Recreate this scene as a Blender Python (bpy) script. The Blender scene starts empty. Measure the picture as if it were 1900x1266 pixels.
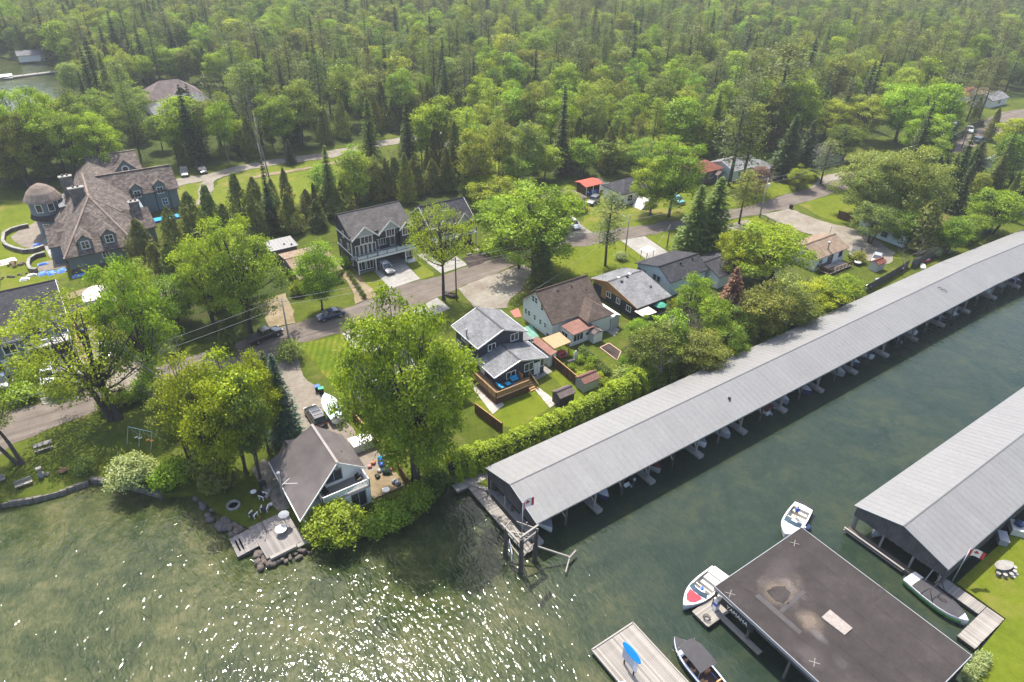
import bpy, bmesh, math, random
import numpy as np
from mathutils import Vector, Matrix
random.seed(7)
RNG = np.random.default_rng(11)
SC = bpy.context.scene
COL = SC.collection
R = math.radians
# ---------------------------------------------------------------- camera
# x runs along the boathouses and the street, y runs inland, z up; metres; land at z=0, water at -0.7
F, CX, CY = 1267.0, 950.0, 633.0
PITCH, ROLL, CAMH, YAW = R(32.8), R(-1.3), 60.0, R(35)
_fw = Vector((math.cos(PITCH)*math.sin(YAW), math.cos(PITCH)*math.cos(YAW), -math.sin(PITCH)))
_rt = Vector((math.cos(YAW), -math.sin(YAW), 0))
_up = _rt.cross(_fw)
_cr = math.cos(ROLL)*_rt - math.sin(ROLL)*_up
_cu = math.sin(ROLL)*_rt + math.cos(ROLL)*_up
cam_d = bpy.data.cameras.new('camera'); cam_d.sensor_width = 36; cam_d.lens = F/1900*36
cam_d.clip_start = 1; cam_d.clip_end = 6000
cam = bpy.data.objects.new('camera', cam_d); COL.objects.link(cam)
_m = Matrix.Identity(4)
for _i, _v in enumerate((_cr, _cu, -_fw)):
    for _j in range(3): _m[_j][_i] = _v[_j]
_m[2][3] = CAMH
cam.matrix_world = _m
SC.camera = cam
# ---------------------------------------------------------------- sky and sun
SUN_EL, SUN_AZ = R(62), R(10)      # azimuth measured from +y towards +x
world = bpy.data.worlds.new('World'); SC.world = world; world.use_nodes = True
_nt = world.node_tree; _nt.nodes.clear()
_sky = _nt.nodes.new('ShaderNodeTexSky'); _sky.sky_type = 'NISHITA'; _sky.sun_disc = False
_sky.sun_elevation = SUN_EL; _sky.sun_rotation = SUN_AZ; _sky.air_density = 0.9; _sky.dust_density = 2.5; _sky.ozone_density = 1.0
_bg = _nt.nodes.new('ShaderNodeBackground'); _bg.inputs[1].default_value = 0.15
_wo = _nt.nodes.new('ShaderNodeOutputWorld')
_nt.links.new(_sky.outputs[0], _bg.inputs[0]); _nt.links.new(_bg.outputs[0], _wo.inputs[0])
sun_d = bpy.data.lights.new('sun', 'SUN'); sun_d.energy = 3.7; sun_d.angle = R(0.53); sun_d.color = (1.0, .95, .86)
sun = bpy.data.objects.new('sun', sun_d); COL.objects.link(sun)
SUN = Vector((math.sin(SUN_AZ)*math.cos(SUN_EL), math.cos(SUN_AZ)*math.cos(SUN_EL), math.sin(SUN_EL)))
sun.rotation_euler = SUN.to_track_quat('Z', 'Y').to_euler(); sun.location = (0, 0, 200)
SC.view_settings.view_transform = 'Standard'; SC.view_settings.look = 'None'
SC.view_settings.exposure = 1.18; SC.view_settings.gamma = 1.0; SC.view_settings.use_curve_mapping = False
SC.cycles.max_bounces = 5; SC.cycles.diffuse_bounces = 3; SC.cycles.glossy_bounces = 2; SC.cycles.transmission_bounces = 3
SC.cycles.transparent_max_bounces = 16; SC.cycles.caustics_reflective = False; SC.cycles.caustics_refractive = False
SC.cycles.use_denoising = True; SC.cycles.denoiser = 'OPENIMAGEDENOISE'; SC.cycles.denoising_prefilter = 'ACCURATE'; SC.cycles.denoising_input_passes = 'RGB_ALBEDO_NORMAL'; SC.cycles.adaptive_threshold = 0.004
WATER = -0.7

def P(px, py, z=0.0):
    """the point at height z that the survey photograph (1900 x 1266) shows at px, py"""
    d = _fw + (px-CX)/F*_cr - (py-CY)/F*_cu
    t = (z-CAMH)/d.z
    return Vector((d.x*t, d.y*t, z))
def proj(p):
    v = Vector(p) - Vector((0, 0, CAMH)); zf = v.dot(_fw)
    return CX+F*v.dot(_cr)/zf, CY-F*v.dot(_cu)/zf, zf
def height_at(base, py):
    lo, hi = 0.0, 60.0
    for _ in range(40):
        m = (lo+hi)/2
        if proj((base[0], base[1], m))[1] > py: lo = m
        else: hi = m
    return lo
def inside(p, poly):
    x, y = p[0], p[1]; c = False; n = len(poly); j = n-1
    for i in range(n):
        xi, yi = poly[i][0], poly[i][1]; xj, yj = poly[j][0], poly[j][1]
        if (yi > y) != (yj > y) and x < (xj-xi)*(y-yi)/(yj-yi)+xi: c = not c
        j = i
    return c
# ---------------------------------------------------------------- materials
MATS = {}
class N:
    """tiny wrapper round a node tree"""
    def __init__(self, name):
        self.m = bpy.data.materials.new(name); self.m.use_nodes = True; self.t = self.m.node_tree; self.t.nodes.clear()
        self.out = self.n('ShaderNodeOutputMaterial'); MATS[name] = self.m
    def n(self, typ, **kw):
        x = self.t.nodes.new(typ)
        for k, v in kw.items(): setattr(x, k, v)
        return x
    def l(self, a, b): self.t.links.new(a, b)
    def coord(self, kind='Object', scale=(1, 1, 1), rot=(0, 0, 0)):
        if kind == 'World': o = self.n('ShaderNodeNewGeometry').outputs['Position']
        else: o = self.n('ShaderNodeTexCoord').outputs[kind]
        mp = self.n('ShaderNodeMapping'); mp.inputs['Scale'].default_value = scale; mp.inputs['Rotation'].default_value = rot
        self.l(o, mp.inputs[0]); return mp.outputs[0]
    def noise(self, vec, scale, detail=3, rough=.55, dist=0):
        x = self.n('ShaderNodeTexNoise'); x.inputs['Scale'].default_value = scale; x.inputs['Detail'].default_value = detail
        x.inputs['Roughness'].default_value = rough; x.inputs['Distortion'].default_value = dist; self.l(vec, x.inputs['Vector']); return x.outputs[0]
    def ramp(self, fac, stops, interp='LINEAR'):
        x = self.n('ShaderNodeValToRGB'); x.color_ramp.interpolation = interp; e = x.color_ramp.elements
        while len(e) < len(stops): e.new(.5)
        for k, (p, c) in enumerate(stops):
            e[k].position = p; e[k].color = (*c, 1) if len(c) == 3 else c
        self.l(fac, x.inputs[0]); return x.outputs[0]
    def mix(self, fac, a, b, mode='MIX'):
        x = self.n('ShaderNodeMix', data_type='RGBA', blend_type=mode)
        for s, v in ((0, fac), (6, a), (7, b)):
            if hasattr(v, 'node'): self.l(v, x.inputs[s])
            elif s == 0: x.inputs[0].default_value = v
            else: x.inputs[s].default_value = (*v, 1)
        return x.outputs[2]
    def math(self, op, a, b=0.0, c=None):
        x = self.n('ShaderNodeMath', operation=op)
        for s, v in ((0, a), (1, b)) + (((2, c),) if c is not None else ()):
            if hasattr(v, 'node'): self.l(v, x.inputs[s])
            else: x.inputs[s].default_value = v
        return x.outputs[0]
    def bump(self, h, strength=.5, dist=.05):
        x = self.n('ShaderNodeBump'); x.inputs['Strength'].default_value = strength; x.inputs['Distance'].default_value = dist
        self.l(h, x.inputs['Height']); return x.outputs[0]
    def bsdf(self, col, rough=.7, spec=.3, metal=0., normal=None):
        b = self.n('ShaderNodeBsdfPrincipled')
        if hasattr(col, 'node'): self.l(col, b.inputs['Base Color'])
        else: b.inputs['Base Color'].default_value = (*col, 1)
        if hasattr(rough, 'node'): self.l(rough, b.inputs['Roughness'])
        else: b.inputs['Roughness'].default_value = rough
        b.inputs['Specular IOR Level'].default_value = spec; b.inputs['Metallic'].default_value = metal
        if normal is not None: self.l(normal, b.inputs['Normal'])
        self.l(b.outputs[0], self.out.inputs[0]); return b
def sc(c, k): return tuple(min(1, x*k) for x in c)
def plain(name, col, rough=.6, spec=.35, metal=0., var=.12, scale=1.5):
    """painted or moulded surface with faint uneven wear"""
    q = N(name); v = q.coord('Object')
    a = q.noise(v, scale, 4); b = q.noise(v, scale*9, 2)
    f = q.math('ADD', q.math('MULTIPLY', a, .65), q.math('MULTIPLY', b, .35))
    c = q.ramp(f, [(.3, sc(col, 1-var)), (.7, sc(col, 1+var))])
    q.bsdf(c, rough, spec, metal); return q.m
def shingle(name, c1, c2, patch=.35, row=.22):
    c1, c2 = sc(c1, .74), sc(c2, .74)
    q = N(name); uv = q.coord('UV')
    br = q.n('ShaderNodeTexBrick'); br.offset = .5; br.inputs['Scale'].default_value = 1
    br.inputs['Brick Width'].default_value = .5; br.inputs['Row Height'].default_value = row; br.inputs['Mortar Size'].default_value = .018
    br.inputs['Color1'].default_value = (*c1, 1); br.inputs['Color2'].default_value = (*c2, 1); br.inputs['Mortar'].default_value = (*sc(c1, .55), 1)
    q.l(uv, br.inputs['Vector'])
    n1 = q.noise(uv, .45, 5, .65); n2 = q.noise(uv, 7, 2)
    f = q.ramp(n1, [(.3, (1-patch,)*3), (.7, (1+patch*.6,)*3)])
    c = q.mix(1, br.outputs[0], f, 'MULTIPLY')
    c = q.mix(1, c, q.ramp(n2, [(.25, (.72,)*3), (.75, (1.25,)*3)]), 'MULTIPLY')
    q.bsdf(c, .92, .15, 0, q.bump(br.outputs['Fac'], .4, -.03)); return q.m
def siding(name, col, pitch=.18, vertical=False, var=.08, rough=.6):
    q = N(name); v = q.coord('Object')
    s = q.n('ShaderNodeSeparateXYZ'); q.l(v, s.inputs[0])
    if vertical: h = q.math('ADD', s.outputs[0], s.outputs[1])
    else: h = s.outputs[2]
    fr = q.math('FRACT', q.math('MULTIPLY', h, 1/pitch))
    edge = q.math('LESS_THAN', fr, .13)
    n1 = q.noise(v, .8, 4); n2 = q.noise(q.coord('Object', (1, 1, 12) if not vertical else (9, 9, .6)), 1.2, 3)
    c = q.ramp(q.math('ADD', q.math('MULTIPLY', n1, .5), q.math('MULTIPLY', n2, .5)), [(.3, sc(col, 1-var*1.6)), (.7, sc(col, 1+var))])
    c = q.mix(q.math('MULTIPLY', edge, .45), c, sc(col, .35))
    q.bsdf(c, rough, .3, 0, q.bump(fr, .25, .02)); return q.m
def wood(name, c1, c2, axis=0, rough=.85, grain=14, var=1.0):
    c1, c2 = sc(c1, .70), sc(c2, .70)
    """grain runs along axis; each object gets its own tone"""
    q = N(name); s = [grain]*3; s[axis] = .5
    v = q.coord('Object', tuple(s)); w = q.coord('Object')
    g = q.noise(v, 1, 4, .6); n = q.noise(w, .7, 3)
    oi = q.n('ShaderNodeObjectInfo').outputs['Random']
    f = q.math('ADD', q.math('MULTIPLY', g, .5), q.math('ADD', q.math('MULTIPLY', n, .3), q.math('MULTIPLY', oi, .35*var)))
    c = q.ramp(f, [(.25, c1), (.85, c2)])
    q.bsdf(c, rough, .2, 0, q.bump(g, .2, .01)); return q.m
def gravel(name, c1, c2, c3, big=.12, fine=9, kind='World'):
    c1, c2, c3 = sc(c1, .62), sc(c2, .62), sc(c3, .62)
    q = N(name); v = q.coord(kind)
    a = q.noise(v, big, 5, .6); b = q.noise(v, fine, 3, .7); d = q.noise(v, 1.1, 4, .7)
    c = q.ramp(a, [(.3, c1), (.5, c2), (.72, c3)])
    c = q.mix(1, c, q.ramp(d, [(.25, (.78,)*3), (.75, (1.18,)*3)]), 'MULTIPLY')
    c = q.mix(1, c, q.ramp(b, [(.3, (.8,)*3), (.7, (1.2,)*3)]), 'MULTIPLY')
    q.bsdf(c, .95, .1, 0, q.bump(b, .5, .03)); return q.m
def grassy(name, dark, mid, light, dry, dryness=.5, big=.09, stripes=None):
    dark, mid, light, dry = sc(dark, .82), sc(mid, .82), sc(light, .82), sc(dry, .82)
    q = N(name); v = q.coord('World')
    a = q.noise(v, big, 5, .62); b = q.noise(v, .9, 5, .7); d = q.noise(v, 12, 2, .6); e = q.noise(v, .05, 3, .6)
    f = q.math('ADD', q.math('MULTIPLY', a, .5), q.math('MULTIPLY', b, .5))
    c = q.ramp(f, [(.32, dark), (.5, mid), (.66, light)])
    g = q.math('ADD', q.math('MULTIPLY', e, .6), q.math('MULTIPLY', q.noise(v, .33, 4), .4))
    c = q.mix(q.ramp(g, [(dryness, (0, 0, 0)), (dryness+.12, (1, 1, 1))]), c, dry)
    if stripes:
        w = q.n('ShaderNodeTexWave', wave_type='BANDS', bands_direction='X'); w.inputs['Scale'].default_value = stripes[0]; w.inputs['Distortion'].default_value = 1.2
        w.inputs['Detail'].default_value = 1; q.l(q.coord('World', (1, 1, 1), (0, 0, stripes[1])), w.inputs['Vector'])
        c = q.mix(q.math('MULTIPLY', w.outputs[1], stripes[2]), c, sc(dark, .9))
    c = q.mix(1, c, q.ramp(d, [(.25, (.75,)*3), (.75, (1.22,)*3)]), 'MULTIPLY')
    q.bsdf(c, .95, .08, 0, q.bump(q.math('ADD', d, b), .7, .12)); return q.m
def leafy(name, c1, c2, trans=.35, hue=.03, val=.3):
    q = N(name)
    at = q.n('ShaderNodeAttribute', attribute_name='tint').outputs['Fac']
    oi = q.n('ShaderNodeObjectInfo').outputs['Random']
    c = q.mix(at, c1, c2)
    h = q.n('ShaderNodeHueSaturation'); q.l(c, h.inputs['Color'])
    q.l(q.math('ADD', .5-hue/2, q.math('MULTIPLY', oi, hue)), h.inputs['Hue'])
    r2 = q.math('FRACT', q.math('MULTIPLY', oi, 7.31))
    q.l(q.math('ADD', 1-val/2, q.math('MULTIPLY', r2, val)), h.inputs['Value'])
    d = q.n('ShaderNodeBsdfDiffuse'); t = q.n('ShaderNodeBsdfTranslucent'); g = q.n('ShaderNodeBsdfGlossy')
    q.l(h.outputs[0], d.inputs[0])
    tc = q.mix(1, h.outputs[0], (1.9*trans, 1.75*trans, .75*trans), 'MULTIPLY'); q.l(tc, t.inputs[0])
    g.inputs['Roughness'].default_value = .55; g.inputs[0].default_value = (.9, .9, .85, 1)
    m1 = q.n('ShaderNodeAddShader'); q.l(d.outputs[0], m1.inputs[0]); q.l(t.outputs[0], m1.inputs[1])
    m2 = q.n('ShaderNodeMixShader'); m2.inputs[0].default_value = .02; q.l(m1.outputs[0], m2.inputs[1]); q.l(g.outputs[0], m2.inputs[2])
    q.l(m2.outputs[0], q.out.inputs[0]); return q.m

# foliage
L_MAPLE = leafy('maple leaves', (.044, .082, .005), (.195, .265, .014), .46)
L_GREAT = leafy('great maple leaves', (.048, .092, .005), (.215, .290, .015), .46)
L_BRIGHT = leafy('bright leaves', (.056, .100, .005), (.205, .280, .013), .46)
L_LIME = leafy('yellow green leaves', (.078, .110, .003), (.245, .285, .007), .46)
L_SILVER = leafy('silver green leaves', (.060, .088, .014), (.195, .235, .050), .42)
L_MID = leafy('woodland leaves', (.048, .080, .008), (.190, .242, .024), .46, .06, .7)
L_DARK = leafy('dark leaves', (.030, .055, .008), (.105, .142, .024), .40, .04, .5)
L_SPRUCE = leafy('spruce needles', (.018, .036, .012), (.070, .100, .030), .18, .03, .4)
L_BLUE = leafy('blue spruce needles', (.030, .060, .040), (.070, .115, .070), .15, .02, .2)
L_CEDAR = leafy('cedar sprays', (.034, .052, .007), (.118, .138, .020), .28, .05, .5)
L_PINE = leafy('pine needles', (.042, .062, .016), (.140, .162, .050), .26, .04, .4)
L_RUST = leafy('dead brown needles', (.090, .045, .022), (.200, .105, .055), .15, .02, .2)
L_OLIVE = leafy('olive leaves', (.048, .070, .008), (.168, .196, .026), .40, .05, .35)
L_FLOWER = leafy('cream blossom', (.100, .145, .035), (.300, .330, .150), .4, .01, .1)
BARK = wood('bark', (.050, .042, .034), (.145, .125, .105), 2, .95, 9)
BARK_PALE = wood('pale bark', (.13, .115, .10), (.32, .29, .25), 2, .95, 9)
# ground
G_GRASS = grassy('rough grass', (.040, .062, .008), (.082, .108, .012), (.130, .150, .018), (.165, .140, .050), .56)
G_LAWN = grassy('lawn grass', (.080, .112, .008), (.128, .162, .011), (.172, .192, .018), (.215, .190, .045), .53, .12)
G_STRIPE = grassy('mown lawn', (.060, .108, .007), (.118, .165, .009), (.185, .205, .016), (.240, .205, .035), .50, .2, (.33, .5, .55))
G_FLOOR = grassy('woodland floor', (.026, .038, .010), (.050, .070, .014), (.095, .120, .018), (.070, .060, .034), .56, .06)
G_MEADOW = grassy('meadow grass', (.080, .115, .010), (.135, .170, .016), (.190, .212, .025), (.230, .200, .060), .52)
def _road():
    q = N('worn street surface'); v = q.coord('World'); t = q.noise(q.coord('World', (.035, 1.15, 1), (0, 0, -.09)), 1, 4, .6); a = q.noise(v, .35, 5, .65); b = q.noise(v, 9, 3, .7)
    c = q.ramp(q.math('ADD', q.math('MULTIPLY', t, .6), q.math('MULTIPLY', a, .4)), [(.34, (.088, .072, .060)), (.5, (.130, .108, .090)), (.64, (.178, .152, .128))])
    c = q.mix(1, c, q.ramp(b, [(.3, (.8,)*3), (.7, (1.2,)*3)]), 'MULTIPLY'); q.bsdf(c, .95, .1, 0, q.bump(b, .5, .03)); return q.m
G_ROAD = _road()
G_TRACK = gravel('pale gravel', (.26, .22, .17), (.34, .30, .24), (.40, .37, .31), .25)
G_CONC = gravel('concrete', (.36, .34, .30), (.43, .41, .37), (.48, .46, .42), .2, 14)
G_DRIVE = gravel('drive surface', (.25, .21, .165), (.31, .265, .21), (.36, .32, .26), .35)
G_SOIL = gravel('garden soil', (.045, .035, .03), (.075, .058, .05), (.11, .09, .075), .6)
G_SAND = gravel('sandy earth', (.24, .18, .10), (.33, .26, .16), (.40, .32, .21), .3)
# roofs
R_METAL = None
R_GREY = shingle('grey shingles', (.23, .23, .235), (.31, .31, .31))
R_CHAR = shingle('charcoal shingles', (.058, .056, .064), (.094, .092, .10))
R_SLATE = shingle('slate shingles', (.115, .105, .10), (.17, .155, .15))
R_BROWN = shingle('brown shingles', (.135, .098, .078), (.195, .148, .118))
R_MAUVE = shingle('mauve shingles', (.20, .155, .145), (.26, .205, .19))
R_RED = shingle('red shingles', (.27, .095, .065), (.35, .14, .10))
R_CEDAR = shingle('cedar shakes', (.105, .082, .070), (.27, .222, .19), .50, .3)
def _shake():
    q = N('weathered round shakes'); v = q.coord('Object'); a = q.noise(v, .5, 5, .7); b = q.noise(q.coord('Object', (3, 3, 9)), 1.3, 3, .6)
    q.bsdf(q.ramp(q.math('ADD', q.math('MULTIPLY', a, .55), q.math('MULTIPLY', b, .45)), [(.3, (.10, .075, .058)), (.5, (.20, .155, .125)), (.7, (.33, .27, .22))]), .92, .12, 0, q.bump(b, .5, .06)); return q.m
R_SHAKE = _shake()
R_TAN = shingle('tan panels', (.28, .20, .14), (.36, .265, .19), .2, .9)
R_SALMON = shingle('salmon roof felt', (.28, .145, .11), (.33, .18, .14), .12, 1.0)
# paint and stuff
WHITE = plain('white paint', (.78, .75, .70), .5)
OFFWHITE = plain('off white render', (.52, .50, .45), .8)
GEL = plain('white gelcoat', (.70, .70, .70), .18, .5, 0, .04)
GREYP = plain('grey plastic', (.30, .30, .31), .5)
BLACK = plain('black plastic', (.018, .018, .02), .5)
RUBBER = plain('rubber', (.02, .02, .02), .85)
STEEL = plain('steel', (.45, .46, .47), .35, .5, .8)
ALU = plain('aluminium', (.62, .63, .65), .4, .5, .6)
REDP = plain('red vinyl', (.52, .03, .045), .45)
BLUEP = plain('blue plastic', (.03, .10, .42), .45)
SKYB = plain('turquoise cloth', (.012, .30, .52), .8)
TARP = plain('blue tarpaulin', (.05, .19, .62), .5, .4, 0, .3, 2.5)
CANVAS = plain('charcoal canvas', (.055, .052, .055), .85, .2, 0, .2)
GREYCANVAS = plain('grey canvas', (.25, .26, .28), .85, .2, 0, .15)
MAROON = plain('maroon canvas', (.16, .03, .03), .85)
NAVY = plain('navy canvas', (.02, .035, .09), .85)
TAN = plain('tan vinyl', (.48, .26, .11), .6)
CREAM = plain('cream canvas', (.62, .56, .44), .8)
GREENC = plain('green canvas', (.06, .30, .20), .8)
YELLOW = plain('yellow plastic', (.62, .50, .03), .5)
ORANGE = plain('orange plastic', (.62, .27, .05), .5)
STONE = gravel('field stone', (.12, .10, .09), (.23, .19, .16), (.34, .29, .25), .8, 6, 'Object')
BRICK = gravel('weathered masonry', (.14, .125, .11), (.24, .215, .19), (.36, .33, .29), 1.2, 8, 'Object')
CONC = gravel('cast concrete', (.33, .31, .28), (.42, .40, .36), (.48, .46, .42), .8, 10, 'Object')
W_GREY = wood('weathered grey boards', (.20, .18, .16), (.48, .44, .39), 1)
W_GREYX = wood('weathered grey boards x', (.20, .18, .16), (.48, .44, .39), 0)
W_LAKE = wood('lake deck boards', (.20, .18, .165), (.40, .365, .34), 1)
W_PILE = wood('old piles', (.06, .05, .042), (.20, .18, .155), 2)
W_DARKWALL = siding('weathered wall boards', (.095, .088, .085), .24, True, .35, .9)
W_BROWN = wood('brown stained boards', (.075, .036, .016), (.20, .105, .05), 2)
W_CEDARN = wood('new cedar', (.36, .19, .07), (.62, .38, .17), 0)
W_DECK = wood('deck boards', (.16, .105, .065), (.33, .23, .15), 0)
W_FENCE = wood('grey fence boards', (.09, .085, .075), (.24, .22, .195), 2)
W_GABLE = siding('golden gable boards', (.36, .19, .07), .2, True, .25)
W_PLY = plain('plywood', (.36, .235, .13), .85, .15, 0, .18, 3)
S_NAVY = siding('navy siding', (.030, .033, .048))
S_BLACK = siding('charcoal siding', (.024, .027, .034))
S_BLUE = siding('blue grey siding', (.155, .185, .20))
S_GREY = siding('grey vinyl siding', (.13, .135, .125))
S_LIGHT = siding('light grey siding', (.47, .47, .44))
S_WHITE = siding('white siding', (.76, .74, .69), .2, False, .04)
S_BEIGE = siding('beige siding', (.42, .40, .34))
S_TAUPE = siding('brown siding', (.13, .10, .085))
def _glass():
    q = N('window glass'); v = q.coord('Object')
    c = q.ramp(q.noise(v, .9, 2), [(.35, (.012, .016, .02)), (.7, (.05, .06, .07))])
    q.bsdf(c, .06, .6); return q.m
GLASS = _glass()
def _clear():
    q = N('clear glazing'); b = q.bsdf((.75, .85, .85), .05, .5); b.inputs['Alpha'].default_value = .28; return q.m
CLEAR = _clear()
def _boatroof():
    q = N('pale metal roofing'); v = q.coord('Object')
    a = q.noise(v, .25, 4, .6); st = q.noise(q.coord('Object', (1.05, .045, .045)), 1.0, 3, .6); b = q.noise(q.coord('Object', (6, .35, .35)), 1, 3, .6)
    d = q.noise(v, 2.2, 4, .7)
    f = q.math('ADD', q.math('MULTIPLY', st, .38), q.math('ADD', q.math('MULTIPLY', a, .47), q.math('MULTIPLY', b, .15)))
    c = q.ramp(f, [(.28, (.176, .173, .168)), (.5, (.200, .197, .191)), (.72, (.226, .222, .215))])
    c = q.mix(1, c, q.ramp(d, [(.3, (.9,)*3), (.75, (1.06,)*3)]), 'MULTIPLY')
    s = q.n('ShaderNodeSeparateXYZ'); q.l(v, s.inputs[0])
    w = q.math('SINE', q.math('MULTIPLY', s.outputs[0], 2*math.pi/.19))
    q.bsdf(c, .6, .35, .15, q.bump(w, .12, .01)); return q.m
R_METAL = _boatroof()
def _ribroof():
    q = N('brown ribbed roofing'); v = q.coord('Object'); a = q.noise(v, .5, 4)
    c = q.ramp(a, [(.3, (.150, .128, .120)), (.7, (.215, .188, .176))]); q.bsdf(c, .5, .35, .1); return q.m
R_RIB = _ribroof()
def _tar():
    q = N('tar and gravel roofing'); v = q.coord('Object')
    a = q.noise(v, .3, 5, .65); b = q.noise(v, 14, 2); d = q.noise(v, 1.4, 4, .7)
    c = q.ramp(a, [(.3, (.028, .023, .021)), (.55, (.040, .033, .031)), (.78, (.058, .049, .046))])
    c = q.mix(1, c, q.ramp(d, [(.3, (.86,)*3), (.7, (1.12,)*3)]), 'MULTIPLY')
    c = q.mix(1, c, q.ramp(b, [(.3, (.82,)*3), (.7, (1.18,)*3)]), 'MULTIPLY'); q.bsdf(c, .85, .2); return q.m
R_TAR = _tar()
def _water():
    q = N('lake water'); v = q.coord('World')
    s = q.n('ShaderNodeSeparateXYZ'); q.l(v, s.inputs[0])
    # the dredged canal (x > 30) is deep and green, the bay to the west is a shallow weedy sand bed
    n0 = q.noise(v, .06, 4, .6); deep = q.n('ShaderNodeClamp')
    q.l(q.math('MULTIPLY_ADD', q.math('ADD', s.outputs[0], q.math('MULTIPLY', n0, 16)), 1/20, -28/20), deep.inputs[0]); deep = deep.outputs[0]
    n1 = q.noise(v, .13, 6, .68, .8); n2 = q.noise(q.coord('World', (1, 1, 1), (0, 0, .6)), .75, 5, .72, .6); n3 = q.noise(v, 2.6, 3, .7)
    f = q.math('ADD', q.math('MULTIPLY', n1, .55), q.math('ADD', q.math('MULTIPLY', n2, .32), q.math('MULTIPLY', n3, .13)))
    bed = q.ramp(f, [(.36, (.010, .020, .007)), (.44, (.026, .038, .012)), (.52, (.048, .058, .020)), (.62, (.095, .092, .038))])
    dk = q.ramp(f, [(.34, (.011, .022, .015)), (.5, (.022, .034, .022)), (.66, (.042, .050, .024))])
    c = q.mix(deep, bed, dk)
    w1 = q.noise(q.coord('World', (1, .5, 1), (0, 0, -.3)), 2.1, 1.0, .5, .6); w2 = q.noise(q.coord('World', (1, .65, 1), (0, 0, .35)), 4.2, 3, .6, .3)
    h = q.math('ADD', w1, q.math('MULTIPLY', w2, .06))
    wind = q.math('MULTIPLY_ADD', q.noise(q.coord('World', (1, .6, 1), (0, 0, .5)), .22, 3, .6, .5), 1.5, .25)
    h = q.math('MULTIPLY', q.math('MULTIPLY', h, wind), q.math('MULTIPLY_ADD', deep, -.55, 1.0))
    b = q.bsdf(c, .052, .4, 0, q.bump(h, 1.0, .108)); b.inputs['IOR'].default_value = 1.33
    return q.m
M_WATER = _water()
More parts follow.
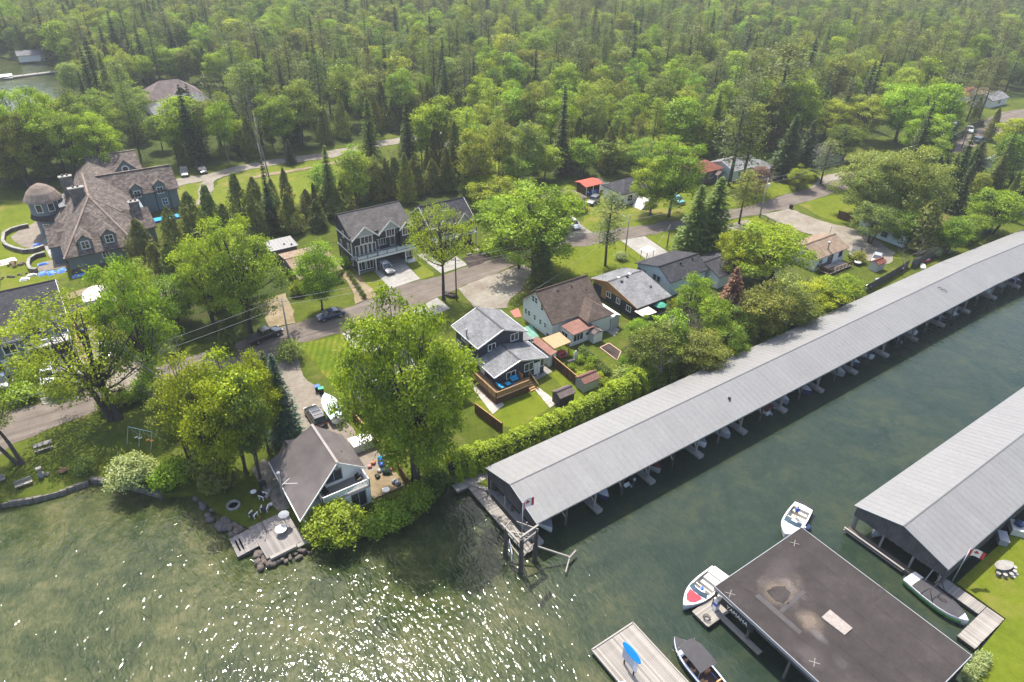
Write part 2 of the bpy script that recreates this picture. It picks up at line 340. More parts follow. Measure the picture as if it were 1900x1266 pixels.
# ---------------------------------------------------------------- mesh building
class MB:
    """collects faces and links them as ONE mesh object"""
    def __init__(s): s.v = []; s.f = []; s.uv = {}
    def box(s, x0, x1, y0, y1, z0, z1):
        n = len(s.v)
        s.v += [(x0, y0, z0), (x1, y0, z0), (x1, y1, z0), (x0, y1, z0), (x0, y0, z1), (x1, y0, z1), (x1, y1, z1), (x0, y1, z1)]
        s.f += [tuple(n+i for i in q) for q in ((3, 2, 1, 0), (4, 5, 6, 7), (0, 1, 5, 4), (1, 2, 6, 5), (2, 3, 7, 6), (3, 0, 4, 7))]; return s
    def beam(s, p, q, w, h):
        """a square bar from p to q"""
        p, q = Vector(p), Vector(q); d = (q-p).normalized(); a = d.cross(Vector((0, 0, 1)))
        a = Vector((1, 0, 0)) if a.length < 1e-4 else a.normalized(); b = a.cross(d); n = len(s.v)
        for c in (p, q):
            for i, j in ((-1, -1), (1, -1), (1, 1), (-1, 1)): s.v.append(tuple(c+a*i*w/2+b*j*h/2))
        s.f += [tuple(n+i for i in k) for k in ((3, 2, 1, 0), (4, 5, 6, 7), (0, 1, 5, 4), (1, 2, 6, 5), (2, 3, 7, 6), (3, 0, 4, 7))]; return s
    def poly(s, pts):
        n = len(s.v); s.v += [tuple(p) for p in pts]; s.f.append(tuple(range(n, n+len(pts)))); return s
    def prism(s, pts, z0, z1):
        n = len(s.v); k = len(pts)
        s.v += [(p[0], p[1], z0) for p in pts]+[(p[0], p[1], z1) for p in pts]
        s.f.append(tuple(range(n+k-1, n-1, -1))); s.f.append(tuple(range(n+k, n+2*k)))
        for i in range(k): j = (i+1) % k; s.f.append((n+i, n+j, n+k+j, n+k+i))
        return s
    def extr(s, prof, axis, a, b):
        """a (h, z) outline pulled from a to b along axis x or y"""
        n = len(s.v); k = len(prof)
        for t in (a, b): s.v += [((t, h, z) if axis == 'x' else (h, t, z)) for h, z in prof]
        s.f.append(tuple(range(n+k-1, n-1, -1))); s.f.append(tuple(range(n+k, n+2*k)))
        for i in range(k): j = (i+1) % k; s.f.append((n+i, n+j, n+k+j, n+k+i))
        return s
    def roof(s, pts, t=.14):
        """sloped sheet with thickness; its first edge sets the direction of the courses"""
        pts = [Vector(p) for p in pts]; n = len(s.v); k = len(pts)
        e1 = (pts[1]-pts[0]).normalized(); nn = e1.cross(pts[2]-pts[0]).normalized(); e2 = nn.cross(e1)
        s.v += [tuple(p) for p in pts]+[(p.x, p.y, p.z-t) for p in pts]
        s.uv[len(s.f)] = [((p-pts[0]).dot(e1), (p-pts[0]).dot(e2)) for p in pts]
        s.f.append(tuple(range(n, n+k))); s.f.append(tuple(range(n+2*k-1, n+k-1, -1)))
        for i in range(k): j = (i+1) % k; s.f.append((n+i, n+j, n+k+j, n+k+i))
        return s
    def tube(s, pts, radii, n=6):
        pts = [Vector(p) for p in pts]
        if not hasattr(radii, '__len__'): radii = [radii]*len(pts)
        base = len(s.v); ref = Vector((.31, .17, .93))
        for i, p in enumerate(pts):
            d = (pts[min(i+1, len(pts)-1)]-pts[max(i-1, 0)]).normalized()
            a = d.cross(ref); a = a.normalized() if a.length > 1e-3 else d.cross(Vector((1, 0, 0))).normalized(); b = d.cross(a)
            for k in range(n):
                t = 2*math.pi*k/n; s.v.append(tuple(p+(a*math.cos(t)+b*math.sin(t))*radii[i]))
        for i in range(len(pts)-1):
            for k in range(n):
                j = (k+1) % n; o = base+i*n; s.f.append((o+k, o+j, o+n+j, o+n+k))
        s.f.append(tuple(base+k for k in range(n-1, -1, -1))); o = base+(len(pts)-1)*n; s.f.append(tuple(o+k for k in range(n)))
        return s
    def lathe(s, prof, c=(0, 0, 0), n=16, sx=1, sy=1):
        base = len(s.v); m = len(prof)
        for r, z in prof:
            for k in range(n):
                t = 2*math.pi*k/n; s.v.append((c[0]+r*sx*math.cos(t), c[1]+r*sy*math.sin(t), c[2]+z))
        for i in range(m-1):
            for k in range(n): j = (k+1) % n; o = base+i*n; s.f.append((o+k, o+j, o+n+j, o+n+k))
        s.f.append(tuple(base+k for k in range(n-1, -1, -1))); o = base+(m-1)*n; s.f.append(tuple(o+k for k in range(n))); return s
    def loft(s, rings, closed=True, caps=True):
        base = len(s.v); n = len(rings[0])
        for r in rings: s.v += [tuple(p) for p in r]
        for i in range(len(rings)-1):
            for k in range(n if closed else n-1):
                j = (k+1) % n; o = base+i*n; s.f.append((o+k, o+j, o+n+j, o+n+k))
        if caps and closed:
            s.f.append(tuple(base+k for k in range(n-1, -1, -1))); o = base+(len(rings)-1)*n; s.f.append(tuple(o+k for k in range(n)))
        return s
    def blob(s, c, r, rng=random, n=7, m=5, jit=.25):
        rings = []
        for i in range(1, m):
            ph = math.pi*i/m
            rings.append([(c[0]+r[0]*math.sin(ph)*math.cos(2*math.pi*k/n)*(1+rng.uniform(-jit, jit)), c[1]+r[1]*math.sin(ph)*math.sin(2*math.pi*k/n)*(1+rng.uniform(-jit, jit)),
                           c[2]+r[2]*math.cos(ph)*(1+rng.uniform(-jit, jit))) for k in range(n)])
        return s.loft(rings)
    def mesh(s, name, smooth=False, off=(0, 0, 0)):
        me = bpy.data.meshes.new(name)
        v = s.v if not any(off) else [(a-off[0], b-off[1], c-off[2]) for a, b, c in s.v]
        me.from_pydata(v, [], s.f)
        if s.uv:
            ul = me.uv_layers.new(name='UVMap'); ls = [p.loop_start for p in me.polygons]
            for fi, uvs in s.uv.items():
                for k, t in enumerate(uvs): ul.data[ls[fi]+k].uv = t
        if smooth: me.polygons.foreach_set('use_smooth', [True]*len(me.polygons))
        return me
    def build(s, name, m, parent=None, smooth=False, local=False):
        """faces are given in world coordinates unless local; the object is parented to its thing"""
        off = (0, 0, 0)
        if parent is not None and not local:
            p = parent; off = Vector(p.location)
            while p.parent: p = p.parent; off = off+Vector(p.location)
        o = bpy.data.objects.new(name, s.mesh(name, smooth, tuple(off))); COL.objects.link(o)
        if m: o.data.materials.append(m)
        o.parent = parent; return o
def tag(o, label, cat, group=None):
    o['label'] = label; o['category'] = cat
    if group: o['group'] = group
    return o
def thing(name, label, cat, loc=(0, 0, 0), rz=0., group=None):
    o = bpy.data.objects.new(name, None); COL.objects.link(o); o.location = loc; o.rotation_euler = (0, 0, rz); o.empty_display_size = .3
    return tag(o, label, cat, group)
def inst(name, me, parent=None, loc=(0, 0, 0), rot=(0, 0, 0), scale=(1, 1, 1), m=None):
    o = bpy.data.objects.new(name, me); COL.objects.link(o); o.parent = parent; o.location = loc; o.rotation_euler = rot; o.scale = scale
    if m:
        if not me.materials: me.materials.append(m)
        o.material_slots[0].link = 'OBJECT'; o.material_slots[0].material = m
    return o
def structure(name, mb, m):
    o = mb.build(name, m); o['kind'] = 'structure'; return o
def sheet(name, pts, z, m):
    """a flush piece of ground, given by its outline"""
    if m.name not in ('concrete',) and name not in ('terrace_paving', 'brick_path', 'patio', 'garden_path'): pts = ragged(pts, amp=.6 if name in ('woodland_floor', 'meadow') else .28)
    return structure(name, MB().poly([(p[0], p[1], z) for p in pts]), m)
def ragged(pts, step=1.3, amp=.28, seed=0):
    """an outline worn uneven, as grass and gravel edges are"""
    rr = random.Random(seed+len(pts)); out = []
    for i, a in enumerate(pts):
        b = pts[(i+1) % len(pts)]; d = Vector((b[0]-a[0], b[1]-a[1])); L = d.length; k = min(60, max(1, int(L/step))); n = Vector((-d.y, d.x))/max(L, 1e-6); w = 0
        for j in range(k):
            w = w*.55+rr.gauss(0, amp)*.8 if j else 0; out.append((a[0]+d.x*j/k+n.x*w, a[1]+d.y*j/k+n.y*w))
    return out
def PX(*pts): return [P(x, y) for x, y in pts]
def strip(pts, w):
    """outline of a path of width w along points"""
    L, Rr = [], []
    for i, p in enumerate(pts):
        d = (Vector(pts[min(i+1, len(pts)-1)])-Vector(pts[max(i-1, 0)])); d.z = 0; d.normalize(); n = Vector((-d.y, d.x, 0))*w/2
        L.append(Vector(p)+n); Rr.append(Vector(p)-n)
    return L+Rr[::-1]
# ---------------------------------------------------------------- foliage meshes
def leaf_mesh(name, c, nrm, size, tint, aspect=.62, dirs=None):
    n = len(c); c = np.asarray(c); nrm = nrm/np.maximum(1e-6, np.linalg.norm(nrm, axis=1, keepdims=True))
    a = RNG.normal(size=(n, 3)) if dirs is None else dirs+RNG.normal(size=(n, 3))*.18
    t = a-(a*nrm).sum(1, keepdims=True)*nrm; t /= np.maximum(1e-6, np.linalg.norm(t, axis=1, keepdims=True)); b = np.cross(nrm, t)
    s = np.asarray(size)[:, None]
    v = np.empty((n, 4, 3)); fold = nrm*s*.14
    v[:, 0] = c-t*s*.6; v[:, 1] = c+b*s*.5*aspect+fold; v[:, 2] = c+t*s*.6; v[:, 3] = c-b*s*.5*aspect+fold
    me = bpy.data.meshes.new(name); me.vertices.add(4*n); me.vertices.foreach_set('co', v.reshape(-1))
    me.loops.add(4*n); me.loops.foreach_set('vertex_index', np.arange(4*n, dtype=np.int32))
    me.polygons.add(n); me.polygons.foreach_set('loop_start', np.arange(0, 4*n, 4, dtype=np.int32))
    at = me.attributes.new('tint', 'FLOAT', 'POINT'); at.data.foreach_set('value', np.repeat(np.clip(tint, 0, 1), 4).astype(np.float32))
    me.update(calc_edges=True); return me
def unit(n):
    d = RNG.normal(size=(n, 3)); return d/np.linalg.norm(d, axis=1, keepdims=True)
def broad(name, H=16., Rr=5.5, hb=4., lobes=16, per=26, leaves=26, ls=.36, spread=.62, fill=.45, rt=.32, stems=1, lobe_r=(.26, .40), lean=0., flat=1., twig=0, spr=(.50, .82)):
    """broadleaf: stems with limbs to every lobe, leaf clusters all over the lobes"""
    mb = MB(); C, Nn, T, Z = [], [], [], []
    zc, hz = (hb+H)/2, (H-hb)/2
    d = unit(lobes*6); d = d[d[:, 2] > -.75][:lobes]; lobes = len(d)
    # spread the lobes apart
    for _ in range(30):
        df = d[:, None]-d[None]; ds = np.linalg.norm(df, axis=2)+1e-3
        d = d+(df/ds[..., None]**3).sum(1)*.02; d /= np.linalg.norm(d, axis=1, keepdims=True)
    rad = RNG.uniform(*spr, lobes); lc = d*rad[:, None]*np.array([Rr, Rr, hz])+np.array([0, 0, zc])
    lc[:, 2] = np.maximum(lc[:, 2], hb*.9)
    lr = RNG.uniform(*lobe_r, lobes)*Rr
    top = (0, 0, H*.8)
    for sidx in range(stems):
        an = 2.4*sidx+.6; o = Vector((math.cos(an), math.sin(an), 0))*(0 if stems == 1 else rt*1.15)
        tp = Vector((math.cos(an)*Rr*.25*(stems > 1)+lean*.6, math.sin(an)*Rr*.25*(stems > 1), H*.72))
        pts = [o, o.lerp(tp, .3)+Vector((random.uniform(-.2, .2), random.uniform(-.2, .2), 0)), o.lerp(tp, .6)+Vector((random.uniform(-.4, .4), random.uniform(-.4, .4), 0)), tp]
        mb.tube([pts[0]-Vector((0, 0, .3))]+pts[0:1]+[pts[0].lerp(pts[1], .12)]+pts[1:], [rt*1.5, rt*1.35, rt, rt*.8, rt*.5, .05], 8)
    for i in range(lobes):
        cc = Vector(lc[i]); f = random.uniform(.3, .62); z0 = min(cc.z*.85, hb*.75+f*(H-hb)*.45)
        st = Vector((lean*.3*z0/H, 0, z0)); mid = st.lerp(cc, .5)+Vector((0, 0, -.35+.1*random.random()))
        mb.tube([st, mid, cc], [rt*.42, rt*.26, .04], 5)
        for _ in range(2+twig):
            e = cc+Vector(tuple(unit(1)[0]))*lr[i]*.9; mb.tube([mid.lerp(cc, random.random()), e], [rt*.13, .02], 4)
        k = per; dd = unit(k*2); dd = dd[(dd*d[i]).sum(1)+dd[:, 2]*.5 > -.55][:k]; k = len(dd)
        pos = lc[i]+dd*lr[i]*(RNG.uniform(0, 1, (k, 1))**.33*(1-fill*.4)+fill*.4)*np.array([1.1, 1.1, .85*flat])
        base_t = RNG.uniform(0, 1)
        for j in range(k):
            m = int(leaves*RNG.uniform(.6, 1.3)); g = RNG.normal(size=(m, 3))*spread*np.array([1, 1, .55])
            C.append(pos[j]+g); out = dd[j]*.55+np.array([0, 0, .55]); Nn.append(out+RNG.normal(size=(m, 3))*.62+g*.25)
            ct = base_t*.55+RNG.uniform(0, .45); T.append(np.clip(ct+RNG.normal(size=m)*.16, 0, 1)); Z.append(RNG.uniform(.65, 1.35, m)*ls)
    C = np.concatenate(C); C[:, 0] += lean*C[:, 2]/H
    return mb.mesh(name+'_trunk', True), leaf_mesh(name, C, np.concatenate(Nn), np.concatenate(Z), np.concatenate(T))
def spruce(name, H=15., Rr=2.8, whorls=30, br=10, seg=7, ls=.5, power=.85, droop=.28, bare=.06, leaf_per=2, asp=.5):
    mb = MB().tube([(0, 0, -.3), (0, 0, H*.5), (0, 0, H)], [H*.018, H*.011, .03], 7)
    C, Nn, T, Z, D = [], [], [], [], []
    for w in range(whorls):
        u = bare+(1-bare)*(w+RNG.uniform(0, .5))/whorls; z = H*u; r0 = Rr*(1-u)**power+.12
        for b in range(br):
            a = 2*math.pi*(b+RNG.uniform(-.35, .35))/br+w*.7; r = r0*RNG.uniform(.68, 1.12); m = max(2, int(seg*r/Rr+1.5)); tt = RNG.uniform(.15, .85)
            for q in range(m):
                t = (q+.8)/m
                for _ in range(leaf_per):
                    lat = RNG.normal()*.16*r*t; ca, sa = math.cos(a), math.sin(a)
                    C.append((ca*r*t-sa*lat, sa*r*t+ca*lat, z-droop*r*t**1.4+RNG.normal()*.07+.12*(t > .9)))
                    Nn.append((ca*.25+RNG.normal()*.35, sa*.25+RNG.normal()*.35, 1)); D.append((ca, sa, -droop)); T.append(tt*.6+.35*t+RNG.normal()*.08); Z.append(ls*RNG.uniform(.75, 1.3)*(.55+.45*r0/Rr))
    return mb.mesh(name+'_trunk', True), leaf_mesh(name, np.array(C), np.array(Nn), np.array(Z), np.array(T), asp, np.array(D))
def cedar(name, H=11., Rr=2.2, n=2600, ls=.36, bare=.04, power=.62, lumps=26):
    mb = MB().tube([(0, 0, -.3), (.1, 0, H*.5), (0, 0, H*.96)], [H*.016, H*.01, .03], 7)
    la = RNG.uniform(0, 2*math.pi, lumps); lz = RNG.uniform(.05, .9, lumps); lt = RNG.uniform(.1, .9, lumps)
    u = bare+(1-bare)*RNG.uniform(0, 1, n)**1.25; a = RNG.uniform(0, 2*math.pi, n)
    prof = Rr*np.minimum(1, (1.02-u)**power*1.12)*np.minimum(1, .55+u*4)
    da = np.abs((a[:, None]-la[None]+math.pi) % (2*math.pi)-math.pi); dz = np.abs(u[:, None]-lz[None])*6; dist = np.hypot(da, dz); k = dist.argmin(1); dm = dist.min(1)
    r = prof*(1.25-.60*np.clip(dm, 0, 1.1))*RNG.uniform(.55, 1.10, n)
    C = np.stack([np.cos(a)*r, np.sin(a)*r, u*H+RNG.normal(size=n)*.12], 1)
    Nn = np.stack([np.cos(a), np.sin(a), np.full(n, .45)], 1)+RNG.normal(size=(n, 3))*.5; D = np.stack([np.cos(a)*.5, np.sin(a)*.5, np.ones(n)], 1)
    return mb.mesh(name+'_trunk', True), leaf_mesh(name, C, Nn, RNG.uniform(.7, 1.4, n)*ls, lt[k]*.6+RNG.uniform(0, .45, n), .55, D)
def pine(name, H=18., Rr=3.6, plates=34, per=46, ls=.42, bare=.38, rt=.24):
    mb = MB().tube([(0, 0, -.3), (.15, .1, H*.4), (-.1, 0, H*.75), (0, 0, H)], [rt*1.3, rt, rt*.6, .04], 7); C, Nn, T, Z = [], [], [], []
    for i in range(plates):
        u = bare+(1-bare)*(i+.5)/plates; a = i*2.4+RNG.uniform(-.5, .5); r = Rr*math.sin(math.pi*(.16+.84*(1-(u-bare)/(1-bare))*.62))*RNG.uniform(.45, 1.05); z = H*u
        c = np.array([math.cos(a)*r*.75, math.sin(a)*r*.75, z+.25*r*.3]); mb.tube([(0, 0, z-.35), tuple(c)], [rt*.28, .03], 4)
        m = int(per*RNG.uniform(.6, 1.3)); g = RNG.normal(size=(m, 3))*np.array([.95, .95, .26])*(.45+.26*r)
        C.append(c+g); Nn.append(np.array([math.cos(a)*.2, math.sin(a)*.2, 1.])+RNG.normal(size=(m, 3))*.5); T.append(RNG.uniform(.1, .6)+RNG.uniform(0, .4, m)); Z.append(RNG.uniform(.7, 1.4, m)*ls)
    return mb.mesh(name+'_trunk', True), leaf_mesh(name, np.concatenate(C), np.concatenate(Nn), np.concatenate(Z), np.concatenate(T), .45)
def bare_tree(name, H=9., spread=3., levels=4, seed=3, rt=.14, up=.45):
    rnd = random.Random(seed); mb = MB()
    def grow(p, d, L, r, lev):
        mid = p+d*L*.5+Vector((rnd.uniform(-1, 1), rnd.uniform(-1, 1), rnd.uniform(-1, 1)))*L*.07; e = p+d*L
        mb.tube([p, mid, e], [r, r*.8, r*.55], 5 if lev < 2 else 3)
        if lev >= levels: return
        for _ in range(3 if lev < 3 else 2):
            q = Vector((rnd.uniform(-1, 1), rnd.uniform(-1, 1), rnd.uniform(-.15, 1)*up)); nd = (d*.55+q*.75).normalized()
            grow(p.lerp(e, rnd.uniform(.45, 1)), nd, L*rnd.uniform(.52, .78), r*.52, lev+1)
    grow(Vector((0, 0, -.2)), Vector((.06, .03, 1)).normalized(), H*.42, rt, 0)
    return mb.mesh(name+'_trunk', True), None
def bush(name, H=2.2, Rr=1.6, lobes=9, per=9, leaves=22, ls=.24, spread=.28):
    mb = MB(); C, Nn, T, Z = [], [], [], []
    for i in range(lobes):
        a = i*2.4; q = math.sqrt((i+.5)/lobes); c = np.array([math.cos(a)*q*Rr*.62, math.sin(a)*q*Rr*.62, H*(.78-.42*q*q)])
        mb.tube([(0, 0, -.1), tuple(c*.8)], [.05, .015], 4); bt = RNG.uniform(.1, .6)
        for d in unit(per):
            d[2] = d[2]*.8+.15; m = leaves; p = c+d*Rr*.36; p[2] = max(.12, p[2]); g = RNG.normal(size=(m, 3))*spread
            C.append(p+g); Nn.append(d*.6+np.array([0, 0, .5])+RNG.normal(size=(m, 3))*.6); T.append(bt+RNG.uniform(0, .45, m)); Z.append(RNG.uniform(.7, 1.35, m)*ls)
    C = np.concatenate(C); C[:, 2] = np.maximum(C[:, 2], .03)
    return mb.mesh(name+'_trunk', True), leaf_mesh(name, C, np.concatenate(Nn), np.concatenate(Z), np.concatenate(T))
# prototype meshes: (trunk mesh, crown mesh, height, crown radius)
PROTO = {}
def proto(k, tc, H, Rr): PROTO[k] = (tc[0], tc[1], H, Rr)
proto('maple0', broad('crown', 20, 8.6, 2.4, 66, 17, 38, .30, .50, rt=.46, stems=2, lobe_r=(.12, .22), twig=2, fill=.6, spr=(.45, .95)), 20, 8.6)
proto('maple1', broad('crown', 15, 5.6, 2.4, 38, 11, 36, .28, .46, rt=.30, lobe_r=(.13, .26), twig=2, spr=(.42, 1.0)), 15, 5.6)
proto('maple2', broad('crown', 14, 5.0, 2.2, 32, 11, 36, .27, .44, rt=.26, stems=2, lobe_r=(.14, .28), twig=2, spr=(.42, 1.0)), 14, 5.0)
proto('maple3', broad('crown', 15, 5.2, 2.6, 32, 12, 34, .28, .46, rt=.28, lobe_r=(.14, .28), twig=2, spr=(.42, 1.0)), 15, 5.2)
proto('airy0', broad('crown', 15, 6.2, 4.6, 28, 12, 30, .24, .45, rt=.34, stems=2, lobe_r=(.16, .28), twig=4), 15, 6.2)
proto('airy1', broad('crown', 15, 6.0, 5.0, 28, 9, 26, .22, .45, rt=.30, lobe_r=(.15, .26), twig=4), 15, 6.0)
proto('lean0', broad('crown', 15, 6.4, 2.4, 34, 10, 30, .25, .48, rt=.36, stems=2, lobe_r=(.18, .30), lean=-4.2, twig=3), 15, 6.4)
proto('feather0', broad('crown', 12, 3.4, 1.8, 26, 13, 28, .23, .40, rt=.17, lobe_r=(.22, .36), flat=.5), 12, 3.4)
proto('feather1', broad('crown', 12, 3.2, 1.6, 24, 13, 28, .23, .38, rt=.16, stems=2, lobe_r=(.22, .36), flat=.5), 12, 3.2)
proto('cone0', broad('crown', 12, 3.6, .8, 26, 15, 30, .27, .45, rt=.18, lobe_r=(.24, .40)), 12, 3.6)
proto('wood0', broad('crown', 16, 4.0, 3.0, 18, 12, 26, .42, .58, rt=.20), 16, 4.0)
proto('wood1', broad('crown', 17, 3.6, 4.0, 17, 11, 24, .40, .58, rt=.18, lobe_r=(.26, .42)), 17, 3.6)
proto('wood2', broad('crown', 15, 4.2, 2.2, 20, 11, 24, .42, .60, rt=.20), 15, 4.2)
proto('wood3', broad('crown', 16, 3.2, 6.4, 14, 9, 22, .36, .52, rt=.15, lobe_r=(.26, .44)), 16, 3.2)
proto('spruce0', spruce('crown', 15, 3.0, 34, 11, 8, .52), 15, 3.0)
proto('spruce1', spruce('crown', 15, 2.6, 30, 10, 7, .52, .8, .35), 15, 2.6)
proto('fir0', spruce('crown', 16, 1.9, 34, 9, 5, .52, .95, .2), 16, 1.9)
proto('cedar0', cedar('crown', 11, 2.3, 3000), 11, 2.3)
proto('cedar1', cedar('crown', 11, 1.9, 2600, .36, .03, .55, 20), 11, 1.9)
proto('cedar2', cedar('crown', 11, 2.7, 3200, .38, .05, .7, 32), 11, 2.7)
proto('pine0', pine('crown', 18, 3.6, 36, 52), 18, 3.6)
proto('pine1', pine('crown', 20, 3.2, 40, 40, .42, .30), 20, 3.2)
proto('pine2', pine('crown', 17, 2.4, 30, 80, .34, .30, .17), 17, 2.4)
proto('tuft', broad('crown', 14, 2.3, 4.6, 12, 9, 16, .34, .40, rt=.15, lobe_r=(.28, .5)), 14, 2.3)
proto('bush0', bush('crown'), 2.2, 1.6)
proto('bush1', bush('crown', 2.4, 1.5, 12, 8, 20, .22), 2.4, 1.5)
proto('bush2', bush('crown', 1.2, 1.2, 7, 8, 18, .2, .22), 1.2, 1.2)
proto('bigbush', bush('crown', 4.6, 3.4, 22, 12, 34, .30, .34), 4.6, 3.4)
for k in range(3): proto('bare%d' % k, bare_tree('bare', 9, 3, 5, 3+k), 9, 3.2)
proto('snag', bare_tree('snag', 14, 1.2, 3, 21, .16, .6), 8.6, 2.0)
TREES = []
def plant(kind, name, label, cat, base, H, Rr, leaf, bark=None, rz=None, group=None, lean=(0, 0)):
    tm, cm, h0, r0 = PROTO[kind]
    t = thing(name, label, cat, base, random.uniform(0, 6.28) if rz is None else rz, group)
    t.scale = (Rr/r0, Rr/r0, H/h0)
    if lean != (0, 0): t.rotation_euler = (lean[0], lean[1], t.rotation_euler[2])
    inst('trunk' if cat == 'tree' else 'stem', tm, t, m=bark or BARK)
    if cm: inst('crown' if cat == 'tree' else 'foliage', cm, t, m=leaf)
    TREES.append((base[0], base[1], Rr)); return t
def tree_px(kind, label, bx, by, top, w, leaf, name=None, cat='tree', bark=None, rz=None, lean=(0, 0), group=None):
    """base and top as surveyed; width of the crown in survey pixels"""
    b = P(bx, by); H = height_at(b, top); z = proj((b.x, b.y, H*.65))[2]; Rr = w/2/F*z
    nm = name or {'s': 'spruce_tree', 'c': 'cedar_tree', 'p': 'pine_tree', 'b': 'bare_tree', 'f': 'fir_tree'}.get(kind[0] if not kind.startswith('cone') else 'x', 'broadleaf_tree')
    return plant(kind, nm, label, cat, b, H, Rr, leaf, bark, rz, group, lean)
# ================================================================ the setting
shore = PX((-700, 1010), (-200, 962), (0, 934), (60, 924), (110, 911), (163, 892), (168, 887), (210, 893), (262, 905), (300, 916), (345, 914), (372, 922), (400, 948), (430, 964), (460, 980),
           (484, 1008), (506, 1034), (575, 1008), (620, 1000), (680, 985), (735, 978), (775, 955), (815, 915), (835, 884), (870, 896), (905, 909), (925, 921))
land = [(p.x, p.y) for p in shore]
land += [(32.6, 49.6), (134, 49.9), (182, 47.6), (420, 30), (3000, 30), (3000, 3200), (-3200, 3200), (-1600, 900)]
LPX = ((-420, 62), (-60, 88), (0, 105), (40, 112), (75, 114), (112, 119), (132, 131), (150, 150), (158, 166), (130, 182), (80, 198), (30, 214), (-40, 222), (-420, 262))
lake = PX(*LPX)
land += [(p.x, p.y) for p in lake] + [(-420, 420), (-330, 60)]
def landmass(name, pts, m):
    mb = MB().poly([(x, y, 0) for x, y in pts]); n = len(pts)
    for i in range(n):
        a, b = pts[i], pts[(i+1) % n]; mb.poly([(a[0], a[1], 0), (a[0], a[1], -2.5), (b[0], b[1], -2.5), (b[0], b[1], 0)])
    return structure(name, mb, m)
landmass('ground', land, G_GRASS)
marina = [(112, -60), (112, 11.6), (66.5, 11.6), (66.3, 6.6), (60, 6.3), (57.0, 6.0), (57.2, -60)]
landmass('marina_lawn', marina, G_LAWN)
structure('water', MB().poly([(-2500, -900, WATER), (1500, -900, WATER), (1500, 900, WATER), (-2500, 1400, WATER)]), M_WATER)
structure('lake_bed', MB().poly([(-2500, -900, -2.4), (1500, -900, -2.4), (1500, 900, -2.4), (-2500, 1400, -2.4)]), G_SAND)
# road along the street, west to east
up = PX((-180, 790), (0, 763), (42, 755), (85, 745), (180, 715), (300, 680), (400, 648), (470, 622), (545, 601), (656, 568), (698, 549), (723, 537), (778, 520), (805, 515), (870, 494), (930, 478), (1000, 460), (1050, 444), (1099, 432), (1134, 427), (1186, 419),
        (1244, 411), (1330, 392), (1372, 387), (1419, 375), (1457, 360), (1492, 351), (1530, 342), (1600, 318), (1680, 292), (1740, 272), (1790, 250), (1819, 229), (1854, 210), (1960, 190))
dn = PX((-180, 872), (0, 846), (25, 823), (63, 810), (133, 780), (260, 742), (380, 712), (470, 684), (553, 637), (635, 618), (675, 607), (765, 577), (811, 552), (858, 530), (905, 514), (960, 490), (1033, 466), (1070, 458), (1118, 450), (1157, 446), (1197, 438),
        (1252, 427), (1338, 409), (1410, 398), (1466, 387), (1479, 379), (1520, 367), (1600, 343), (1690, 312), (1756, 290), (1800, 275), (1850, 250), (1880, 234), (1960, 214))
ROAD = up+dn[::-1]
sheet('road', ROAD, .03, G_ROAD)
LAWNS, PAVED = [], [ROAD]
def lawn(pts, m=G_LAWN, z=.012, name='lawn'): LAWNS.append(pts); return sheet(name, pts, z, m)
_PZ = [.036]
def paved(pts, m, name='driveway', z=None):
    _PZ[0] += .004; PAVED.append(pts); return sheet(name, pts, _PZ[0] if z is None else z+_PZ[0]-.036, m)
lawn(PX((556, 638), (634, 619), (660, 650), (672, 720), (700, 800), (640, 742)), G_STRIPE)
lawn(PX((1033, 466), (1118, 450), (1152, 447), (1188, 470), (1215, 492), (1180, 512), (1090, 520), (1010, 500)))
lawn(PX((1197, 439), (1252, 428), (1330, 412), (1400, 402), (1410, 400), (1500, 432), (1420, 470), (1320, 500), (1265, 485)))
lawn(PX((1064, 440), (1075, 425), (1085, 400), (1090, 370), (1120, 345), (1140, 380), (1210, 385), (1290, 340), (1300, 395), (1186, 419), (1099, 432)))
lawn(PX((1330, 390), (1340, 345), (1440, 330), (1530, 320), (1525, 343), (1457, 360), (1419, 375)))
lawn(PX((1480, 380), (1520, 368), (1560, 360), (1620, 390), (1690, 440), (1720, 470), (1660, 480), (1600, 425), (1530, 405)))
lawn(PX((650, 520), (694, 503), (722, 536), (675, 547)))
lawn(PX((745, 478), (765, 472), (805, 512), (780, 519)))
lawn(PX((1020, 690), (1058, 672), (1110, 725), (1060, 745)))
lawn(PX((880, 745), (985, 712), (1035, 745), (960, 800), (925, 790)))
lawn(PX((0, 372), (70, 372), (75, 460), (150, 500), (60, 540), (0, 545)))
lawn(PX((400, 345), (440, 320), (560, 290), (640, 280), (640, 375), (560, 380), (460, 400), (380, 395)), G_MEADOW, .012, 'meadow')
lawn(PX((325, 335), (370, 330), (385, 395), (325, 400)), G_MEADOW, .012, 'meadow')
lawn(PX((830, 290), (900, 240), (1100, 225), (1280, 215), (1300, 260), (1180, 300), (1020, 310), (900, 330)), G_MEADOW, .012, 'meadow')
lawn(PX((1440, 215), (1560, 180), (1640, 180), (1620, 230), (1500, 245)), G_MEADOW, .012, 'meadow')
paved(PX((500, 690), (545, 648), (560, 690), (604, 740), (650, 790), (700, 850), (640, 850), (560, 800), (528, 730)), G_DRIVE)
paved(PX((694, 503), (743, 480), (780, 518), (724, 536)), G_CONC)
paved(PX((772, 472), (835, 468), (868, 492), (819, 508)), G_CONC)
paved(PX((850, 536), (905, 513), (972, 492), (992, 505), (960, 545), (942, 572), (885, 576)), G_TRACK)
paved(PX((764, 578), (811, 553), (836, 573), (803, 586), (770, 592)), G_CONC)
paved(PX((635, 619), (676, 608), (716, 650), (668, 668)), G_CONC)
paved(PX((1152, 447), (1196, 439), (1268, 488), (1216, 494)), G_CONC)
paved(PX((1034, 448), (1046, 420), (1075, 414), (1100, 432)), G_TRACK)
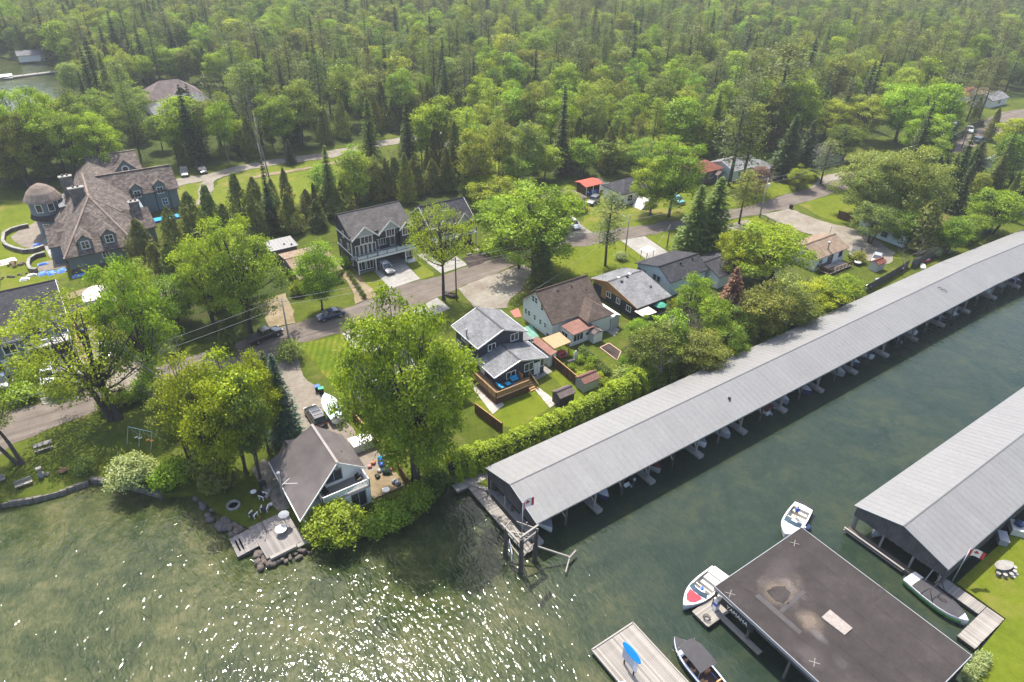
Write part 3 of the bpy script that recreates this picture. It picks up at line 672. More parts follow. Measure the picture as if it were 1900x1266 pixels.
paved(PX((1411, 398), (1465, 388), (1478, 392), (1530, 412), (1610, 434), (1662, 470), (1650, 490), (1585, 480), (1560, 446), (1490, 432)), G_TRACK)
paved(PX((1345, 420), (1385, 408), (1410, 425), (1390, 440)), G_TRACK)
paved(PX((1500, 350), (1520, 330), (1560, 320), (1600, 318), (1560, 332)), G_TRACK)
paved(PX((140, 640), (160, 560), (205, 590), (228, 655), (290, 680), (300, 690), (300, 702), (120, 745), (110, 720)), G_DRIVE)
paved(PX((64, 720), (150, 665), (168, 690), (150, 740), (80, 752)), G_CONC)
paved(PX((480, 560), (530, 545), (548, 600), (500, 612)), G_SAND, 'yard')
paved(PX((640, 505), (662, 512), (700, 548), (660, 565)), G_SAND, 'yard')
sheet('garden_bed', PX((858, 480), (900, 465), (912, 480), (870, 498)), .05, G_SOIL)
paved(strip(PX((300, 345), (345, 336), (400, 327), (450, 312), (520, 300), (600, 290), (680, 272), (760, 258), (850, 245)), 5.0), G_TRACK, 'track')
paved(strip(PX((392, 330), (384, 345), (376, 380)), 3.2), G_TRACK, 'track', .06)
paved(strip(PX((470, 330), (540, 318), (620, 303), (690, 285)), 1.6), G_SAND, 'track')
paved(strip(PX((105, 560), (180, 535), (230, 520), (300, 510)), 1.5), G_SAND, 'track')
paved(strip(PX((1080, 160), (1200, 140), (1320, 150), (1450, 180), (1560, 170)), 6), G_SAND, 'track')
# woodland floor
wood_out = PX((-400, 330), (0, 352), (60, 352), (130, 330), (160, 330), (250, 300), (330, 312), (420, 305), (520, 290), (640, 265), (700, 252), (860, 232), (870, 290), (660, 335), (560, 385), (480, 400),
              (480, 440), (620, 420), (770, 385), (900, 378), (980, 345), (1080, 330), (1180, 318), (1290, 292), (1400, 282), (1450, 285), (1560, 262), (1660, 250), (1740, 225), (1800, 205), (1880, 185), (2000, 160), (2300, 90), (2300, -20), (-420, -20), *LPX)
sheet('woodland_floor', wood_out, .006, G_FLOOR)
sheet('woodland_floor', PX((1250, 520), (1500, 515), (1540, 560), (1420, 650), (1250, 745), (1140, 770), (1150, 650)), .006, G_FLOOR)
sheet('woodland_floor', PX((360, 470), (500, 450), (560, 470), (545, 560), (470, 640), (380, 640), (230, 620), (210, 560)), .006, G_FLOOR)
sheet('patio', PX((983, 690), (1012, 680), (1025, 690), (995, 706)), .05, G_CONC)
sheet('patio', PX((965, 612), (985, 602), (1000, 625), (985, 640)), .05, plain('green chalked paving', (.15, .29, .23), .9, .1, 0, .3, 1))
sheet('brick_path', PX((946, 578), (962, 572), (968, 588), (955, 590)), .05, plain('red pavers', (.30, .13, .10), .9, .1, 0, .2, 4))
sheet('patio', PX((1228, 610), (1262, 592), (1300, 640), (1270, 660), (1240, 640)), .05, G_TRACK)
sheet('path', PX((1056, 558), (1075, 566), (1150, 612), (1140, 625), (1100, 600)), .04, G_CONC)

# the summer air: far woods fade in it
def _air():
    q = N('summer haze'); v = q.n('ShaderNodeVolumePrincipled'); v.inputs['Color'].default_value = (.92, .96, 1, 1); v.inputs['Density'].default_value = .00022; v.inputs['Anisotropy'].default_value = .2
    q.l(v.outputs[0], q.out.inputs['Volume']); return q.m
hz = MB().box(-3400, 3400, -1500, 3400, -3.5, 63).build('haze', _air()); hz['kind'] = 'stuff'
# ================================================================ woodland
RECTS = []      # ground kept clear of scattered trees: (x0, x1, y0, y1)
for r in ((-20, 24, 134, 196), (26, 62, 104, 126), (54, 74, 108, 124), (84, 102, 108, 122), (103, 119, 104, 125), (133, 158, 100, 118), (114, 132, 58, 76), (138, 172, 52, 76)): RECTS.append(r)
def clear(x, y, rr=1.5):
    for a, b, c, d in RECTS:
        if a-rr < x < b+rr and c-rr < y < d+rr: return False
    for poly in PAVED:
        if inside((x, y), poly): return False
    if inside((x, y), LAKE): return False
    return True
LAKE = [(p.x, p.y) for p in lake]
HOUSES_FAR = [P(312, 190), P(360, 215), P(310, 178), P(350, 205), P(330, 225), P(380, 235), P(410, 235), P(1786, 182), P(1815, 184), P(1838, 190), P(1800, 200), P(1850, 310), P(1885, 312), P(1786, 192), P(1838, 204)]
WO = [(p.x, p.y) for p in wood_out]
pts = []
grid = {}
def far_enough(x, y, d):
    gx, gy = int(x//6), int(y//6)
    for i in (-1, 0, 1):
        for j in (-1, 0, 1):
            for q in grid.get((gx+i, gy+j), ()):
                if (q[0]-x)**2+(q[1]-y)**2 < d*d: return False
    return True
rnd = random.Random(5)
open1 = PX((800, 300), (880, 235), (1120, 215), (1300, 200), (1330, 250), (1200, 300), (1000, 318), (880, 345)); open1 = [(p.x, p.y) for p in open1]
open2 = PX((390, 400), (400, 335), (460, 306), (640, 268), (720, 262), (650, 300), (640, 375)); open2 = [(p.x, p.y) for p in open2]
open3 = PX((1440, 225), (1560, 175), (1660, 175), (1640, 240), (1500, 255)); open3 = [(p.x, p.y) for p in open3]
sx0, sx1, sy0, sy1 = -500, 900, 120, 900
for _ in range(60000):
    x, y = rnd.uniform(sx0, sx1), rnd.uniform(sy0, sy1)
    if not inside((x, y), WO): continue
    px, py, zf = proj((x, y, 8))
    if zf < 0 or px < -260 or px > 2160 or py < -45: continue
    if any((x-h.x)**2+(y-h.y)**2 < 170 for h in HOUSES_FAR): continue
    gx_, gy_, _ = proj((x, y, 0)); q1 = gx_ < 175 and 188 < gy_ < 285; q2 = 262 < gx_ < 445 and 172 < gy_ < 262
    if q1 or q2 or (1735 < gx_ < 1865 and 262 < gy_ < 335): continue
    o1 = inside((x, y), open1)
    if inside((x, y), open2) or (inside((x, y), open3) and rnd.random() < .55): continue
    if o1 and rnd.random() < .38: continue
    if not clear(x, y, 2.5): continue
    d = 3.9 if zf < 260 else 4.6
    if not far_enough(x, y, d): continue
    grid.setdefault((int(x//6), int(y//6)), []).append((x, y)); pts.append((zf, x, y, px, py, o1))
# loose trees between the street and the canal at the far right
for _ in range(400):
    a, b = rnd.uniform(1690, 2080), rnd.uniform(215, 455); p = P(a, b); x, y = p.x, p.y
    if (1735 < a < 1865 and 262 < b < 335) or not (56 < y < 92 or (y > 101 and 150 < x < 330)) or x < 150 or not clear(x, y, 1.5) or not far_enough(x, y, 6.5) or inside((x, y), WO): continue
    grid.setdefault((int(x//6), int(y//6)), []).append((x, y)); px, py, zf = proj((x, y, 8)); pts.append((zf, x, y, px, py, False))
pts.sort()
def species(x, y, px, py, o1, r):
    """stands of one kind, as the woods show them"""
    n = math.sin(x*.031+1.7)*math.cos(y*.027-.4)+.5*math.sin(x*.083-y*.061)
    if o1: return 'thin' if r < .55 else 'broad'
    if px < 420 and py < 330: return 'broad' if r < .62-.1*n else ('cedar' if r < .80 else ('pine' if r < .9 else 'spruce'))
    if py > 235: return 'cedar' if r < .42+.15*n else ('broad' if r < .84 else 'spruce')
    if px > 1050: return 'pine' if r < .26+.14*n else ('broad' if r < .82 else ('spruce' if r < .90 else 'cedar'))
    return 'broad' if r < .54+.22*n else ('spruce' if r < .64 else ('pine' if r < .80 else 'cedar'))
KINDS = {'broad': (['wood0', 'wood1', 'wood2', 'wood3'], (10, 20), 'broadleaf_tree'), 'thin': (['wood3', 'tuft', 'pine2'], (12, 18), 'broadleaf_tree'), 'cedar': (['cedar0', 'cedar1', 'cedar2'], (8.5, 14), 'cedar_tree'),
         'spruce': (['spruce0', 'spruce1', 'fir0'], (12, 23), 'spruce_tree'), 'pine': (['pine0', 'pine1'], (16, 23), 'pine_tree')}
LAB = {'broad': 'leafy green broadleaf tree in the dense woods behind the houses', 'thin': 'slender thin crowned tree in the open glade of the woods', 'cedar': 'dark olive cedar among the woodland trees behind the houses',
       'spruce': 'dark pointed spruce standing in the woods behind the houses', 'pine': 'tall ragged pine rising out of the woods behind the houses'}
GRP = {'broad': 'woodland broadleaf trees', 'thin': 'slender glade trees', 'cedar': 'woodland cedars', 'spruce': 'woodland spruces', 'pine': 'woodland pines'}
count = {k: 0 for k in KINDS}; rest = []
LEAFSET = {'broad': [L_MID, L_MID, L_SILVER, L_MAPLE, L_MID, L_BRIGHT, L_OLIVE, L_BRIGHT], 'thin': [L_MID, L_OLIVE, L_BRIGHT], 'cedar': [L_CEDAR, L_CEDAR, L_OLIVE], 'spruce': [L_SPRUCE, L_SPRUCE, L_DARK], 'pine': [L_PINE, L_PINE, L_DARK]}
for zf, x, y, px, py, o1 in pts:
    r = rnd.random(); s = species(x, y, px, py, o1, r)
    kinds, (h0, h1), nm = KINDS[s]; k = rnd.choice(kinds); H = rnd.uniform(h0, h1)*(1.0 if zf > 170 else .88)
    Rr = PROTO[k][3]*H/PROTO[k][2]*rnd.uniform(.85, 1.15)
    if count[s] < 290 and -150 < px < 2050:
        count[s] += 1
        plant(k, nm, LAB[s], 'tree', (x, y, 0), H, Rr, rnd.choice(LEAFSET[s]), BARK_PALE if (s in ('thin', 'broad') and rnd.random() < .3) else BARK, group=GRP[s])
    else: rest.append((k, x, y, H/PROTO[k][2], Rr/PROTO[k][3], s))
# everything beyond: one far wood, instanced from the same kinds of tree
fc = bpy.data.collections.new('forest_kinds'); order = []
for k, s in (('wood0', 'a'), ('wood1', 'a'), ('wood2', 'a'), ('wood3', 'a'), ('wood0', 'b'), ('wood2', 'b'), ('wood1', 'c'), ('wood0', 'c'), ('wood2', 'd'), ('wood3', 'd'), ('cedar0', 'a'), ('cedar1', 'a'), ('cedar2', 'a'), ('spruce0', 'a'), ('spruce1', 'a'), ('fir0', 'a'), ('pine0', 'a'), ('pine1', 'a'), ('tuft', 'a'), ('pine2', 'a')):
    lf = {'w': {'a': L_MID, 'b': L_DARK, 'c': L_SILVER, 'd': L_BRIGHT}[s], 'c': L_CEDAR, 's': L_SPRUCE, 'f': L_SPRUCE, 'p': L_PINE, 't': L_OLIVE}[k[0]]
    me = PROTO[k][1].copy(); me.materials.clear(); me.materials.append(lf)
    o = bpy.data.objects.new('kind_%02d' % len(order), me); fc.objects.link(o); order.append(k)
fm = bpy.data.meshes.new('forest'); fm.from_pydata([(x, y, 0) for k, x, y, a, b, s in rest], [], [])
ai = fm.attributes.new('kind', 'INT', 'POINT'); asz = fm.attributes.new('size', 'FLOAT_VECTOR', 'POINT'); ar = fm.attributes.new('turn', 'FLOAT_VECTOR', 'POINT')
for i, (k, x, y, a, b, s) in enumerate(rest):
    opts = [j for j, q in enumerate(order) if q == k]
    ai.data[i].value = rnd.choice(opts); asz.data[i].vector = (b, b, a); ar.data[i].vector = (0, 0, rnd.uniform(0, 6.28))
fo = bpy.data.objects.new('forest', fm); COL.objects.link(fo); fo['kind'] = 'stuff'; tag(fo, 'far mass of mixed woodland running to the top of the picture', 'forest')
ng = bpy.data.node_groups.new('forest', 'GeometryNodeTree')
ng.interface.new_socket('Geometry', in_out='INPUT', socket_type='NodeSocketGeometry'); ng.interface.new_socket('Geometry', in_out='OUTPUT', socket_type='NodeSocketGeometry')
gi = ng.nodes.new('NodeGroupInput'); go = ng.nodes.new('NodeGroupOutput'); ip = ng.nodes.new('GeometryNodeInstanceOnPoints'); ci = ng.nodes.new('GeometryNodeCollectionInfo')
ci.inputs['Collection'].default_value = fc; ci.inputs['Separate Children'].default_value = True; ci.inputs['Reset Children'].default_value = True
def gattr(n, typ): x = ng.nodes.new('GeometryNodeInputNamedAttribute'); x.data_type = typ; x.inputs[0].default_value = n; return x.outputs[0]
ng.links.new(gi.outputs[0], ip.inputs['Points']); ng.links.new(ci.outputs[0], ip.inputs['Instance']); ip.inputs['Pick Instance'].default_value = True
ng.links.new(gattr('kind', 'INT'), ip.inputs['Instance Index']); ng.links.new(gattr('size', 'FLOAT_VECTOR'), ip.inputs['Scale'])
e2r = ng.nodes.new('FunctionNodeEulerToRotation'); ng.links.new(gattr('turn', 'FLOAT_VECTOR'), e2r.inputs[0]); ng.links.new(e2r.outputs[0], ip.inputs['Rotation'])
ng.links.new(ip.outputs[0], go.inputs[0])
md = fo.modifiers.new('forest', 'NODES'); md.node_group = ng
print('TREES', len(pts), count, 'rest', len(rest))
# ================================================================ building parts
def gable(h, x0, x1, y0, y1, z0, ze, zr, axis, wm, rm, ov=.4, ridge=None, ze2=None, trim=None, t=.14, wall=True, gable_m=None, gz=None, ovg=None, ends=(1, 1)):
    """walls under a gable roof whose ridge runs along axis"""
    ze2 = ze if ze2 is None else ze2; ovg = ov if ovg is None else ovg
    a0, a1, b0, b1 = (x0, x1, y0, y1) if axis == 'x' else (y0, y1, x0, x1)
    rg = (b0+b1)/2 if ridge is None else ridge
    pr = [(b0, z0), (b1, z0), (b1, ze2), (rg, zr), (b0, ze)]
    if wall: MB().extr(pr, axis, a0, a1).build('wall', wm, h)
    if gable_m:
        f = lambda z: (b0 if ze >= z else b0+(z-ze)/(zr-ze)*(rg-b0), b1 if ze2 >= z else b1-(z-ze2)/(zr-ze2)*(b1-rg))
        l, r = f(gz); g = [(l, gz), (r, gz)] + ([(b1, ze2)] if ze2 > gz else []) + [(rg, zr-.02)] + ([(b0, ze)] if ze > gz else [])
        for k, (p, q) in enumerate(((a0-.03, a0+.01), (a1-.01, a1+.03))):
            if ends[k]: MB().extr(g, axis, p, q).build('gable_panel', gable_m, h)
    m0, m1 = (zr-ze)/(rg-b0), (zr-ze2)/(b1-rg); u = t+.02
    pt = (lambda a, b, z: (a, b, z)) if axis == 'x' else (lambda a, b, z: (b, a, z))
    A0, A1 = a0-ovg, a1+ovg
    rb = MB()
    rb.roof([pt(A0, rg, zr+u), pt(A1, rg, zr+u), pt(A1, b0-ov, ze-m0*ov+u), pt(A0, b0-ov, ze-m0*ov+u)], t)
    rb.roof([pt(A1, rg, zr+u), pt(A0, rg, zr+u), pt(A0, b1+ov, ze2-m1*ov+u), pt(A1, b1+ov, ze2-m1*ov+u)], t)
    ro = rb.build('roof', rm, h)
    cp = MB(); cp.beam(pt(A0, rg, zr+u+.02), pt(A1, rg, zr+u+.02), .3, .05); cp.build('ridge_cap', rm, ro)
    if trim:
        fb = MB()
        for s, a in enumerate((A0-.03, A1+.03)):
            for b, z, m in ((b0-ov, ze-m0*ov, m0), (b1+ov, ze2-m1*ov, m1)): fb.beam(pt(a, b, z+u-t/2), pt(a, rg, zr+u-t/2), .06, .22)
        for b, z in ((b0-ov-.03, ze-m0*ov), (b1+ov+.03, ze2-m1*ov)): fb.beam(pt(A0, b, z+u-t/2), pt(A1, b, z+u-t/2), .06, .18)
        fb.build('fascia', trim, h)
    return ro
def hip(h, x0, x1, y0, y1, ze, zr, rm, ov=.45, inset=None, t=.14, name='roof'):
    x0, x1, y0, y1 = x0-ov, x1+ov, y0-ov, y1+ov; rb = MB()
    if x1-x0 >= y1-y0:
        i = (y1-y0)/2 if inset is None else inset; a, b = (x0+i, (y0+y1)/2, zr), (x1-i, (y0+y1)/2, zr)
        rb.roof([(x0, y0, ze), (x1, y0, ze), b, a], t).roof([(x1, y1, ze), (x0, y1, ze), a, b], t).roof([(x0, y1, ze), (x0, y0, ze), a], t).roof([(x1, y0, ze), (x1, y1, ze), b], t)
    else:
        i = (x1-x0)/2 if inset is None else inset; a, b = ((x0+x1)/2, y0+i, zr), ((x0+x1)/2, y1-i, zr)
        rb.roof([(x0, y0, ze), (x1, y0, ze), a], t).roof([(x1, y1, ze), (x0, y1, ze), b], t).roof([(x0, y1, ze), (x0, y0, ze), a, b], t).roof([(x1, y0, ze), (x1, y1, ze), b, a], t)
    return rb.build(name, rm, h)
ROT = {'S': 0, 'E': math.pi/2, 'N': math.pi, 'W': -math.pi/2}
_WC = {}
def win(h, face, a, z, w, hh, at, fm=None, n=2, rows=1, door=False, fr=.09, pane=None):
    """glazed opening in a wall: face is the side it looks to, a its middle along the wall, z its middle height, at the wall plane"""
    key = (round(w, 2), round(hh, 2), n, rows, round(fr, 2))
    if key not in _WC:
        m = MB(); W, Hh = w/2, hh/2
        m.box(-W-fr, W+fr, -.06, .04, Hh, Hh+fr).box(-W-fr, W+fr, -.08, .04, -Hh-fr, -Hh).box(-W-fr, -W, -.06, .04, -Hh, Hh).box(W, W+fr, -.06, .04, -Hh, Hh)
        for k in range(1, n): x = -W+w*k/n; m.box(x-.035, x+.035, -.05, .03, -Hh, Hh)
        for k in range(1, rows): zz = -Hh+hh*k/rows; m.box(-W, W, -.045, .03, zz-.025, zz+.025)
        _WC[key] = (m.mesh('window'), MB().box(-W, W, -.02, .0, -Hh, Hh).mesh('pane'))
    fme, pme = _WC[key]; off = Vector(h.location); p = {'S': (a, at, z), 'N': (a, at, z), 'W': (at, a, z), 'E': (at, a, z)}[face]
    o = inst('glass_door' if door else 'window', fme, h, Vector(p)-off, (0, 0, ROT[face]), m=fm or WHITE); inst('pane', pme, o, m=pane or GLASS); return o
def door(h, face, a, z0, at, m, w=.9, hh=2.05):
    off = Vector(h.location); p = {'S': (a, at, z0), 'N': (a, at, z0), 'W': (at, a, z0), 'E': (at, a, z0)}[face]
    if 'door' not in _WC:
        d = MB().box(-.45, .45, -.05, .03, 0, 2.05).box(-.53, -.45, -.07, .03, 0, 2.13).box(.45, .53, -.07, .03, 0, 2.13).box(-.45, .45, -.07, .03, 2.05, 2.13)
        _WC['door'] = (d.mesh('door'), MB().lathe([(.03, 0), (.04, .03), (.02, .06)], (.34, -.09, 1), 8).mesh('handle'))
    o = inst('door', _WC['door'][0], h, Vector(p)-off, (0, 0, ROT[face]), (w/.9, 1, hh/2.05), m=m); inst('handle', _WC['door'][1], o, m=STEEL); return o
def vent(parent, x, y, z, k=1.):
    MB().box(x-.16*k, x+.16*k, y-.16*k, y+.16*k, z-.15, z+.22*k).box(x-.24*k, x+.24*k, y-.22*k, y+.22*k, z+.2*k, z+.28*k).build('roof_vent', BLACK, parent)
def chimney_pipe(parent, x, y, z0, z1, r=.11, m=None):
    MB().lathe([(r, z0), (r, z1-.25), (r*1.6, z1-.25), (r*1.6, z1), (.03, z1+.1)], (x, y, 0), 10).build('stove_pipe', m or STEEL, parent)
def rail(h, pts, z0, hh, pm, gap=1.4, bal=None, name='railing', n=.14):
    """posts, top rail and either balusters or glass along points"""
    for (a, b) in zip(pts[:-1], pts[1:]):
        A, B = Vector((a[0], a[1], z0)), Vector((b[0], b[1], z0)); L = (B-A).length; k = max(1, round(L/gap)); m = MB()
        m.beam(A+Vector((0, 0, hh)), B+Vector((0, 0, hh)), .11, .05); m.beam(A+Vector((0, 0, .12)), B+Vector((0, 0, .12)), .05, .07)
        for i in range(k+1): q = A.lerp(B, i/k); m.box(q.x-.05, q.x+.05, q.y-.05, q.y+.05, z0-.05, z0+hh+.04)
        if bal == 'bars':
            j = max(1, int(L/n))
            for i in range(j): q = A.lerp(B, (i+.5)/j); m.box(q.x-.017, q.x+.017, q.y-.017, q.y+.017, z0+.12, z0+hh)
        ro = m.build(name, pm, h)
        if bal == 'glass' or bal == 'cloth' : MB().beam(A+Vector((0, 0, hh*.52)), B+Vector((0, 0, hh*.52)), .015, hh*.75).build('infill', CLEAR if bal == 'glass' else W_CEDARN, ro)
_BOARD = {}
def boards(parent, x0, x1, y0, y1, z, along, w=.15, t=.04, m=None, name='plank', gap=.012, jit=.006, maxn=300, off=None):
    """a deck of separate planks, each its own object"""
    off = Vector(parent.location) if parent is not None else Vector((0, 0, 0)); L = (x1-x0) if along == 'x' else (y1-y0); W = (y1-y0) if along == 'x' else (x1-x0); n = max(1, round(W/w)); ww = W/n
    key = (round(L, 3), round(ww, 3), t, along)
    if key not in _BOARD:
        _BOARD[key] = (MB().box(-L/2, L/2, -ww/2+gap/2, ww/2-gap/2, -t, 0) if along == 'x' else MB().box(-ww/2+gap/2, ww/2-gap/2, -L/2, L/2, -t, 0)).mesh(name)
    out = []
    for i in range(n):
        c = (-W/2+ww*(i+.5)); p = Vector(((x0+x1)/2+(0 if along == 'x' else c), (y0+y1)/2+(c if along == 'x' else 0), z+random.uniform(-jit, jit)))
        p.x += random.uniform(-.02, .02) if along == 'x' else 0; p.y += random.uniform(-.02, .02) if along == 'y' else 0
        out.append(inst(name, _BOARD[key], parent, p-off, m=m))
    return out
def fence(label, pts, h, m, group=None, w=.16, solid=True, post=None, cap=None, single=True, name='board_fence', gap=.01, z0=0.):
    t = thing(name, label, 'fence', (pts[0][0], pts[0][1], 0), 0, group); off = Vector(t.location); bm = MB()
    for a, b in zip(pts[:-1], pts[1:]):
        A, B = Vector((a[0], a[1], 0)), Vector((b[0], b[1], 0)); d = B-A; L = d.length; n = max(1, round(L/w)); ang = math.atan2(d.y, d.x); ww = L/n; key = ('fb', round(ww, 2), h)
        if key not in _BOARD: _BOARD[key] = MB().box(-ww/2+gap/2, ww/2-gap/2, -.012, .012, 0, h).mesh('board')
        for i in range(n):
            q = A.lerp(B, (i+.5)/n); q.z = z0+random.uniform(-.03, .03)
            if single: inst('board', _BOARD[key], t, q-off, (0, 0, ang), m=m)
            else:
                e = d.normalized()*ww*.46; bm.beam(q-e+Vector((0, 0, h/2)), q+e+Vector((0, 0, h/2)), .024, h)
        k = max(1, round(L/2.4)); nn = Vector((-d.y, d.x, 0)).normalized()*.07
        for i in range(k+1):
            q = A.lerp(B, i/k)+nn; MB().box(q.x-.05, q.x+.05, q.y-.05, q.y+.05, 0, z0+h+.08).build('post', post or m, t)
        MB().beam(A+nn*.6+Vector((0, 0, z0+h*.85)), B+nn*.6+Vector((0, 0, z0+h*.85)), .04, .09).beam(A+nn*.6+Vector((0, 0, z0+h*.2)), B+nn*.6+Vector((0, 0, z0+h*.2)), .04, .09).build('rail', post or m, t)
        if cap: MB().beam(A+Vector((0, 0, z0+h+.02)), B+Vector((0, 0, z0+h+.02)), .13, .04).build('cap_rail', cap, t)
    if bm.v: o = bm.build('boards', m, t); o['kind'] = 'stuff'
    return t
def pavers(label, px, nx, ny, m):
    """separate slabs laid over a four cornered path"""
    a, b, c, d = PX(*px); t = thing('paved_path', label, 'path', tuple(a))
    for i in range(nx):
        for j in range(ny):
            g = .02; f = lambda u, v: (a.lerp(b, u)).lerp(d.lerp(c, u), v); q = [f((i+g)/nx, (j+g)/ny), f((i+1-g)/nx, (j+g)/ny), f((i+1-g)/nx, (j+1-g)/ny), f((i+g)/nx, (j+1-g)/ny)]
            z = .085+random.uniform(-.008, .008); MB().prism([(p.x, p.y) for p in q], .03, z).build('paver', m, t)
PAVER = wood('concrete slabs', (.36, .32, .27), (.62, .57, .50), 0, .9, 3, 1.3)
pavers('long path of pale concrete slabs beside the cedar deck', ((862, 702), (880, 696), (936, 752), (914, 770)), 2, 13, PAVER); pavers('short walk of pale slabs from the deck steps to the dark shed', ((986, 716), (1002, 722), (1036, 748), (1020, 758)), 2, 7, PAVER)
# ================================================================ boathouses
def boathouse(label, u0, u1, vb, vf, ze, zr, open_front=True, bend=None, bay=4.32, off_u=.6, zfl=-.35):
    vr = (vb+vf)/2; b = thing('boathouse', label, 'boathouse', (u0, vf, WATER)); rb, ribs, seams = MB(), MB(), MB()
    segs = [(Vector((u0, 0, 0)), 0., bend[0]-u0 if bend else u1-u0)]
    if bend: segs.append((Vector((bend[0], 0, 0)), bend[1], u1-bend[0]))
    def pt(k, s, v, z):
        o, a, L = segs[k]; return Vector((o.x+s*math.cos(a)-(v-vr)*math.sin(a), vr+s*math.sin(a)+(v-vr)*math.cos(a), z))
    for k, (o, a, L) in enumerate(segs):
        s0 = 0; L2 = L
        for vE, nm in ((vf, 'front'), (vb, 'back')):
            p = [pt(k, s0, vr, zr), pt(k, L2, vr, zr), pt(k, L2, vE, ze), pt(k, s0, vE, ze)]
            if vE == vb: p = [p[1], p[0], p[3], p[2]]
            rb.roof(p, .06)
        n = int(L/.914)
        for i in range(1, n):
            s = L*i/n
            for vE in (vf, vb): ribs.beam(pt(k, s, vr, zr+.008), pt(k, s, vE, ze+.008), .03, .01)
        for j in (1, 2):
            f = j/3
            for vE in (vf, vb):
                v, z = vr+(vE-vr)*f, zr+(ze-zr)*f; seams.beam(pt(k, 0, v, z+.008), pt(k, L, v, z+.008), .06, .02)
    r = rb.build('roof', R_METAL, b); o = ribs.build('panel_ribs', R_METAL, r); o['kind'] = 'stuff'
    cap = MB()
    for k, (o, a, L) in enumerate(segs): cap.beam(pt(k, 0, vr, zr+.03), pt(k, L, vr, zr+.03), .14, .03)
    cap.build('ridge_cap', plain('dull ridge flashing', (.12, .12, .12), .6) if 'dull ridge flashing' not in MATS else MATS['dull ridge flashing'], r)
    ed = MB()
    for k, (o, a, L) in enumerate(segs):
        for vE in (vf, vb): ed.beam(pt(k, 0, vE, ze-.12), pt(k, L, vE, ze-.12), .06, .16)
    ed.beam((u0-.03, vf, ze-.02), (u0-.03, vr, zr-.02), .05, .1).beam((u0-.03, vb, ze-.02), (u0-.03, vr, zr-.02), .05, .1); ed.build('fascia', STEEL, b)
    # end wall of upright boards above the slips
    zb = 1.75
    nb = int((vb-vf-.5)/.3)
    for i in range(nb):
        v0 = vf+.25+(vb-vf-.5)*i/nb; v1 = v0+(vb-vf-.5)/nb-.015; zt = lambda v: zr-(zr-ze)*abs(v-vr)/(vb-vr)-.1
        MB().extr([(v0, zb+random.uniform(-.06, .06)), (v1, zb+random.uniform(-.06, .06)), (v1, zt(v1)), (v0, zt(v0))], 'x', u0+.18, u0+.22).build('board', W_DARKWALL, b)
    return b, pt, segs
LB, lbp, lbs = boathouse('very long grey metal roofed boathouse lining the canal behind the hedge', 32.2, 182, 50.9, 40.5, 3.2, 4.75, bend=(136, R(-2.2)))
pst, brc, bms, walk = MB(), MB(), MB(), MB()
slips = []
for k, (o, a, L) in enumerate(lbs):
    s = .55 if k == 0 else 1.6; i = 0
    while s < L-.2:
        p0, p1 = lbp(k, s, 41.35, WATER-1.5), lbp(k, s, 41.35, 3.05)
        MB().beam(p0, p1, .22, .22).build('post', W_PILE if i % 2 else W_GREY, LB)
        MB().beam(lbp(k, s, 41.4, .55), lbp(k, s-1.25, 41.4, 3.0), .12, .16).build('brace', W_GREY, LB)
        bms.beam(lbp(k, s, 41.0, 2.95), lbp(k, s, 50.4, 2.95), .14, .22)
        for v in (46, 50.2): pst.beam(lbp(k, s, v, WATER-1.5), lbp(k, s, v, 3.0), .2, .2)
        if i % 2 == 0:      # finger dock between pairs of slips
            f = MB(); q = lbp(k, s, 40.5, 0); f.beam(lbp(k, s, 40.3, -.08), lbp(k, s, 50, -.08), .95, .09); f.beam(lbp(k, s, 40.3, -.3), lbp(k, s, 50, -.3), .8, .3); f.build('finger_dock', W_GREY, LB)
        if s+2.1 < L: slips.append((k, s+2.16))
        s += 4.32; i += 1
    bms.beam(lbp(k, 0, 41.35, 3.0), lbp(k, L, 41.35, 3.0), .12, .24); walk.beam(lbp(k, 0, 50.35, 1.2), lbp(k, L, 50.35, 1.2), .06, 3.2)
pst.build('inner_posts', W_PILE, LB)['kind'] = 'stuff'; bms.build('roof_beams', W_PILE, LB)['kind'] = 'stuff'; walk.build('back_wall', W_DARKWALL, LB)
for v in (50.4, 47.2, 43.9): MB().beam((32.6, v, WATER-1), (32.6, v, 3.0), .2, .2).build('post', W_GREY, LB)
def roof_bits():
    MB().box(66.2, 66.5, 43.2, 43.5, 3.9, 4.35).box(66.0, 66.2, 43.0, 43.15, 3.9, 4.05).build('roof_vent', BLACK, LB)
    m = MB().tube([(122, 44.6, 4.55), (122.3, 44.3, 4.62), (122.1, 43.9, 4.45), (122.7, 43.5, 4.3), (122.5, 43.1, 4.2)], .06, 5); m.build('torn_flashing', BLACK, LB)
roof_bits()
# walkway along the open end
wk = thing('walkway', 'narrow weathered plank walkway under the open end of the long boathouse', 'dock', (30.9, 45, 0))
MB().box(30.45, 31.75, 40.2, 51.8, -.45, -.1).build('frame', W_PILE, wk)
boards(wk, 30.4, 31.8, 40.0, 52.0, -.05, 'x', .19, .04, W_GREYX)
MB().box(31.95, 32.4, 41, 50.4, -.35, -.2).build('inner_ledge', W_PILE, wk)
lp = thing('landing', 'weathered plank landing at the shore end of the plank walkway', 'dock', (29.5, 51.6, 0)); MB().box(28.9, 33.6, 52.05, 53.4, -.3, .0).build('frame', W_PILE, lp); boards(lp, 28.9, 33.6, 52.02, 53.4, .05, 'y', .22, .04, W_GREY)
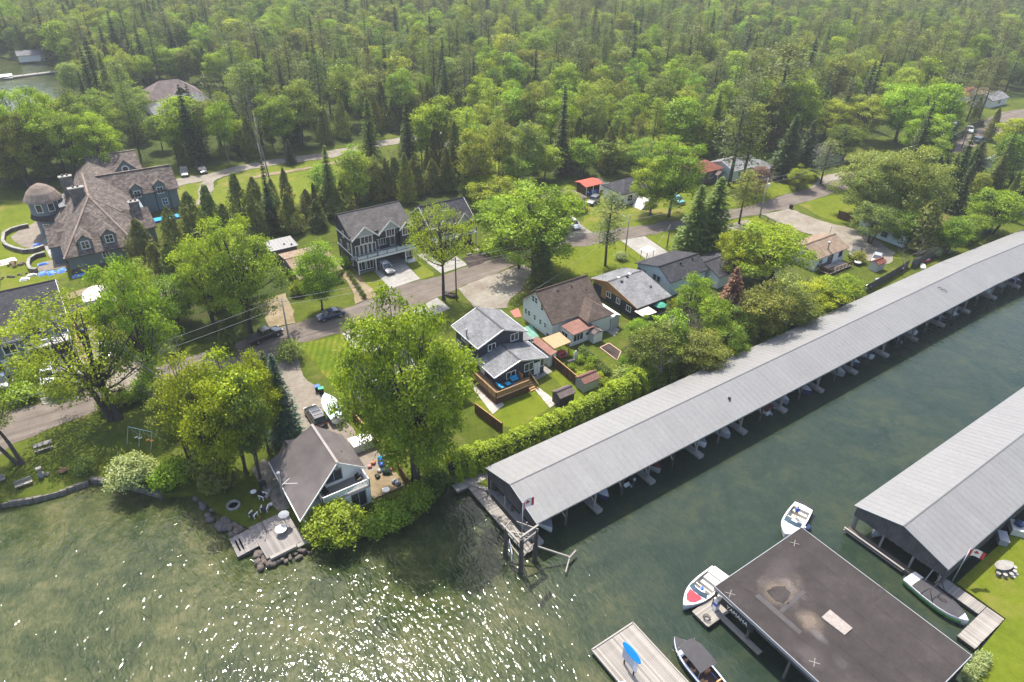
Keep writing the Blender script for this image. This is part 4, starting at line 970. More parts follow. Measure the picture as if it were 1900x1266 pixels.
# second boathouse
B2, b2p, b2s = boathouse('grey metal roofed boathouse beside the marina lawn with a flag at its corner', 63.9, 112, 22.9, 12.3, 3.2, 4.75)
MB().box(64.6, 112, 12.55, 12.7, 0.0, 3.1).build('back_wall', W_DARKWALL, B2)
MB().box(63.3, 64.3, 12.2, 22.6, -.42, -.12).build('end_walk', W_PILE, B2)
for i in range(11):
    s = .4+i*4.32; MB().beam(b2p(0, s, 22.2, -2), b2p(0, s, 22.2, 3.05), .22, .22).build('post', W_GREY, B2)
for v in (22.4, 19.0, 15.6, 12.7): MB().beam((64.2, v, -2), (64.2, v, 3.0), .2, .2).build('post', W_GREY, B2)
MB().box(63.2, 63.4, 12.4, 22.8, .0, .14).box(63.2, 63.4, 12.4, 22.8, -.3, -.2).build('guard_rail', W_GREY, B2)
# flat roofed boathouse
FB = thing('flat_boathouse', 'flat dark tar roofed boathouse with a puddle on its roof in the canal', 'boathouse', (42.5, 6.2, WATER))
fx0, fx1, fy0, fy1, fz = 42.4, 56.3, 6.2, 24.3, 2.9
ro = MB().box(fx0, fx1, fy0, fy1, fz-.28, fz).build('roof', R_TAR, FB)
MB().box(fx0-.06, fx0, fy0-.06, fy1+.06, fz-.34, fz+.04).box(fx1, fx1+.06, fy0-.06, fy1+.06, fz-.34, fz+.04).box(fx0, fx1, fy1, fy1+.06, fz-.34, fz+.04).box(fx0, fx1, fy0-.06, fy0, fz-.34, fz+.04).build('edge_trim', GREYP, ro)
for i in range(1, 6):
    u = fx0+(fx1-fx0)*i/6; MB().box(u-.05, u+.05, fy0, fy1, fz, fz+.012).build('felt_seam', R_TAR, ro)
for v in (fy0, fy0+4.5, fy0+9, fy0+13.5, fy1-.3):
    for u in (fx0+.25, fx1-.25): MB().box(u-.11, u+.11, v, v+.22, WATER-1.5, fz-.28).build('post', W_PILE, FB)
MB().box(fx0+.3, fx0+.4, fy0+.3, fy1-4.5, 1.7, fz-.3).build('side_wall', W_DARKWALL, FB)
MB().box(fx1-.4, fx1-.3, fy0+.3, fy1-.3, -.3, fz-.3).build('side_wall', W_DARKWALL, FB)
for u in (46.2, 50.9): MB().box(u-.5, u+.5, fy0+.5, fy1-2, -.3, -.12).build('finger_dock', W_GREY, FB)
def outline(cpx, k, z, seed, nn=22, jit=.18):
    rr = random.Random(seed); q = [P(x, y, z) for x, y in cpx]; out = []
    for i in range(len(q)):
        a, b = q[i], q[(i+1) % len(q)]
        for j in range(k): f = j/k; w = a.lerp(b, f); out.append((w.x+rr.uniform(-jit, jit)*.5, w.y+rr.uniform(-jit, jit)*.5, z))
    return out
Z = lambda x, y: (1260+x/2.969, 840+y/2.969)
def stain(name, pts, z, m, seed, jit=.25): o = MB().poly(outline([Z(*p) for p in pts], 4, z, seed, jit=jit)).build(name, m, ro); return o
def softstain(name, col, centre, radii, a=.8):
    q = N(name); v = q.coord('Object'); n = q.noise(v, .9, 4, .65)
    mp = q.n('ShaderNodeMapping'); q.l(v, mp.inputs[0]); mp.vector_type = 'POINT'; mp.inputs['Location'].default_value = (-centre[0]/radii[0], -centre[1]/radii[1], 0); mp.inputs['Scale'].default_value = (1/radii[0], 1/radii[1], 0)
    ln = q.n('ShaderNodeVectorMath', operation='LENGTH'); q.l(mp.outputs[0], ln.inputs[0])
    f = q.math('ADD', ln.outputs['Value'], q.math('MULTIPLY_ADD', n, 1.1, -.55))
    b = q.bsdf(q.ramp(q.noise(v, 3, 4, .7), [(.3, sc(col, .85)), (.7, sc(col, 1.15))]), .9, .1)
    q.l(q.ramp(f, [(.35, (a,)*3), (1.0, (0, 0, 0))]), b.inputs['Alpha']); return q.m
def residue(px, py, rx, ry, col, a, dz, rot=0.):
    col = sc(col, .5)
    """dried silt left by standing water, thin film on the roof felt"""
    c = P(*Z(px, py), fz); o = MB().poly([(-rx*1.4, -ry*1.4, 0), (rx*1.4, -ry*1.4, 0), (rx*1.4, ry*1.4, 0), (-rx*1.4, ry*1.4, 0)]).build('silt_stain', softstain('silt %d %d' % (px, py), col, (0, 0), (rx, ry), a), ro, local=True)
    o.location = c-Vector(FB.location)+Vector((0, 0, dz)); o.rotation_euler = (0, 0, rot)
residue(560, 740, 2.9, 2.3, (.30, .25, .22), .85, .016); residue(545, 770, 1.7, 1.5, (.34, .27, .20), .8, .021); residue(720, 930, 1.5, 1.6, (.30, .24, .19), .85, .026)
residue(770, 1010, .6, 1.2, (.30, .27, .26), .6, .031); residue(720, 1120, 1.4, 1.8, (.20, .17, .165), .6, .036); residue(900, 1170, .9, 1.0, (.17, .15, .15), .6, .041); residue(560, 640, 3.2, 1.5, (.17, .145, .14), .6, .046); residue(1090, 780, 2.0, .5, (.14, .12, .118), .5, .051)
def _wet():
    q = N('standing puddle'); v = q.coord('Object'); q.bsdf(q.ramp(q.noise(v, 1.2, 3), [(.35, (.022, .016, .012)), (.65, (.045, .034, .026))]), .12, .5); return q.m
stain('puddle', [(485, 760), (520, 738), (585, 735), (590, 752), (615, 770), (600, 800), (575, 830), (530, 815), (500, 785)], fz+.056, _wet(), 3, .12)
stain('puddle', [(592, 828), (604, 820), (608, 830), (596, 836)], fz+.056, MATS['standing puddle'], 4, .05)
FP = plain('grey roof felt strip', (.070, .064, .064), .9, .1, 0, .2)
stain('felt_patch', [(415, 790), (440, 778), (680, 985), (660, 1000)], fz+.018, FP, 5, .04)
stain('felt_patch', [(550, 870), (680, 755), (700, 770), (570, 885)], fz+.022, FP, 6, .04)
MB().prism([P(*Z(x, y), fz)[:2] for x, y in ((783, 910), (830, 868), (955, 970), (910, 1008))], fz+.02, fz+.1).build('hatch', plain('pale plywood hatch', (.26, .23, .205), .85, .1, 0, .25, 3), ro)
for x, y in ((636, 500), (282, 778), (745, 1157)):
    c = P(*Z(x, y), fz); mm = MB()
    for a in (.5, 2.2): d = Vector((math.cos(a), math.sin(a), 0))*.48; mm.beam(c-d+Vector((0, 0, .04)), c+d+Vector((0, 0, .04)), .06, .02)
    mm.build('cross_mark', CONC, ro)
sg = MB().box(fx0-.12, fx0-.06, 19.3, 23.2, 1.55, 2.5).build('sign_board', plain('dark sign board', (.02, .02, .025), .5), FB)
def lettering(txt, loc, rot, size, m, parent, name='lettering'):
    cu = bpy.data.curves.new(name, 'FONT'); cu.body = txt; cu.size = size; cu.align_x = 'CENTER'; cu.align_y = 'CENTER'; cu.extrude = .008
    tmp = bpy.data.objects.new('t', cu); COL.objects.link(tmp); dg = bpy.context.evaluated_depsgraph_get(); me = bpy.data.meshes.new_from_object(tmp.evaluated_get(dg)); bpy.data.objects.remove(tmp)
    me.materials.clear(); me.materials.append(m); o = bpy.data.objects.new(name, me); COL.objects.link(o); p = Vector((0, 0, 0)); q = parent
    while q: p += Vector(q.location); q = q.parent
    o.parent = parent; o.location = Vector(loc)-p; o.rotation_euler = rot; return o
lettering('YAMAHA', (fx0-.14, 21.2, 2.0), (math.pi/2, 0, -math.pi/2), .62, WHITE, sg)

# ================================================================ houses by the canal
def house(label, cat='house', loc=(0, 0, 0), name='house'): return thing(name, label, cat, loc)
# dark split level house with the cedar deck
h = house('navy split level house with grey roofs and a cedar deck', 'house', (43.6, 66.3, 0), 'split_level_house')
gable(h, 44.0, 51.9, 71.2, 77.9, 0, 5.15, 6.75, 'y', S_NAVY, R_GREY, .55, 48.0, None, ALU, ovg=.45)
ro_ = gable(h, 43.8, 52.4, 66.35, 71.2, 0, 2.8, 4.05, 'y', S_NAVY, R_GREY, .5, 47.8, None, ALU, ovg=.35)
MB().box(51.9, 53.6, 71.2, 76.4, 0, 2.6).build('wall', S_NAVY, h)
MB().roof([(51.95, 76.8, 3.1), (51.95, 66.9+4.6, 3.1), (54.2, 71.5, 2.7), (54.2, 76.8, 2.7)], .12).build('roof', R_GREY, h)
MB().box(42.5, 44.0, 71.9, 73.4, 0, 1.9).build('entry_wall', S_NAVY, h); MB().roof([(42.35, 73.6, 2.15), (44.0, 73.6, 2.3), (44.0, 71.7, 2.3), (42.35, 71.7, 2.15)], .1).build('entry_roof', R_GREY, h)
chimney_pipe(h, 43.75, 74.3, 1.9, 6.5, .12)
win(h, 'S', 46.2, 4.2, 1.2, 1.0, 71.2); win(h, 'S', 50.3, 4.6, 1.3, 1.1, 71.2)
win(h, 'W', 75.4, 4.2, 1.6, .9, 44.0); win(h, 'W', 74.2, 2.4, 1.6, .9, 44.0); win(h, 'W', 77, 2.4, 1.0, .9, 44.0)
win(h, 'S', 46.4, 2.0, 1.5, 1.0, 66.35); win(h, 'S', 49.6, 2.2, 1.5, 1.2, 66.35); win(h, 'S', 52.0, 2.1, .6, 1.2, 66.35, n=1); door(h, 'S', 51.1, .3, 66.35, WHITE)
door(h, 'W', 69.9, 1.05, 43.8, WHITE); MB().box(51.1, 51.2, 66.1, 66.3, 0, 2.5).build('downpipe', WHITE, h)
vent(h, 50.7, 72.7, 3.1, .7)
dk = thing('deck', 'raised cedar deck with brown skirting behind the navy split level house', 'deck', (42, 63.5, 0))
MB().box(42.05, 47.75, 63.65, 66.3, .0, 1.0).box(42.05, 43.75, 66.3, 70.8, 0, 1.0).build('skirting', W_BROWN, dk)
boards(dk, 42.0, 47.8, 63.6, 66.32, 1.15, 'x', .15, .05, W_DECK); boards(dk, 42.0, 43.78, 66.34, 70.9, 1.15, 'y', .15, .05, W_DECK)
rail(dk, [(42.1, 70.8), (42.1, 67.2)], 1.15, 1.0, W_CEDARN, 1.2, 'cloth'); rail(dk, [(42.1, 67.1), (42.1, 63.7), (47.7, 63.7)], 1.15, 1.0, W_CEDARN, 1.3, 'cloth'); rail(dk, [(47.7, 65.3), (47.7, 66.2)], 1.15, 1.0, W_CEDARN, 1.2, 'cloth')
st = thing('deck_stairs', 'open cedar steps with a handrail going down beside the cedar deck', 'stairs', (48.5, 64.5, 0))
for i in range(6): MB().box(47.95, 49.15, 65.6-.36*i-.34, 65.6-.36*i, 1.0-.17*i-.05, 1.0-.17*i).build('tread', W_CEDARN, st)
MB().beam((49.15, 65.7, 1.05), (49.15, 63.3, -.02), .05, .25).beam((47.92, 65.7, 1.05), (47.92, 63.3, -.02), .05, .25).build('stringer', W_BROWN, st)
MB().beam((49.2, 65.7, 2.0), (49.2, 63.3, .95), .08, .08).box(49.15, 49.25, 65.6, 65.7, 0, 2.05).box(49.15, 49.25, 63.3, 63.4, 0, 1.0).build('handrail', W_CEDARN, st)
def sofa(label, u, v, rz, w):
    s = thing('outdoor_sofa', label, 'sofa', (u, v, 1.16), rz)
    MB().box(-w/2, w/2, -.38, .38, .05, .28).box(-w/2, w/2, .3, .4, .05, .68).box(-w/2, -w/2+.1, -.38, .4, .05, .5).box(w/2-.1, w/2, -.38, .4, .05, .5).build('frame', BLACK, s, local=True); n = max(1, round(w/.7))
    for i in range(n):
        a = -w/2+.1+(w-.2)*i/n; b = a+(w-.2)/n-.02; MB().box(a, b, -.36, .27, .28, .44).build('cushion', SKYB, s, local=True); MB().box(a, b, .12, .29, .44, .78).build('cushion', SKYB, s, local=True)
sofa('turquoise cushioned outdoor sofa at the edge of the cedar deck', 43.8, 65.4, math.pi/2, 1.5); sofa('turquoise cushioned outdoor sofa against the wall under the right window', 46.6, 65.8, 0, 1.5)
s = thing('ottoman', 'low turquoise ottoman table between the two outdoor sofas', 'ottoman', (45.2, 65.3, 1.16)); MB().box(-.4, .4, -.35, .35, .04, .3).build('frame', BLACK, s, local=True); MB().box(-.38, .38, -.33, .33, .3, .42).build('cushion', SKYB, s, local=True)
s = MB().box(44.2, 46.4, 64.2, 65.9, 1.158, 1.172).build('outdoor_rug', plain('blue patterned rug', (.05, .12, .24), .95, .05, 0, .6, 5)); tag(s, 'blue patterned outdoor rug under the turquoise furniture on the deck', 'rug')
# white house with the brown roof
h = house('white house with a steep brown shingled roof and a salmon porch roof', 'house', (59.2, 73, 0), 'white_house')
r_ = gable(h, 59.0, 69.0, 73.0, 81.2, 0, 3.5, 7.0, 'x', S_WHITE, R_BROWN, .5, 77.4, 4.0, None, ovg=.35)
MB().beam((58.6, 72.5, 3.2), (58.6, 77.4, 7.1), .07, .2).beam((58.6, 81.7, 3.6), (58.6, 77.4, 7.1), .07, .2).build('fascia', W_BROWN, h)
MB().box(64.3, 69.2, 70.5, 73.0, 0, 3.1).build('wall', S_WHITE, h)
MB().roof([(63.9, 70.1, 3.15), (69.6, 70.1, 3.15), (66.9, 72.6, 4.95)], .12).roof([(66.9, 75.3, 5.0), (66.9, 72.6, 4.95), (69.6, 70.1, 3.15), (69.6, 73.4, 3.15)], .12).roof([(66.9, 72.6, 4.95), (66.9, 75.3, 5.0), (63.9, 72.6, 3.2), (63.9, 70.1, 3.15)], .12).build('roof', R_BROWN, h)
a_ = lambda x, y, z: P(780+x/4.69, 500+y/4.69, z)
q = [a_(1225, 492, 2.9), a_(1392, 412, 2.9), a_(1520, 495, 2.45), a_(1332, 572, 2.45)]
pr = thing('sunroom', 'small white sunroom with a salmon felt roof on the back of the white house', 'sunroom', (q[0].x, q[0].y, 0))
MB().roof([(p.x, p.y, p.z) for p in q], .12).build('roof', R_SALMON, pr)
sx0, sx1 = q[0].x+.35, q[1].x-.3; sy0 = (q[2].y+q[3].y)/2+.35
MB().box(sx0, sx1, sy0, 72.95, 0, 2.4).build('wall', S_WHITE, pr); win(pr, 'S', (sx0+sx1)/2-.4, 1.35, 1.9, 1.2, sy0, n=3); win(pr, 'W', (sy0+72.95)/2, 1.4, 1.4, 1.0, sx0, n=2)
o = MB().lathe([(.28, 0), (.3, .04), (.01, .05)], (0, 0, 0), 14).build('oval_window', GLASS, pr, local=True); o.location = (sx1-sx0-.1, sy0-q[0].y-.03, 1.4); o.rotation_euler = (math.pi/2, 0, 0)
for v, z in ((80.3, 1.9), (79.4, 1.9), (77.8, 1.9), (76.2, 1.9), (74.9, 1.9)): win(h, 'W', v, z, .55, .9, 59.0, n=1, rows=2)
for v in (78.4, 77.6): win(h, 'W', v, 5.2, .6, 1.0, 59.0, n=1, rows=2)
win(h, 'W', 75.9, 4.7, .6, 1.0, 59.0, n=1, rows=2); win(h, 'W', 74.0, .4, .7, .5, 59.0, GREYP, n=1)
for u, v, z in ((62.5, 76.6, 6.5), (65.4, 76.6, 6.5), (60.8, 74.5, 4.7), (67.8, 75.6, 5.6)): vent(h, u, v, z, .6)
# timber shelter, lean-to and little sheds
q = [a_(1057, 600, 2.5), a_(1210, 545, 2.5), a_(1312, 630, 2.35), a_(1165, 690, 2.35)]
t = thing('timber_shelter', 'open timber shelter with a bare plywood roof beside the white house', 'shelter', (q[0].x, q[0].y, 0)); MB().roof([tuple(p) for p in q], .1).build('roof', W_PLY, t)
for p in q: c = p.lerp((q[0]+q[1]+q[2]+q[3])/4, .12); MB().box(c.x-.06, c.x+.06, c.y-.06, c.y+.06, 0, 2.3).build('post', W_CEDARN, t)
cs = (q[0]+q[1]+q[2]+q[3])/4
t = thing('patio_table', 'red and white checked picnic table in the timber shelter', 'table', (cs.x+.1, cs.y-1.2, 0)); MB().box(-.8, .8, -.4, .4, .7, .75).build('tabletop', plain('red checked cloth', (.45, .06, .07), .8, .1, 0, .7, 9), t, local=True)
for y in (-.65, .65): MB().box(-.8, .8, y-.12, y+.12, .4, .44).build('bench', REDP, t, local=True)
for x in (-.6, .6): MB().box(x-.04, x+.04, -.6, .6, 0, .7).build('leg', W_GREY, t, local=True)
q = [a_(960, 618, 2.5), a_(1015, 582, 2.3), a_(1192, 715, 2.1), a_(1132, 752, 2.3)]
t = thing('lean_to_shed', 'long narrow lean to with a brown roof beside the navy house', 'shed', (q[3].x, q[3].y, 0)); MB().roof([tuple(p) for p in q], .1).build('roof', R_SALMON, t)
MB().prism([(p.x, p.y) for p in [c.lerp((q[0]+q[2])/2, .08) for c in q]], 0, 2.0).build('wall', S_WHITE, t)
def shed(label, u0, u1, v0, v1, ze, zr, axis, wm, rm, name='garden_shed', ov=.15, dface=None, dm=None, rz=0):
    t = thing(name, label, 'shed', (u0, v0, 0)); gable(t, u0, u1, v0, v1, 0, ze, zr, axis, wm, rm, ov)
    if dface:
        at = {'S': v0, 'N': v1, 'W': u0, 'E': u1}[dface]; mid = (u0+u1)/2 if dface in 'SN' else (v0+v1)/2
        for k in (-.42, .42): door(t, dface, mid+k, .05, at, dm or WHITE, .8, min(1.75, ze-.1))
    return t
p = a_(1548, 635, 0); shed('small cream plastic shed with double doors against the white house', p.x-1.0, p.x+.8, p.y+.1, p.y+1.5, 1.75, 2.1, 'y', OFFWHITE, R_MAUVE, dface='S')
b_ = lambda x, y, z: P(1080+x/6.33, 460+y/6.33, z)
p = b_(390, 950, 0); shed('long pale metal shed squeezed between the white house and the navy bungalow', p.x-.9, p.x+1.0, p.y+.3, p.y+4.6, 2.1, 2.5, 'y', S_LIGHT, plain('white sheet roof', (.66, .64, .60), .6), 'garden_shed', dface='W', dm=W_CEDARN)
k_ = lambda x, y, z: P(960+x/6.33, 560+y/6.33, z)
p = k_(850, 1040, 0); shed('grey metal shed with a rusty barn roof beside the hedge', p.x-1.2, p.x+1.6, p.y, p.y+1.9, 1.6, 2.2, 'x', S_LIGHT, R_SALMON, dface='W', dm=GREYP)
p = k_(530, 1235, 0); shed('dark shed with half its roof rusty in the corner of the back lawn', p.x-.5, p.x+2.0, p.y, p.y+1.8, 1.7, 2.2, 'x', S_BLACK, R_MAUVE)
p = k_(620, 760, 0); t = thing('grill', 'black covered barbecue grill on the slabs by the vegetable garden', 'grill', (p.x, p.y, 0)); MB().loft([[(-.75, -.4, 0), (.75, -.4, 0), (.75, .4, 0), (-.75, .4, 0)], [(-.72, -.38, .8), (.72, -.38, .8), (.72, .38, .8), (-.72, .38, .8)], [(-.5, -.25, 1.15), (.5, -.25, 1.15), (.5, .25, 1.15), (-.5, .25, 1.15)]]).build('cover', BLACK, t, local=True)
p = k_(678, 700, 0); t = thing('statue', 'tall white garden statue standing beside the covered grill', 'statue', (p.x, p.y, 0)); MB().lathe([(.3, 0), (.3, .3), (.2, .35), (.24, .9), (.3, 1.4), (.14, 1.65), (.17, 1.85), (.08, 2.0)], n=10).build('figure', OFFWHITE, t, True, True)
p = [k_(x, y, 0) for x, y in ((970, 548), (1075, 497), (1215, 595), (1170, 700))]
t = thing('raised_bed', 'raised garden bed of bare dark soil edged with pink timber', 'garden bed', tuple(p[0])); MB().poly([(c.x, c.y, .16) for c in p]).build('soil', G_SOIL, t)
for i in range(4): a, b = p[i], p[(i+1) % 4]; MB().beam((a.x, a.y, .1), (b.x, b.y, .1), .12, .22).build('edging', plain('pink timber', (.52, .33, .26), .85), t)
# navy bungalow with the golden gable
h = house('navy bungalow with a golden board gable and a wide grey roof', 'house', (74.5, 69.9, 0), 'bungalow')
gable(h, 74.9, 82.0, 70.2, 81.6, 0, 2.75, 4.3, 'x', S_NAVY, R_GREY, .5, 77.4, 3.05, None, gable_m=W_GABLE, gz=2.35, ovg=.5)
MB().beam((74.35, 69.7, 2.72), (74.35, 77.4, 4.36), .06, .2).beam((74.35, 82.1, 2.95), (74.35, 77.4, 4.36), .06, .2).build('fascia', W_CEDARN, h)
door(h, 'W', 78.7, .5, 74.9, W_CEDARN, 1.1, 2.2); win(h, 'W', 77.4, 1.7, 1.0, .9, 74.9, n=2); win(h, 'W', 74.9, 1.6, .8, .9, 74.9, n=2); win(h, 'W', 72.2, 1.4, 1.0, .9, 74.9, n=2)
for u, v, z in ((77.0, 77.6, 4.35), (79.6, 77.6, 4.35)): MB().box(u-.25, u+.25, v-.25, v+.25, z, z+.16).build('skylight', WHITE, h)
vent(h, 78.5, 77.0, 4.4, 1.0); vent(h, 76.6, 76.3, 4.2, 1.0); vent(h, 80.6, 73.1, 3.5, .8); MB().tube([(75.0, 79.6, 1), (75.0, 79.6, 5.0)], .03, 5).build('mast', STEEL, h)
q = [b_(615, 745, 2.4), b_(780, 690, 2.5), b_(880, 755, 2.4), b_(720, 810, 2.35)]
t = thing('gazebo', 'cream canvas gazebo behind the navy bungalow', 'gazebo', (q[3].x, q[3].y, 0)); MB().roof([tuple(p) for p in q], .06).build('canopy', CREAM, t)
for p in q: MB().box(p.x-.04, p.x+.04, p.y-.04, p.y+.04, 0, 2.3).build('post', BLACK, t)
def parasol(label, p, r, hh, m, n=8):
    t = thing('parasol', label, 'parasol', (p.x, p.y, 0)); MB().tube([(0, 0, 0), (0, 0, hh)], .03, 6).build('pole', STEEL, t, local=True); MB().lathe([(r, hh-.55), (r*.55, hh-.2), (.04, hh)], n=n).build('canopy', m, t, local=True); return t
parasol('green octagonal garden parasol beside the cream gazebo', b_(890, 780, 0), 1.25, 2.5, GREENC)
p = b_(960, 800, 0)
t = thing('stacked_planks', 'heap of weathered planks behind the navy bungalow', 'planks', (p.x, p.y, 0))
for i in range(14):
    o = inst('plank', bpy.data.meshes.get('longplank') or MB().box(-1.6, 1.6, -.1, .1, 0, .05).mesh('longplank'), t, (random.uniform(-1.5, 2.5), random.uniform(-3.2, .6), .05+.05*i), (0, 0, random.gauss(.1, .25)), m=W_GREYX)
# white house with the charcoal roof
h = house('pale blue house with a charcoal shingled roof beside the round lawn', 'house', (85.4, 72.5, 0), 'pale_blue_house')
gable(h, 85.6, 95, 73.2, 81.6, 0, 3.3, 4.95, 'x', plain('pale blue siding', (.58, .66, .70), .6), R_CHAR, .45, 76.0, 3.3, None)
for v in (77.0, 76.0): win(h, 'W', v, 2.4, .65, 1.0, 85.6, GREYP, n=1, rows=2)
MB().box(85.3, 85.57, 79.4, 81.3, .3, 2.6).build('porch_screen', W_PILE, h); vent(h, 90, 75.2, 4.85, .7); vent(h, 93.2, 75.4, 4.95, .7)
h2 = house('low charcoal roofed wing behind the bare shrubs', 'house', (95, 72, 0), 'low_house'); gable(h2, 95.6, 102.5, 70.5, 78, 0, 2.6, 3.9, 'x', S_WHITE, R_CHAR, .4)
p = b_(770, 130, 0); t = thing('canopy_frame', 'small white sheet canopy at the end of the concrete drive', 'canopy', (p.x, p.y, 0)); MB().roof([(p.x-1.2, p.y-.8, 2.0), (p.x+1.0, p.y-.8, 2.2), (p.x+1.0, p.y+1.2, 2.2), (p.x-1.2, p.y+1.2, 2.0)], .05).build('sheet', WHITE, t)
for i, j in ((-1, -.6), (.8, -.6), (.8, 1), (-1, 1)): MB().box(p.x+i-.04, p.x+i+.04, p.y+j-.04, p.y+j+.04, 0, 2).build('post', W_PILE, t)
# big grey house under the silver maple
h = house('grey vinyl house half hidden under the great maple', 'house', (25.8, 66.6, 0), 'grey_house')
gable(h, 25.9, 33.5, 72.6, 77.0, 0, 5.0, 6.9, 'x', S_GREY, R_SLATE, .45, 74.8, None, WHITE, ovg=.4)
gable(h, 30.0, 39.3, 67.2, 74.6, 0, 2.8, 4.6, 'x', S_GREY, R_CHAR, .4, None, None, WHITE)
win(h, 'W', 74.8, 5.2, .7, 1.0, 25.9, n=1, rows=2); win(h, 'W', 73.7, 2.0, 1.2, 1.2, 25.9); win(h, 'W', 76, 2.0, .8, 1.2, 25.9)
MB().box(25.82, 25.88, 72.6, 77, 2.9, 3.05).build('band_board', WHITE, h)
# ================================================================ point house
h = house('white point house with a brown ribbed metal roof and a front balcony', 'house', (11.6, 56, 0), 'point_house')
MB().extr([(11.9, 0), (19.7, 0), (19.7, 3.5), (16.9, 6.0), (11.9, 2.85)], 'y', 58.6, 65.6).build('wall', S_WHITE, h)
MB().box(14.2, 19.7, 56.2, 58.58, 0, 2.55).build('wall', S_WHITE, h); MB().box(11.9, 14.2, 57.2, 58.58, 0, 2.5).build('wall', S_WHITE, h)
rb = MB().roof([(16.9, 58.1, 6.2), (16.9, 66.0, 6.2), (11.25, 66.6, 2.6), (11.15, 55.5, 2.6)], .1).roof([(16.9, 66.0, 6.2), (16.9, 58.1, 6.2), (20.25, 58.4, 3.45), (20.25, 65.3, 3.45)], .1)
rr = rb.build('roof', R_RIB, h); ribs = MB()
for i in range(52):
    f = (i+.5)/52; a = Vector((16.9, 58.1, 6.22)).lerp(Vector((16.9, 66.0, 6.22)), f); ribs.beam(a, Vector((11.15, 55.5, 2.62)).lerp(Vector((11.25, 66.6, 2.62)), f), .05, .05)
    if i % 2: ribs.beam(a, Vector((20.25, 58.4, 3.47)).lerp(Vector((20.25, 65.3, 3.47)), f), .05, .04)
ribs.build('roof_ribs', R_RIB, rr)['kind'] = 'stuff'; MB().beam((16.9, 58.0, 6.25), (16.9, 66.05, 6.25), .3, .07).build('ridge_cap', R_RIB, rr)
d_ = lambda x, y, z: P(400+x/3.724, 720+y/3.724, z)
wa, wb, wc, wd = d_(475, 363, 4.4), d_(520, 440, 4.4), d_(372, 500, 2.7), d_(575, 378, 3.6)
MB().roof([tuple(wa), (13.9, 65.9, 4.35), (13.6, 66.6, 3.9), tuple(Vector((wa.x+2.2, wa.y+.9, 3.0)))], .1).roof([(13.2, wa.y-1.6, 4.2), tuple(wa), (wa.x-.9, wa.y+.1, 2.75), (11.5, 64.2, 2.75)], .1).build('wing_roof', R_RIB, h)
MB().box(12.2, 14.0, 65.6, 67.0, 0, 2.4).build('wing_wall', S_WHITE, h)
MB().beam((11.1, 55.4, 2.52), (11.2, 66.6, 2.52), .1, .14).build('gutter', WHITE, h)
MB().beam((16.9, 58.05, 6.12), (20.3, 58.35, 3.4), .06, .18).beam((16.9, 58.05, 6.12), (11.15, 55.45, 2.55), .06, .18).build('fascia', WHITE, h)
win(h, 'S', 16.4, 4.0, 1.9, 1.55, 58.6, GREYP, n=2); win(h, 'S', 18.2, 1.3, 1.7, 2.1, 56.2, GREYP, n=2)
bal = MB().box(14.0, 19.8, 56.15, 58.55, 2.56, 2.7).build('balcony', W_GREYX, h); rail(h, [(14.1, 58.0), (14.1, 56.3), (19.7, 56.3), (19.7, 58.2)], 2.7, .95, WHITE, 2.8, 'glass')
MB().box(14.05, 14.17, 56.25, 58.0, 2.7, 3.6).box(19.62, 19.76, 56.25, 58.4, 2.7, 3.5).build('balcony_end', WHITE, h)
p = d_(490, 665, 4.3); MB().tube([p+Vector((-.55, -.3, .4)), p+Vector((.5, .3, .4))], .03, 5).tube([p, p+Vector((.1, .05, .5))], .03, 5).tube([p+Vector((-.3, -.2, .38)), p+Vector((1.0, -.9, .36))], .03, 5).build('aerial', WHITE, h)
p = d_(455, 600, 3.3); chimney_pipe(h, 11.05, 61.5, .3, 5.0, .14)
vent(h, 18.4, 61.0, 4.95, .5)
o = MB().lathe([(.18, 0), (.18, .04)], (0, 0, 0), 12).build('wall_vent', GREYP, h, local=True); o.location = (16.9-11.6, 2.57, 5.1); o.rotation_euler = (math.pi/2, 0, 0)
for u, col in ((14.9, BLACK), (18.9, BLACK)):
    t = thing('balcony_chair', 'black chair at the %s end of the point house balcony' % ('lakeward' if u < 16 else 'landward'), 'chair', (u, 57.6, 2.71), .3); MB().box(-.28, .28, -.28, .28, .36, .44).build('seat', col, t, local=True); MB().box(-.28, .28, .22, .29, .44, 1.0).build('backrest', col, t, local=True)
    for a in (-.22, .22):
        for b in (-.22, .22): MB().box(a-.025, a+.025, b-.025, b+.025, 0, .36).build('leg', col, t, local=True)
p = d_(1010, 410, 0); t = thing('storage_box', 'large pale covered storage box beside the point house roof', 'storage box', (p.x, p.y, 0)); MB().box(-1.3, 1.4, -.9, .9, 0, 1.25).build('body', OFFWHITE, t, local=True); MB().box(-1.38, 1.48, -.98, .98, 1.25, 1.37).build('lid', WHITE, t, local=True)
MB().extr([(56.4, -1.2), (60.9, -1.2), (60.9, .14), (56.4, .14)], 'x', 20.0, 24.2).build('terrace', G_DRIVE); bpy.context.view_layer.update(); bpy.data.objects['terrace']['kind'] = 'structure'
sheet('patio', [(20.2, 60.9), (24.3, 60.9), (24.6, 66.5), (20.4, 66.5)], .05, G_DRIVE); sheet('terrace_paving', [(20.02, 56.42), (24.18, 56.42), (24.18, 60.88), (20.02, 60.88)], .15, G_SAND)
